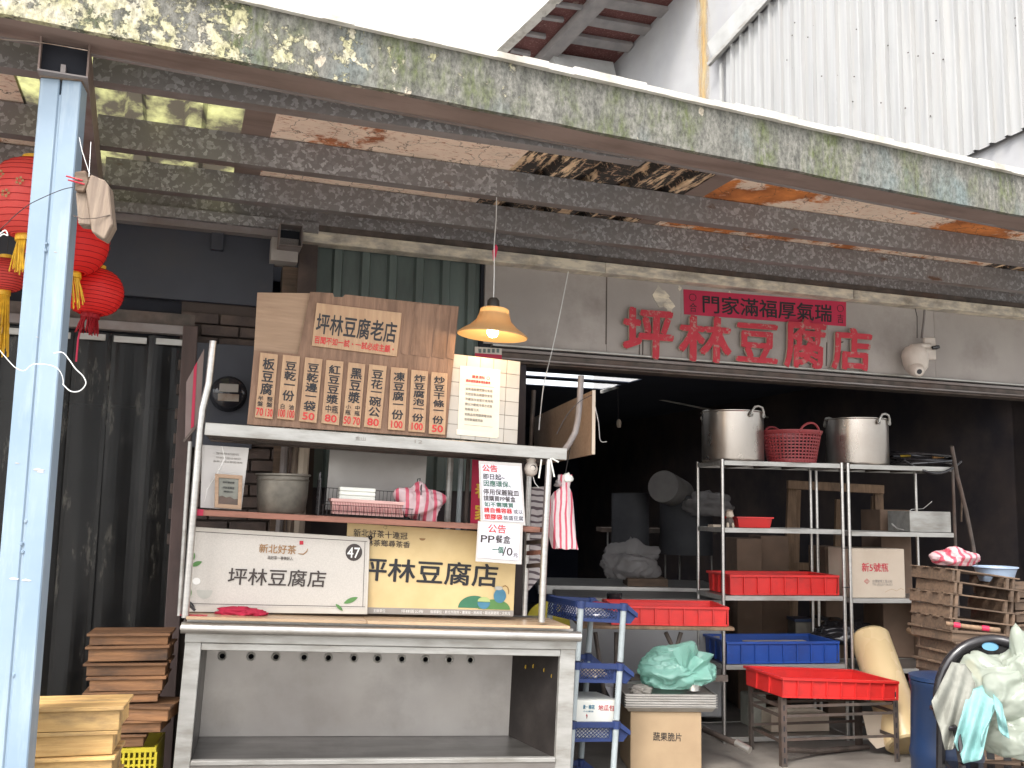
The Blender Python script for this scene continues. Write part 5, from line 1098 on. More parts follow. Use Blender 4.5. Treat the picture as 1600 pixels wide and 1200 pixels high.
# stock pots
def pot(px, label, Z, m='steelpot', w=95, h=78, dirty=False):
    c_ = RK.hit(px, 722, .2); F_ = Fr(RK.w((c_.x, .2, Z+.001)), 14); r_ = w/2/FPX*6.75; h_ = h/FPX*6.7
    t_ = thing('stock_pot', label, 'pot', F_, 'tall steel pots on the racks')
    MB().lathe([(0, 0), (r_*.965, 0), (r_*.99, .006), (r_, .02), (r_, h_-.01), (r_*1.03, h_-.004), (r_*1.03, h_), (r_*.985, h_), (r_*.975, .02), (0, .01)], (0, 0, 0), 48).build('pot_body', m, t_, smooth=True)
    for s_ in (0, pi):
        a_ = s_-1.15; ca, sa = cos(a_), sin(a_); tx, ty_ = -sa, ca
        hp = [(ca*r_*k1+tx*k2, sa*r_*k1+ty_*k2, h_+k3) for k1, k2, k3 in ((1.01, -.065, -.03), (1.04, -.06, -.005), (1.06, -.04, .022), (1.06, 0, .03), (1.06, .04, .022), (1.04, .06, -.005), (1.01, .065, -.03))]
        MB().tube(hp, .0075, 8).build('handle', 'alu', t_, smooth=True)
        for k_ in (0, -1): MB().lathe([(0, -.008), (.014, -.006), (.018, .004)], hp[k_], 10, T=MX.Rotation(a_+pi/2, 4, 'Z') @ MX.Rotation(rad(90), 4, 'X')).build('rivet', 'alu', t_)
    return t_
pot(1145, 'left tall steel stock pot standing on the left rack', rz[0]); pot(1340, 'right tall steel stock pot with sooty side above the rack joint', rz2[0], h=74)
# red strainer basket
c_ = RK.hit(1237, 722, .13); F_ = Fr(RK.w((c_.x, .13, rz[0]+.001)), 0); t_ = thing('strainer_basket', 'maroon perforated plastic basket between the two pots', 'basket', F_)
r0, r1, H = .16, .2, .225; n_ = 44
mb = MB()
for i in range(9):
    z = .02+i*.022; r_ = r0+(r1-r0)*z/H; mb.lathe([(r_+.002, z-.005), (r_+.002, z+.005), (r_-.002, z+.005), (r_-.002, z-.005), (r_+.002, z-.005)], (0, 0, 0), n_)
o = mb.build('mesh_hoops', 'basketred', t_); o['kind'] = 'stuff'
mb = MB()
for j in range(n_):
    a_ = 2*pi*j/n_; mb.bar((r0*cos(a_), r0*sin(a_), .0), ((r0+.93*(r1-r0))*cos(a_), (r0+.93*(r1-r0))*sin(a_), .2), .009, .004, (cos(a_), sin(a_), 0))
o = mb.build('mesh_ribs', 'basketred', t_); o['kind'] = 'stuff'
MB().lathe([(0, 0), (r0, 0), (r0+.003, .015), (r0-.004, .012), (0, .006)], (0, 0, 0), n_).build('base', 'basketred', t_, smooth=True)
MB().lathe([(r1-.006, .195), (r1+.001, .195), (r1+.01, .213), (r1+.01, .22), (r1-.004, .22), (r1-.006, .195)], (0, 0, 0), n_).build('rim', 'basketred', t_, smooth=True)
for s_ in (-1.15, pi-1.15):
    pts = [((r1+.004)*cos(s_+k*.085), (r1+.004)*sin(s_+k*.085), (.205+.06*math.sin(pi*(k+5)/10)**.6)) for k in range(-5, 6)]
    MB().tube(pts, .008, 8).build('handle', 'basketred', t_, smooth=True)
# plastic crates
def crate(fr, w, d_, h, m, label, group=None, ribs=8, sribs=4):
    t_ = thing('plastic_crate', label, 'crate', fr, group)
    mb = trayshell(MB(), 0, w, 0, d_, 0, h, .006, .006); mb.build('crate_body', m, t_, bevel=.001)
    mb = MB().box(-.012, w+.012, -.012, .008, h-.014, h+.002).box(-.012, w+.012, d_-.008, d_+.012, h-.014, h+.002).box(-.012, .008, .0082, d_-.0082, h-.014, h+.002).box(w-.008, w+.012, .0082, d_-.0082, h-.014, h+.002); mb.build('rim', m, t_, bevel=.002)
    MB().box(-.004, w+.004, -.005, .004, .002, .012).build('base_ledge', m, t_)
    for i in range(ribs+1):
        x = -.006+(w+.008)*i/ribs; MB().box(x-.0025, x+.0045, -.011, .004, .004, h-.0145).build('rib', m, t_)
    for i in range(1, sribs):
        y_ = d_*i/sribs
        for xx in (-.0105, w-.002): MB().box(xx, xx+.0125, y_-.003, y_+.003, .004, h-.0145).build('rib', m, t_)
    return t_
def crate_px(fr, x0, x1, ytop, ybot, ly, d_, m, label, **k):
    a_ = fr.hit(x0, ybot, ly); b_ = fr.hit(x1, ybot, ly); h = fr.hit((x0+x1)/2, ytop, ly).z-fr.hit((x0+x1)/2, ybot, ly).z
    return crate(fr.at((a_.x, ly, fr.hit((x0+x1)/2, ybot, ly).z)), b_.x-a_.x, d_, h, m, label, **k)
CF = RK.at((0, 0, 0))
def crate_on(x0, x1, ytop, z, ly, d_, m, label, **k):
    a_ = RK.hit(x0, 900, ly); b_ = RK.hit(x1, 900, ly); h = RK.hit((x0+x1)/2, ytop, ly).z-z
    return crate(RK.at((a_.x, ly, z+.001)), b_.x-a_.x, d_, h, m, label, **k)
crate_on(1142, 1308, 899, rz[2], -.0+.02, .4, 'red', 'long red ribbed crate on the third shelf of the left rack', group='red ribbed crates')
crate_on(1136, 1306, 1003, rz[3], .02, .4, 'blue', 'blue ribbed crate on the fourth shelf of the left rack', ribs=8)
o = RK.hit(1230, 1000, .1); MB().box(o.x-.2, o.x+.25, .05, .38, rz[3]+.10, rz[3]+.106).build('cardboard_sheet', 'cardpale', None, RK); tag(bpy.data.objects['cardboard_sheet'], 'flat pale cardboard lying in the blue crate', 'cardboard')
t_ = thing('small_bin', 'small red open bin on the second shelf beside the figurine', 'bin', RK)
a_, b_ = RK.hit(1153, 820, .1).x, RK.hit(1207, 820, .1).x; mb = trayshell(MB(), a_, b_, .1, .32, rz[1]+.001, rz[1]+.07, .003, .012); mb.build('bin_body', 'red', t_, bevel=.001)
MB().box(a_-.008, b_+.008, .092, .1, rz[1]+.064, rz[1]+.074).box(a_-.008, a_, .1, .32, rz[1]+.064, rz[1]+.074).box(b_, b_+.008, .1, .32, rz[1]+.064, rz[1]+.074).build('rim', 'red', t_)
# figurine: small lion-like ornament
c_ = RK.hit(1140, 822, .06); F_ = Fr(RK.w((c_.x, .06, rz[1]+.001)), 0); t_ = thing('figurine', 'small dark and cream lion-like figurine on the second rack shelf', 'figurine', F_)
MB().lathe([(0, 0), (.034, 0), (.036, .008), (.028, .014), (.026, .04), (.022, .06), (.012, .068), (0, .07)], (0, 0, 0), 16, 1, .85, mod=lambda a_, i_: 1+.1*sin(a_*5+i_)).build('body', 'darksteel', t_, smooth=True)
blob(F_, (0, -.005, .085), (.024, .022, .024), 'head', 'cardpale', 2, .25, parent=t_, sub=3); blob(F_, (0, .004, .1), (.022, .02, .018), 'mane', 'oldblock', 4, .4, parent=t_, sub=3)
for s_ in (-1, 1): MB().lathe([(.009, 0), (.01, .006), (.007, .03), (0, .034)], (s_*.017, -.022, 0), 8).build('paw', 'cardpale', t_, smooth=True)
o = MB().cbox((RK.hit(1118, 824, .2).x, .2, rz[1]+.009), (.07, .1, .016)).build('folded_card', 'cardpale', None, RK); tag(o, 'small folded card at the left end of the second shelf', 'card')
# cardboard box 新5號瓶
def cbox(fr, x0, x1, y0, y1, z0, z1, m, label, name='cardboard_box'):
    t_ = thing(name, label, 'box', fr); o = MB().box(x0, x1, y0, y1, z0, z1).build('box_body', m, t_, bevel=.003)
    MB().box(x0+.002, (x0+x1)/2-.001, y0+.002, y1-.002, z1+.0003, z1+.003).build('top_flap', m, t_); MB().box((x0+x1)/2+.001, x1-.002, y0+.002, y1-.002, z1+.0003, z1+.003).build('top_flap', m, t_)
    return t_
a_, b_ = RK.hit(1331, 900, .02).x, RK.hit(1414, 900, .02).x; zt_ = RK.hit(1370, 858, .02).z
t_ = cbox(RK, a_, b_, .02, .34, rz2[2]+.001, zt_, 'cardpale', 'pale cardboard carton with red characters on the right rack')
q = qd(RK, [(1331, 857), (1414, 858), (1414, 931), (1331, 930)], .02); lettering([('新5號瓶', .18, .76, .3, .5)], q, 'redpaint', t_, .015)
lettering([('台灣玻璃工業公司', .38, .76, .66, .73), ('TEL:(02)27136333', .38, .76, .74, .8, 'bb')], q, 'greyink', t_, 0, name='small_lettering')
MB().tube([bl_(q, .28+.05*cos(k*pi/2), .7+.055*sin(k*pi/2))+V((0, -.001, 0)) for k in range(4)], .0016, 5, closed=True).build('diamond_mark', 'redpaint', t_); MB().tube([bl_(q, .28+.025*cos(k*pi/2), .7+.027*sin(k*pi/2))+V((0, -.001, 0)) for k in range(4)], .0016, 5, closed=True).build('diamond_mark', 'redpaint', t_)
MB().tube([bl_(q, u_, v_)+V((0, -.0005, 0)) for u_, v_ in ((.62, .93), (.7, .88), (.76, .86), (.84, .9), (.92, .84), (.98, .88))], .0008, 4).build('printed_line', 'ochreink', t_)
# steel tub with ladle
t_ = thing('steel_tub', 'grey rectangular metal tub with a wire handle on the right rack', 'tub', RK); a_, b_ = RK.hit(1422, 820, .08).x, RK.hit(1486, 820, .08).x; zt_ = RK.hit(1450, 799, .08).z
trayshell(MB(), a_, b_, .08, .36, rz2[1]+.001, zt_, .004).build('tub_body', 'alu', t_, bevel=.002)
MB().tube([(a_+.01, .1, zt_), (a_+.03, .1, zt_+.012), (a_+.13, .12, zt_+.018), (a_+.2, .12, zt_+.07)], .003, 6).build('handle', 'alu', t_)
t_ = MB().tube([RK.hit(1393, 818, .1), RK.hit(1402, 826, .1), RK.hit(1412, 828, .1)], .005, 6).build('scoop', 'steel', None, RK); tag(t_, 'small metal scoop left of the grey tub', 'scoop')
# hose coil
c_ = RK.hit(1440, 718, .2); F_ = Fr(RK.w((c_.x, .2, rz2[0]+.012)), 0); t_ = thing('hose_coil', 'coiled dark hose lying at the right end of the top shelf', 'hose', F_)
for i in range(6):
    rr = .21+.02*sin(i*2.1); tl_ = .05*sin(i*1.7); pts = [((rr+.01*sin(3*k))*cos(k*pi/14), (rr*.8)*sin(k*pi/14), .012*i+tl_*sin(k*pi/14+i)*.5+.02) for k in range(28)]
    MB().tube(pts, .0095, 8, closed=True).build('coil', 'black', t_, smooth=True)
pts = [(-.2+.4*k/12, -.18-.05*sin(pi*k/12), .03-.09*sin(pi*k/12)) for k in range(13)]; MB().tube(pts, .0095, 8).build('coil', 'black', t_, smooth=True)
MB().tube([(-.17, -.05, .07), (-.11, -.08, .075)], .011, 8).build('brass_end', 'goldink', t_); MB().tube([(.02, -.14, .06), (.1, -.13, .065)], .011, 8).build('brass_end', 'ochreink', t_)
o = MB().tube([at(1487, 697, 4.8), at(1496, 745, 4.85), at(1510, 800, 4.9), at(1520, 850, 4.9), at(1535, 960, 4.9)], .014, 8).build('leaning_stick', 'darksteel', smooth=True); tag(o, 'dark stick with a pale tip leaning on the right wall', 'stick')
o = MB().tube([at(1503, 762, 4.95), at(1502, 815, 4.95)], .006, 6).build('short_rod', 'mold2', smooth=True); tag(o, 'short thin rod beside the leaning stick', 'rod')
# things below the rack
t_ = cbox(RK, RK.hit(1205, 1130, .1).x, RK.hit(1296, 1130, .1).x, .1, .36, rz[4]+.001, RK.hit(1250, 1117, .1).z, 'cardpale', 'low pale box on the bottom shelf of the left rack', 'pale_box')
o = MB().box(RK.hit(1170, 1100, .25).x, RK.hit(1198, 1100, .25).x, .25, .4, rz[4], RK.hit(1180, 1085, .25).z).build('storage_block', 'beige', None, RK, bevel=.01); tag(o, 'pale upright container at the lower left of the rack', 'container')
# low steel stand with big red crate
LS = Gf(1222, 1188, 4.36, 13)
t_ = thing('low_stand', 'low slotted angle steel stand carrying the large red crate', 'stand', LS)
lw = LS.hit(1404, 1130, 0).x; lh = LS.hit(1222, 1090, 0).z; ld_ = .42
for x in (0, lw):
    for y_ in (0, ld_):
        s_ = 1 if x == 0 else -1; q_ = 1 if y_ == 0 else -1
        lt_ = lh if x == 0 else lh-.035; MB().box(min(x-.0, x+s_*.034), max(x, x+s_*.034), y_-.0015, y_+.0015, 0, lt_).box(x-.0015, x+.0015, min(y_+q_*.0016, y_+q_*.034), max(y_+q_*.0016, y_+q_*.034), 0, lt_).build('leg', 'darksteel', t_)
        if y_ == 0:
            for z in [.05+.06*k for k in range(int(lh/.06))]: MB().box(x+s_*.013, x+s_*.021, -.0022, -.0016, z, z+.03).build('slot', 'blackfill', t_)
for z in (lh-.045, lh-.1, .19, ):
    for y_ in (.004, ld_-.004): MB().box(.036, lw-.036, y_, y_+.004, z-.016, z).build('crossbar', 'darksteel', t_)
for x in (.004, lw-.008):
    for z in (lh-.045, lh-.1, .18): MB().box(x, x+.004, .036, ld_-.036, z-.02, z).build('crossbar', 'darksteel', t_)
MB().tube([(.02, .04, .12), (.33, .2, .06), (lw-.02, .3, .05)], .016, 8).build('lower_tube', 'darksteel', t_)
bcw = LS.hit(1407, 1080, -.02).x
crate(LS.at((.0, -.02, lh+.002), 3, 3.2), bcw-.0, .44, .115, 'red', 'largest red ribbed crate resting on the low steel stand', 'red ribbed crates', 8, 3)
o = MB().tube([at(1150, 1160, 4.3), at(1172, 1172, 4.25)], .02, 10).build('steel_tube_end', 'steel'); tag(o, 'open end of a steel tube at the foot of the rack', 'tube')
o = MB().tube([at(1100, 1140, 4.6), at(1170, 1170, 4.3)], .018, 10).build('floor_tube', 'darksteel'); tag(o, 'dark steel tube lying on the floor under the rack', 'tube')
t_ = thing('folded_cardboard', 'folded pale cardboard pieces leaning under the red crate', 'cardboard', WF)
for k, pp in enumerate(([(1347, 1112), (1378, 1112), (1392, 1145), (1356, 1152)], [(1352, 1150), (1392, 1146), (1398, 1162), (1370, 1170)])):
    MB().prism([at(x, y_, 4.62-.02*k) for x, y_ in pp], (0, .006, 0)).build('cardboard_piece', 'cardpale', t_)
# film roll
p0, p1 = at(1357, 990, 4.95), at(1421, 1176, 4.55); ax = (p1-p0).normalized(); p1 = p0+ax*((p0.z-.1)/-ax.z); F_ = Fr(p1, 0); F_.M = MX.Translation(p1) @ (-ax).to_track_quat('Z', 'Y').to_matrix().to_4x4(); F_.I = F_.M.inverted()
t_ = thing('film_roll', 'long yellowed plastic film roll leaning beside the racks', 'roll', F_); L_ = (p1-p0).length
MB().lathe([(0, 0), (.115, 0), (.128, .012), (.13, L_*.5), (.128, L_-.03), (.11, L_-.008), (.06, L_+.004), (.034, L_+.006), (.034, L_-.03), (0, L_-.03)], (0, 0, 0), 40).build('film', 'rollyel', t_, smooth=True)
MB().lathe([(.026, L_-.03), (.026, L_+.015), (.034, L_+.015), (.034, L_-.03)], (0, 0, 0), 20).build('core', 'cardpale', t_)
# ================================================================== TABLE WITH RED CRATE
TB = Gf(1148, 984, 4.4, 2)
t_ = thing('folding_table', 'worn wooden folding table with dark legs behind the blue trolley', 'table', TB)
tz = TB.hit(1040, 979, 0).z; tw = -TB.hit(905, 980, 0).x
MB().box(-tw, 0, 0, .6, tz-.02, tz).build('table_top', 'rawwood', t_, bevel=.003)
for px, px2 in ((1040, 1060), (1064, 1052)): MB().tube([TB.hit(px, 988, .1), TB.hit(px2, 1030, .1), TB.hit(px2+(px2-px), 1100, .1)], .013, 8).build('leg', 'darksteel', t_, smooth=True)
for px, px2 in ((930, 945), (963, 962)): a_ = TB.hit(px, 988, .1); MB().tube([a_, TB.hit(px2, 1090, .1)], .013, 8).build('leg', 'darksteel', t_, smooth=True)
MB().box(-tw+.1, -.02, .09, .115, TB.hit(1000, 1063, .1).z, TB.hit(1000, 1053, .1).z).build('stretcher', 'darksteel', t_)
a_ = TB.hit(957, 960, .03).x; b_ = TB.hit(1136, 960, .03).x
crate(TB.at((a_, .03, tz+.001)), b_-a_, .4, TB.hit(1050, 948, .03).z-tz, 'red', 'red ribbed crate on the wooden folding table', 'red ribbed crates', 8, 4)
o = thing('glass_jar', 'small black-lidded jar behind the red crate on the table', 'jar', Fr(at(960, 935, 4.75)))
MB().lathe([(0, -.03), (.045, -.03), (.05, -.02), (.05, .01), (0, .01)], (0, 0, 0), 20).build('glass', 'lens', o, smooth=True); MB().lathe([(0, .035), (.048, .035), (.052, .03), (.052, .011), (0, .011)], (0, 0, 0), 20).build('lid', 'black', o, smooth=True)
# freezer panel behind the table
t_ = thing('chest_freezer', 'pale grey chest freezer standing behind the folding table', 'freezer', WF)
a_, b_ = at(935, 1030, 5.1), at(1128, 1030, 5.1); fzt = at(1030, 932, 5.1).z
MB().box(a_.x-.3, b_.x, 6.94, 7.5, .1, fzt-.1).build('cabinet', 'whitewall', t_, bevel=.01); MB().box(a_.x-.3, b_.x+.005, 6.92, 7.52, fzt-.08, fzt-.01).build('lid', 'steelw', t_, bevel=.008)
MB().box(b_.x-.06, b_.x-.02, 6.91, 6.94, .5, .65).build('handle', 'greyink', t_)
o = MB().box(at(905, 930, 5.1).x, at(985, 930, 5.1).x, 6.85, 6.9, .05, .35).build('vent_grille', 'ink'); tag(o, 'dark slotted vent low behind the trolley', 'vent'); 
# back counter with bag
t_ = thing('steel_table', 'long steel table deep inside behind the red crate', 'table', WF); a_, b_ = at(900, 925, 5.75), at(1132, 925, 5.75); z_ = at(1000, 917, 5.75).z
MB().box(a_.x-.3, b_.x, 7.82, 8.7, z_-.07, z_).build('table_top', 'steel', t_, bevel=.003)
for xx in (a_.x-.2, b_.x-.06): MB().tube([(xx, 7.9, 0), (xx, 7.9, z_-.07)], .02, 8).build('leg', 'darksteel', t_)
a_, b_ = at(980, 906, 5.8), at(1043, 906, 5.8); o = MB().box(a_.x, b_.x, 7.86, 8.2, z_+.001, z_+.06).build('wooden_tray', 'mold2'); tag(o, 'low wooden tray under the clear bag on the steel table', 'tray')
bg_ = bag(WF, at(985, 884, 5.95), (.2, .15, .13), 'clear_bag', 'clearbag', 6.5, (0, 0, 1), 'large crumpled clear plastic bag on the steel table', 8, .2, 5, peaks=(((-.6, 0, .8), .5, 22), ((.65, 0, .8), .5, 22), ((.1, 0, 1), .2, 30)))
# ================================================================== TRAYS, BAG, CARTON UNDER THE TABLE
CB = Gf(985, 1188, 4.22, 3)
a_, b_ = 0, CB.hit(1096, 1150, 0).x; z1_ = CB.hit(1040, 1113, 0).z
t_ = cbox(CB, 0, b_, 0, .36, .032, z1_, 'card', 'brown carton with handwritten characters under the tray stack')
q = qd(CB, [(1020, 1143), (1066, 1145), (1066, 1159), (1020, 1158)], 0); lettering([('蔬果脆片', 0, 1, 0, 1)], q, 'ink', t_, .006)
t_ = thing('tray_stack', 'stack of shallow steel trays on the brown carton', 'trays', CB); ta, tb_ = CB.hit(977, 1095, -.03).x, CB.hit(1120, 1095, -.03).x; zz_ = z1_+.006
for i in range(6):
    h_ = .03 if i == 0 else .0125; ex = .01*random.random()
    mb = trayshell(MB(), ta+ex*.3, tb_-ex*.3, -.03, .37, zz_, zz_+h_, .002, .004 if i else .02); mb.box(ta-.004, tb_+.004, -.036, -.03, zz_+h_-.004, zz_+h_).box(ta-.005, ta, -.03, .37, zz_+h_-.004, zz_+h_); mb.build('tray', 'steel', t_); zz_ += h_+.0015
trz = zz_
ck = bag(CB, CB.hit(1048, 1048, .12), (.15, .13, .11), 'green_bag', 'greenbag', 12.7, (.9, -.35, .05), 'crumpled mint green plastic bag lying on the tray stack', 7, .2, peaks=(((.55, 0, .85), .55, 16), ((1, -.1, .25), .6, 22), ((.95, -.2, -.25), .4, 20), ((.0, 0, 1), .15, 6)))
def flare(fr, root, tips, ly, name, m, label, sd_):
    mb = MB(); n_, r_ = 26, 12; R0 = fr.hit(root[0], root[1], ly); T = [fr.hit(x, y_, ly-.03*math.sin(k*1.9)) for k, (x, y_) in enumerate(tips)]
    for j in range(r_+1):
        v = j/r_
        for i in range(n_+1):
            k = i/n_*(len(T)-1); a_ = min(int(k), len(T)-2); tp = T[a_].lerp(T[a_+1], k-a_); q = (R0+V((0, 0, (.5-i/n_)*.05))).lerp(tp, v)
            q.y += (.012*sin(i*.9+sd_)+.02*NZ.noise(V((i*.25, v*2, sd_))))*(.3+v); mb.v.append(tuple(q))
    mb.f = [(j*(n_+1)+i, j*(n_+1)+i+1, (j+1)*(n_+1)+i+1, (j+1)*(n_+1)+i) for j in range(r_) for i in range(n_)]
    o = mb.build(name, m, ck, smooth=True); return o
flare(CB, (1075, 1055), [(1066, 1008), (1085, 1004), (1092, 1018), (1108, 1020), (1117, 1022), (1106, 1040), (1116, 1048), (1121, 1052), (1108, 1066), (1090, 1074)], .05, 'bag_mouth', 'greenbag', '', 2)
flare(CB, (1068, 1060), [(1050, 1016), (1072, 1006), (1085, 1024), (1104, 1034), (1112, 1060), (1096, 1072)], .0, 'bag_mouth', 'greenbag', '', 5)
blob(CB, CB.hit(1002, 1078, .06), (.05, .04, .024), 'cotton_glove', 'glove', 4.4, .5, 'grey cotton glove on the left of the tray stack', 'glove', peaks=(((-.5, -.3, .8), .3, 6),))
c_ = CB.hit(1075, 1082, .1); o = MB().lathe([(0, 0), (.045, 0), (.055, .05), (.052, .05), (.043, .004), (0, .004)], (c_.x+.03, .1, trz+.0), 24).build('metal_bowl', 'steel', None, CB, smooth=True); tag(o, 'small metal bowl beside the green bag on the trays', 'bowl')
c_ = at(965, 1080, 4.5); o = MB().prism([at(945, 1072, 4.5), at(982, 1076, 4.5), at(980, 1090, 4.5), at(955, 1092, 4.5)], (0, .2, .02)).build('folded_paper', 'white'); tag(o, 'white folded paper left of the tray stack', 'paper')
# ================================================================== BLUE TROLLEY
TR = Gf(889, 1034, 3.9, 24, 4)
t_ = thing('basket_trolley', 'navy blue plastic basket trolley with pale grey poles', 'trolley', TR)
tw_ = TR.hit(969, 1034, 0).x; td = .36; zs = [TR.hit(925, y_, 0).z for y_ in (941, 1036, 1128, 1214)]
for x in (0, tw_):
    for y_ in (0, td):
        for k in range(3): MB().tube([(x, y_, zs[k+1]+.012), (x, y_, zs[k]-.03)], .0165, 12).build('pole', 'polegrey', t_, smooth=True)
def lattice(par, P, nx, nz, r=.0016, m='navy'):
    mb = MB(); 
    for i in range(-nz, nx+1):
        for s_ in (0, 1):
            u0, v0, u1, v1 = (i/nx, 0, (i+nz)/nx, 1) if s_ == 0 else ((i+nz)/nx, 0, i/nx, 1)
            def clip(ua, va, ub, vb):
                if ua < 0: va += (0-ua)/(ub-ua)*(vb-va); ua = 0
                if ua > 1: va += (1-ua)/(ub-ua)*(vb-va); ua = 1
                return ua, va
            a1 = clip(u0, v0, u1, v1); b1 = clip(u1, v1, u0, v0)
            if abs(a1[0]-b1[0]) < 1e-3: continue
            a3, b3 = bl_(P, a1[0], a1[1]), bl_(P, b1[0], b1[1]); mb.bar(a3, b3, .0035, .0035, (0, 1, 0))
    o = mb.build('lattice', m, par); o['kind'] = 'stuff'
for z in zs:
    zt_ = z; dpth = .10; xr = tw_+.09
    bk = MB()
    # side rims run past the pole and dip at the scoop front
    for y_ in (0, td):
        pr = [V((-.025, y_, zt_-.03)), V((-.025, y_, zt_)), V((tw_+.02, y_, zt_)), V((xr, y_, zt_-.045)), V((xr, y_, zt_-.07)), V((tw_+.02, y_, zt_-.03))]
        MB().prism([p+V((0, -.008, 0)) for p in pr], (0, .02, 0)).build('side_rim', 'navy', t_, bevel=.002)
        yy = y_+(.012 if y_ == 0 else -.012)
        MB().box(-.012, .03, yy-.002, yy+.002, zt_-dpth, zt_-.0301).box(tw_-.03, tw_+.03, yy-.002, yy+.002, zt_-dpth, zt_-.0301).box(.0301, tw_-.0301, yy-.002, yy+.002, zt_-dpth, zt_-dpth+.014).build('side_wall', 'navy', t_)
        MB().prism([(tw_+.0301, yy-.002, zt_-.035), (xr-.005, yy-.002, zt_-.065), (tw_+.06, yy-.002, zt_-dpth), (tw_+.0301, yy-.002, zt_-dpth)], (0, .004, 0)).build('scoop_cheek', 'navy', t_)
        lattice(t_, [V((.03, yy, zt_-.031)), V((tw_-.03, yy, zt_-.031)), V((tw_-.03, yy, zt_-dpth+.014)), V((.03, yy, zt_-dpth+.014))], 9, 3)
        for x in (0, tw_): MB().lathe([(.021, -.035), (.023, .004), (.0, .006)], (x, y_, zt_), 14).build('pole_socket', 'navy', t_, smooth=True)
    MB().box(-.02, tw_+.06, .01, td-.01, zt_-dpth-.004, zt_-dpth).build('basket_floor', 'navy', t_)
    MB().box(-.028, -.02, .01, td-.01, zt_-.03, zt_+.0).build('end_rim', 'navy', t_); lattice(t_, [V((-.022, .012, zt_-.03)), V((-.022, td-.012, zt_-.03)), V((-.022, td-.012, zt_-dpth)), V((-.022, .012, zt_-dpth))], 12, 3)
    MB().prism([(tw_+.055, .01, zt_-dpth), (xr, .01, zt_-.06), (xr, td-.01, zt_-.06), (tw_+.055, td-.01, zt_-dpth)], (.004, 0, 0)).build('scoop_front', 'navy', t_)
q = TR.hit(897, 1120, .03).x, TR.hit(963, 1120, .03).x
t2 = cbox(TR, q[0], q[1]+.02, .03, .3, zs[2]-.09, TR.hit(930, 1095, .03).z, 'foam', 'white carton with blue and pink print on the trolley', 'small_carton')
q = qd(TR, [(896, 1095), (965, 1097), (964, 1126), (895, 1125)], .03); lettering([('統一', .22, .32, .18, .42), ('棉花', .34, .48, .18, .42)], q, 'bluep', t2, .03); lettering([('地瓜包裝', .56, 1.05, .16, .5)], q, 'redpaint', t2, .01)
lettering([('小心輕放', .22, .46, .48, .58)], q, 'bluep', t2, 0, name='small_lettering'); lettering([('↑', .28, .34, .62, .95)], q, 'redpaint', t2, .01, name='arrow_mark')
for k, (z, m_, lb) in enumerate(((zs[0], 'white', 'white packets filling the top trolley basket'), (zs[1], 'cardpale', 'tan packets filling the second trolley basket'), (zs[2], 'foam', 'white packets filling the third trolley basket'))):
    blob(TR, (tw_*.5, .18, z-.065), (tw_*.42, .15, .035), 'packets', m_, k+20, .2, lb, 'packets', sub=4)
blob(TR, (tw_*.72, .13, zs[0]-.025), (.04, .05, .02), 'red_net', 'ragred', 31, .4, 'red netting lying in the top trolley basket', 'net', sub=3)
# yellow round thing behind the stand
t_ = Fr(at(856, 975, 4.3)); o = MB().lathe([(0, 0), (.1, .0), (.13, .02), (.12, .025), (0, .012)], (0, 0, 0), 28, T=MX.Rotation(rad(75), 4, 'X')).build('yellow_disc', 'yellow', None, t_, smooth=True); tag(o, 'yellow round plastic lid behind the right stand pole', 'lid')
# hanging striped bag
HB = Fr(at(880, 800, 3.75)); t_ = thing('hanging_bag', 'red and white striped bag bundle hanging right of the stand', 'bag', HB)
def hp(px, py): return HB.hit(px, py, 0)
prof = []
for px0, px1, py in ((872, 893, 742), (872, 891, 752), (876, 889, 762), (866, 892, 770), (857, 894, 785), (856, 896, 810), (860, 899, 840), (865, 903, 857)):
    a_, b_ = hp(px0, py), hp(px1, py); prof.append(((a_.x+b_.x)/2, (b_.x-a_.x)/2, a_.z))
mb = MB(); n_ = 40
for i, (cx, r_, z) in enumerate(prof):
    for j in range(n_): a_ = 2*pi*j/n_; k_ = 1+.09*sin(a_*6+i*.4)+.06*sin(a_*11); mb.v.append((cx+r_*cos(a_)*k_, .5*r_*sin(a_)*k_, z+.004*sin(a_*5)))
for i in range(len(prof)-1):
    for j in range(n_): mb.f.append((i*n_+j, i*n_+(j+1) % n_, (i+1)*n_+(j+1) % n_, (i+1)*n_+j))
mb.f.append(tuple(range(n_)))
mb.build('bag_bundle', 'striped', t_, smooth=True); blob(HB, hp(886, 748), (.025, .02, .025), 'knot', 'foam', 8, .4, parent=t_, sub=3); blob(HB, hp(873, 756), (.018, .015, .02), 'knot', 'clearbag', 9, .4, parent=t_, sub=3)
MB().tube([hp(891, 700), hp(887, 720), hp(883, 742)], .0022, 5).build('hanging_string', 'wiredk', t_)
for (x0, y0), (x1, y1) in (((846, 718), (842, 747)), ((860, 716), (866, 745)), ((862, 716), (873, 722))): MB().bar(ST.hit(x0, y0, -.02), ST.hit(x1, y1, -.02), .008, .002, (0, 1, 0)).build('tie_strip', 'foam', st)
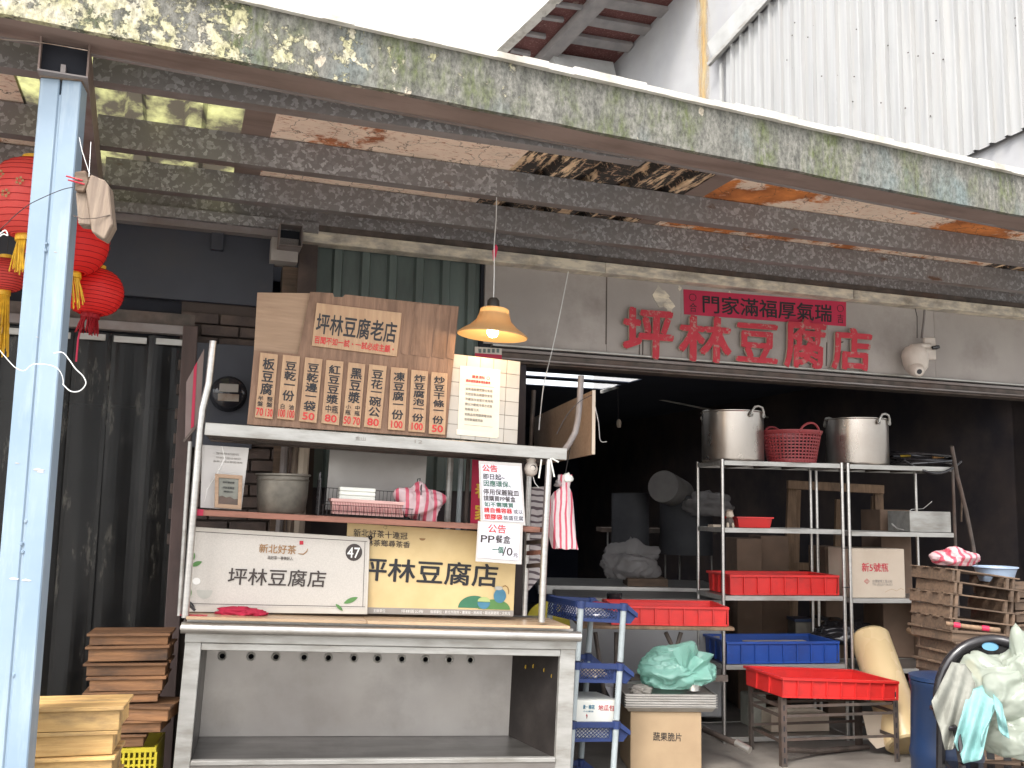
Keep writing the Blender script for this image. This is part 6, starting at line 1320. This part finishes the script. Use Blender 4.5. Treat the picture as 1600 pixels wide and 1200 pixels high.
# side panel with bent pole
P0_, P1_ = at(925, 660, 3.75), at(835, 660, 4.9); zt0 = at(926, 610, 3.75).z; zb0 = at(926, 710, 3.75).z
t_ = thing('brown_panel', 'plain brown panel standing edge-on at the right end of the top shelf', 'panel', WF)
MB().prism([(P0_.x, P0_.y, zb0), (P0_.x, P0_.y, zt0), (P1_.x, P1_.y, zt0), (P1_.x, P1_.y, zb0)], (.012, .003, 0)).build('board', 'ply2', t_); MB().box(P0_.x-.001, P0_.x+.016, P0_.y-.015, P0_.y+.002, zb0, zt0).build('edge_strip', 'cardpale', t_)
o = MB().tube([at(908, 587, 3.72), at(906, 625, 3.72), at(903, 655, 3.72), at(899, 675, 3.72), at(890, 692, 3.72), at(880, 706, 3.72)], .016, 12).build('bent_pole', 'flange', smooth=True); tag(o, 'bent brown metal pole in front of the brown panel', 'pole')
o = MB().tube([at(834, 610, 4.6), at(829, 700, 4.6)], .016, 10).build('upright_pole', 'darksteel', smooth=True); tag(o, 'dark upright pole between tiled board and brown panel', 'pole')
wires('black_wire', [(925, 617, 3.7), (905, 628, 3.68), (885, 650, 3.68), (870, 678, 3.68)], .002, 'ink', 'thin black wire curving across the brown panel')
# patterned bag hanging between the stand's right poles
o = MB().prism([ST.hit(x, y_, .4) for x, y_ in ((822, 762), (852, 760), (846, 900), (820, 930))], (0, .01, 0)).build('patterned_bag', 'striped2', None, ST); tag(o, 'patterned bag seen through the rungs of the stand', 'bag'); o.data.materials[0] = stripe('swirl_bag', 2, 9, (.5, .45, .44), (.09, .06, .07), .1, 9)
# ================================================================== WOODEN TRAY STACKS
def mold(fr, w, d_, h, m, label, group, slats=False, par=None):
    """shallow wooden tofu tray: four boards and a lid or slats"""
    t_ = thing('wooden_tray', label, 'tray', fr, group)
    jt = lambda: random.uniform(-.004, .004)
    MB().box(0, w, 0+jt(), .018, .0, h-.014).build('front_board', m, t_, bevel=.002); MB().box(0, w, d_-.018, d_, 0, h-.014).build('back_board', m, t_, bevel=.002)
    MB().box(.001, .018, .0185, d_-.0185, .0, h-.014).build('end_board', m, t_, bevel=.002); MB().box(w-.018, w-.001, .0185, d_-.0185, .0, h-.014).build('end_board', m, t_, bevel=.002)
    k = 3
    for i in range(k):
        y0_, y1_ = d_*i/k+.001, d_*(i+1)/k-.002
        MB().box(-.012+jt(), w+.012+jt(), y0_-(.014 if i == 0 else 0), y1_+(.014 if i == k-1 else 0), h-.0135, h-.001+jt()*.3).build('lid_board', m, t_, bevel=.002)
    return t_
TS = Gf(178, 1190, 2.62, 13); w_ = TS.hit(178, 1130, 0).x-TS.hit(-60, 1130, 0).x
edgesz = [TS.hit(120, y_, 0).z for y_ in (1103, 1142, 1180)]; hgt = edgesz[0]-edgesz[1]
nlab = ['top pale tray of the sunlit stack at lower left', 'second pale tray of the sunlit stack at lower left', 'third pale tray of the sunlit stack at lower left', 'fourth pale tray, low in the sunlit stack']
z = edgesz[0]-hgt; i = 0
while z > -.02:
    F_ = TS.at((-w_+random.uniform(-.012, .012), random.uniform(-.01, .01), z), random.uniform(-1.5, 1.5)); lab = nlab[i] if i < 4 else 'pale wooden tray low in the sunlit stack, %s below its top' % 'five six seven eight nine ten eleven twelve'.split()[i-4]
    mold(F_, w_, .22, hgt-.002, 'moldlt', lab, 'sunlit pale wooden trays'); z -= hgt; i += 1
TS2 = Gf(142, 1100, 3.35, 12); rowy = [(988, 140, 262), (1008, 138, 262), (1034, 135, 258), (1056, 140, 254), (1080, 134, 246), (1099, 150, 266), (1124, 150, 252), (1146, 150, 224)]
ords = 'top,second,third,fourth,fifth,sixth,seventh,lowest'.split(',')
for i, (y0, xa, xb_) in enumerate(rowy):
    zt_ = TS2.hit(200, y0, 0).z; zb_ = TS2.hit(200, rowy[i+1][0] if i < 7 else 1168, 0).z
    a_, b_ = TS2.hit(xa, y0+10, 0).x, TS2.hit(xb_, y0+10, 0).x
    mold(TS2.at((a_, 0, zb_+.001), [2, -1, 1, 0, 3, -9, -5, 2][i], [.4, -.6, .5, 0, -.4, .8, -1, 0][i]), b_-a_, .22, zt_-zb_-.004, 'molddk' if i not in (3,) else 'molddk', ords[i]+' dark wooden tray in the stack by the strip curtain', 'dark wooden trays by the strip curtain')
yc = thing('yellow_crate', 'yellow perforated crate under the dark wooden trays', 'crate', TS2); zt_ = TS2.hit(210, 1169, 0).z; a_, b_ = TS2.hit(150, 1185, 0).x, TS2.hit(243, 1185, 0).x
MB().box(a_, b_, 0, .012, zt_-.02, zt_).box(a_, b_, .3, .31, 0, zt_).box(a_, a_+.01, .0125, .3, 0, zt_).box(b_-.01, b_, .0125, .3, 0, zt_).box(a_, b_, 0, .012, 0, .03).build('crate_frame', 'yellow', yc)
mb = MB()
for k in range(12): x = a_+(b_-a_)*k/11; mb.box(x-.005, x+.005, .0005, .0115, .0301, zt_-.0201)
o = mb.build('upright_bars', 'yellow', yc); o['kind'] = 'stuff'
mb = MB()
for k in range(1, 12): z = .03+(zt_-.05)*k/12; mb.box(a_+.0003, b_-.0003, .002, .0102, z-.004, z+.004)
o = mb.build('cross_bars', 'yellow', yc); o['kind'] = 'stuff'
# right stacks of weathered trays
RS = Gf(1492, 1000, 4.0, 14)
rows = [(878, 893, 3), (891, 912, 2), (907, 932, -2), (926, 950, 0), (944, 966, 2), (966, 985, 3), (982, 1000, 2), (1000, 1016, 0), (1014, 1030, -1), (1030, 1048, 1), (1046, 1062, 0), (1062, 1078, 2)]
def tray2(F_, w, d_, h, m, label, group):
    t_ = thing('wooden_tray', label, 'tray', F_, group)
    MB().box(-.0, .016, 0, d_, 0, h*.86).build('end_board', m, t_, bevel=.002); MB().box(w-.016, w, 0, d_, 0, h*.86).build('end_board', m, t_, bevel=.002)
    for j in range(4): y_ = (d_-.05)*j/3; MB().box(-.012, w+.03, y_, y_+.05, h*.87, h*.87+.008).build('slat', m, t_, bevel=.001)
    MB().box(.03, .05, .002, .02, 0, h*.86).build('corner_block', m, t_); MB().box(w-.06, w-.04, .002, .02, 0, h*.86).build('corner_block', m, t_)
    return t_
on_ = 'top,second,third,fourth,fifth,sixth,seventh,eighth,ninth,tenth,eleventh,twelfth,thirteenth,fourteenth,fifteenth,sixteenth,seventeenth,eighteenth,lowest'.split(',')
tmp = RS.hit(1584, 950, 0).x; ztop_ = RS.hit(1490, 889, 0).z; hh_ = .066; z = ztop_-hh_
for i in range(19):
    jx = ([.0, .0, -.02, -.02, -.03, -.02, 0, 0, .0, .01, 0, 0]+[0]*9)[i]; tilt_ = ([7, 7, 6.5, 6.5, 6, 4.5, 4, 4, 3.5, 3, 3, 3, 2, 1.5, 1, .7, .4, .2]+[0]*4)[i]
    if z < .0: break
    F_ = RS.at((jx, random.uniform(-.01, .01), z), random.uniform(-2, 2), tilt_)
    if i < 5: tray2(F_, tmp+.03, .34, hh_+.004, 'mold2', on_[i]+' open weathered tray of the right stack', 'weathered trays stacked at the right')
    else: mold(F_, tmp, .34, hh_-.003, 'mold2', on_[i]+' closed weathered tray of the right stack', 'weathered trays stacked at the right')
    z -= hh_ if i < 4 else hh_*.93
RS2 = Gf(1588, 1000, 4.15, 12); z = RS2.hit(1600, 918, 0).z-.06
for i in range(18):
    if z < 0: break
    mold(RS2.at((random.uniform(0, .02), 0, z), random.uniform(-4, 4), random.uniform(-2, 1)), .4, .33, .06, 'mold2', on_[i]+' tray of the stack cut by the right photo edge', 'trays at the right photo edge'); z -= .068
sb = bag(RS, RS.hit(1492, 872, .12), (.125, .1, .05), 'striped_bag', 'striped2', 15, (-.2, -.3, 1), 'pink and white striped bag parcel on top of the right tray stack', 6, .12, 5)
t_ = thing('plastic_basin', 'pale blue plastic basin on the right tray stacks', 'basin', Fr(at(1556, 900, 4.25))); MB().lathe([(0, -.05), (.09, -.05), (.115, .025), (.125, .03), (.122, .036), (.11, .03), (.086, -.044), (0, -.044)], (0, 0, .02), 32).build('basin_body', 'basin', t_, smooth=True)
o = MB().tube([at(1478, 974, 3.88), at(1510, 979, 3.86), at(1562, 985, 3.84)], [.012, .012, .014], 10).build('wooden_rod', 'rawwood', smooth=True); tag(o, 'wooden rod with red band resting in the right tray stack', 'rod')
for (x0, x1) in ((1534, 1545), (1490, 1500)): MB().tube([at(x0, 981 if x0 > 1500 else 976, 3.846 if x0 > 1500 else 3.865), at(x1, 982.5 if x0 > 1500 else 977.5, 3.842 if x0 > 1500 else 3.86)], .0145, 10).build('red_band', 'redpaper').parent = None
for o in [o for o in bpy.data.objects if o.name.startswith('red_band')]: tag(o, 'red tape band round the wooden rod, %s one' % ('outer' if o.name == 'red_band' else 'inner'), 'tape')
# ================================================================== BARREL, CHAIR, BAGS, CLOTHS (lower right)
bb = Gf(1478, 1150, 3.35); t_ = thing('blue_barrel', 'deep blue plastic barrel under the hanging cloths', 'barrel', bb); zt_ = bb.hit(1478, 1072, -.15).z
MB().lathe([(0, 0), (.13, 0), (.145, .02), (.15, .12), (.157, .14), (.15, .16), (.152, zt_*.55), (.158, zt_*.58), (.151, zt_*.62), (.142, zt_-.03), (.148, zt_-.02), (.148, zt_), (.13, zt_), (0, zt_-.01)], (0, 0, 0), 40).build('barrel_body', 'barrel', t_, smooth=True)
MB().lathe([(.13, zt_), (.15, zt_+.004), (.15, zt_+.02), (0, zt_+.03)], (0, 0, 0), 40).build('barrel_lid', 'barrel', t_, smooth=True)
CH = Gf(1560, 1100, 2.95, -12); t_ = thing('plastic_chair', 'black plastic armchair with a blue oval sticker loaded with bags', 'chair', CH)
zc_ = CH.hit(1550, 1002, .3).z; zr0 = CH.hit(1500, 1100, 0).z
pts = []; cx = CH.hit(1560, 1060, .3).x
for k in range(25):
    a_ = pi*(1.08-1.16*k/24); pts.append(V((cx+.245*cos(a_), .36-.06*abs(cos(a_)), zc_-.3+.3*max(-.1, sin(a_))**.8 if sin(a_) > 0 else zc_-.3-.12*abs(sin(a_)))))
mb = MB()
for i in range(len(pts)-1):
    a_, b_ = pts[i], pts[i+1]; ca = V((cx, .36, zc_-.36)); ia, ib = a_.lerp(ca, .34), b_.lerp(ca, .34)
    mb.add([a_, b_, ib, ia, a_+V((0, .03, 0)), b_+V((0, .03, 0)), ib+V((0, .045, 0)), ia+V((0, .045, 0))], [(0, 1, 2, 3), (7, 6, 5, 4), (0, 4, 5, 1), (3, 2, 6, 7)])
mb.build('backrest_arch', 'black', t_, smooth=True)
MB().tube(pts, .024, 10).build('backrest_rim', 'black', t_, smooth=True)
for s_ in (-1, 1):
    x = cx+s_*.25; ap = [(x, .33, zc_-.3), (x+s_*.02, .2, zc_-.27), (x+s_*.02, .0, zc_-.28), (x+s_*.01, -.09, zc_-.3), (x, -.12, zc_-.42), (x-.01, -.13, 0.0)]
    mb = MB(); 
    for (p_, q_) in zip(ap, ap[1:]): mb.bar(p_, q_, .055, .018, (s_, 0, 0) if p_[2]-q_[2] > .1 else (0, 0, 1))
    mb.build('armrest', 'black', t_, bevel=.004)
    MB().tube([(x-s_*.02, .32, zc_-.32), (x, .36, 0)], .02, 8).build('leg', 'black', t_, smooth=True)
MB().box(cx-.23, cx+.23, -.1, .32, zc_-.53, zc_-.51).build('seat', 'black', t_, bevel=.008)
for k in range(4): x = cx-.1+.066*k; MB().bar((x, .34, zc_-.5), (x, .375, zc_-.1), .03, .008, (0, 1, 0)).build('back_slat', 'black', t_)
q_ = CH.hit(1547, 1010, .32); MB().lathe([(0, -.004), (.032, -.004), (.034, 0)], (0, 0, 0), 20, 1, 1, T=MX.Translation((q_.x, .318, q_.z)) @ MX.Rotation(rad(70), 4, 'X') @ MX.Scale(.55, 4, (0, 1, 0))).build('oval_sticker', 'bluep', t_); MB().lathe([(0, -.005), (.026, -.005), (.026, -.004)], (0, 0, 0), 20, T=MX.Translation((q_.x, .318, q_.z)) @ MX.Rotation(rad(70), 4, 'X') @ MX.Scale(.45, 4, (0, 1, 0))).build('oval_sticker', 'whiteink', t_)
bag(CH, CH.hit(1586, 1085, .1), (.17, .15, .15), 'milky_bag', 'palebag', 41, (.3, -.1, 1), 'large milky translucent bag heaped on the black chair', 6, .15, peaks=(((-.7, 0, .75), .3, 20),))
bag(CH, CH.hit(1602, 1050, .05), (.07, .07, .1), 'milky_bag', 'palebag', 44, (-.2, 0, 1), 'upright knotted bag top at the right photo edge', 5, .2, 5, sag=1.2, peaks=(((-.2, 0, 1), .4, 12),))
bag(CH, CH.hit(1592, 1155, .0), (.12, .1, .08), 'milky_bag', 'palebag', 47, (.2, -.3, 1), 'lower bag with yellow-green contents on the chair', 7, .14, 5)
o = MB().prism([CH.hit(x, y_, .12) for x, y_ in ((1508, 1034), (1520, 1030), (1536, 1062), (1524, 1075))], (0, .01, 0)).build('yellow_card', 'signyel', None, CH); tag(o, 'yellow card edge sticking up between bag and chair back', 'card')
def drape(fr, top, bot, ly0, ly1, name, m, label, folds=5, amp=.012, sd_=1, bulge=.05):
    """cloth hanging from a line of points to a hem, with vertical folds"""
    n_ = 36; r_ = 22; mb = MB()
    def along(P, t): 
        k = t*(len(P)-1); i = min(int(k), len(P)-2); f = k-i; return P[i][0]+(P[i+1][0]-P[i][0])*f, P[i][1]+(P[i+1][1]-P[i][1])*f
    G = []
    for j in range(r_+1):
        v = j/r_
        for i in range(n_+1):
            u = i/n_; a_, b_ = along(top, u), along(bot, u); ly = ly0+(ly1-ly0)*v-bulge*sin(pi*min(1, v*1.2))+amp*(.3+v)*sin(u*folds*2*pi+sd_+v*1.5)+.008*NZ.noise(V((u*4, v*4, sd_)))
            G.append(fr.hit(a_[0]+(b_[0]-a_[0])*v, a_[1]+(b_[1]-a_[1])*v, ly))
    mb.v = G; mb.f = [(j*(n_+1)+i, j*(n_+1)+i+1, (j+1)*(n_+1)+i+1, (j+1)*(n_+1)+i) for j in range(r_) for i in range(n_)]
    o = mb.build(name, m, None, fr, smooth=True); md = o.modifiers.new('thick', 'SOLIDIFY'); md.thickness = .004; return tag(o, label, 'cloth')
drape(CH, [(1487, 1034), (1508, 1038), (1532, 1068)], [(1456, 1095), (1478, 1172), (1500, 1168)], .05, -.1, 'grey_cloth', 'beige', 'faded grey cloth draped over the left arm of the chair', 3, .014, 2)
drape(CH, [(1512, 1080), (1535, 1070), (1556, 1084), (1562, 1090)], [(1492, 1160), (1506, 1193), (1534, 1186), (1532, 1150)], .0, -.15, 'mint_cloth', 'cyan', 'mint green cloth hanging over the chair arm', 3, .016, 4)
drape(CH, [(1552, 1084), (1560, 1092), (1566, 1100)], [(1560, 1140), (1568, 1148), (1576, 1154)], -.1, -.16, 'mint_cloth', 'cyan', 'short right end of the mint cloth beside the arm', 1, .008, 1)
MB
# ================================================================== DIM THINGS INSIDE THE SHOP
t_ = thing('wooden_stool_frame', 'tall raw timber frame standing behind the racks', 'wooden frame', WF)
def tb2(px0, py0, px1, py1, Y, w): 
    MB().bar(at(px0, py0, Y), at(px1, py1, Y), w, .05, (0, 1, 0)).build('timber', 'rawwood', t_, bevel=.003)
tb2(1238, 752, 1232, 900, 6.0, .075); tb2(1232, 900, 1226, 1010, 6.0, .075); tb2(1246, 765, 1240, 990, 6.3, .05); tb2(1372, 770, 1378, 1000, 6.0, .07); tb2(1310, 780, 1304, 990, 6.35, .05); tb2(1230, 757, 1380, 765, 5.96, .07); tb2(1236, 884, 1372, 890, 6.0, .06); tb2(1366, 775, 1362, 980, 6.35, .045)
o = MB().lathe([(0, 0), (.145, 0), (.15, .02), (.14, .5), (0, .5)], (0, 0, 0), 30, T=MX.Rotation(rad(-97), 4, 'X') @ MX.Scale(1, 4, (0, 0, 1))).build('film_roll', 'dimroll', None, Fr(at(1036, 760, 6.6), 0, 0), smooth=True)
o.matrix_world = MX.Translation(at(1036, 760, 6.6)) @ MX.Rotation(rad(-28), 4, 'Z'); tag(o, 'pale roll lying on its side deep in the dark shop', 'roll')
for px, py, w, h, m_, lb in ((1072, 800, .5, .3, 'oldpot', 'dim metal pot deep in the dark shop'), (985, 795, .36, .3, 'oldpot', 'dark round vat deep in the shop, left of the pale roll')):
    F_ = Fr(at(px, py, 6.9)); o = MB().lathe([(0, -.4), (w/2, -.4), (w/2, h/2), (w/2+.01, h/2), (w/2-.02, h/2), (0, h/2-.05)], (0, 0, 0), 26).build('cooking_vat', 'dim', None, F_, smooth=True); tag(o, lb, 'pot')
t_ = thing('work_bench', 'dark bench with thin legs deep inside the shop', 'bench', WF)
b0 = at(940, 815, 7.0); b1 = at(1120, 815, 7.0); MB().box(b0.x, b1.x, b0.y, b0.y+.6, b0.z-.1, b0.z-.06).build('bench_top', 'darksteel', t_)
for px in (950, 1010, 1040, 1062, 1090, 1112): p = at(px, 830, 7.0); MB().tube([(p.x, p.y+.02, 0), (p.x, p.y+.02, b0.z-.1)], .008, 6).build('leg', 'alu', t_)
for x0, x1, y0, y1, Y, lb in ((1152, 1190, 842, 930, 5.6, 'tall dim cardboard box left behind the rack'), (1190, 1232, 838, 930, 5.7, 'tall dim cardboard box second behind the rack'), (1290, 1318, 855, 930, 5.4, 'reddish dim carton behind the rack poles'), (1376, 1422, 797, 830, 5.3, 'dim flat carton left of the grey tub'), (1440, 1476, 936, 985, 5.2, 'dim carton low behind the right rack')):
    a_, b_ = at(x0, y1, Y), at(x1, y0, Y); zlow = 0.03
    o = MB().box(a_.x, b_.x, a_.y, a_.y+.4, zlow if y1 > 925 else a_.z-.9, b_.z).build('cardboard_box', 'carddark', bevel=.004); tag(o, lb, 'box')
t_ = thing('tin_can', 'square oil tin with dark lid behind the left rack', 'tin', WF); a_, b_ = at(1243, 995, 5.3), at(1272, 972, 5.3); MB().box(a_.x, b_.x, a_.y, a_.y+.2, .35, b_.z).build('tin_body', 'oldpot', t_, bevel=.005); MB().box(a_.x-.005, b_.x+.005, a_.y-.005, a_.y+.205, b_.z, b_.z+.02).build('tin_lid', 'barrel', t_)
t_ = thing('tin_can', 'second square tin behind the rack poles', 'tin', WF); a_, b_ = at(1287, 995, 5.35), at(1312, 970, 5.35); MB().box(a_.x, b_.x, a_.y, a_.y+.2, .35, b_.z).build('tin_body', 'cardpale', t_, bevel=.005); MB().box(a_.x-.005, b_.x+.005, a_.y-.005, a_.y+.205, b_.z, b_.z+.02).build('tin_lid', 'ink', t_)
o = MB().box(at(1240, 1000, 5.28).x, at(1420, 1000, 5.28).x, 7.1, 7.7, .3, .345).build('low_bench', 'darksteel'); tag(o, 'low dark bench holding tins behind the racks', 'bench')
blob(WF, at(1320, 990, 5.2), (.2, .15, .09), 'black_bag', 'black', 51, .3, 'black plastic bag behind the rack poles', 'bag')
blob(WF, at(1090, 790, 6.7)+V((.1, 0, .0)), (.2, .15, .12), 'clear_bag', 'clearbag', 53, .3, 'clear bags catching light on the dark bench', 'bag')
MB().tube([at(1455, 1000, 4.7), at(1420, 985, 4.9)], .02, 8).build('wood_offcut', 'rawwood'); tag(bpy.data.objects['wood_offcut'], 'short wood offcut behind the film roll', 'offcut')
# ------------------------------------------------------------------ move each thing's origin to its base
for o in [o for o in COL.objects if o.parent is None and o.type in ('EMPTY', 'MESH') and o.get('category')]:
    if o.type == 'EMPTY':
        P = [c.matrix_basis @ V(q) for c in o.children for q in c.bound_box]
    else: P = [V(q) for q in o.bound_box]
    if not P: continue
    dd = V(((min(p.x for p in P)+max(p.x for p in P))/2, (min(p.y for p in P)+max(p.y for p in P))/2, min(p.z for p in P)))
    if o.type == 'EMPTY':
        for c in o.children: c.matrix_basis = MX.Translation(-dd) @ c.matrix_basis
    else:
        if o.data.users > 1: continue
        ch = list(o.children); o.data.transform(MX.Translation(-dd))
        for c in ch: c.matrix_basis = MX.Translation(-dd) @ c.matrix_basis
    o.matrix_world = o.matrix_world @ MX.Translation(dd)
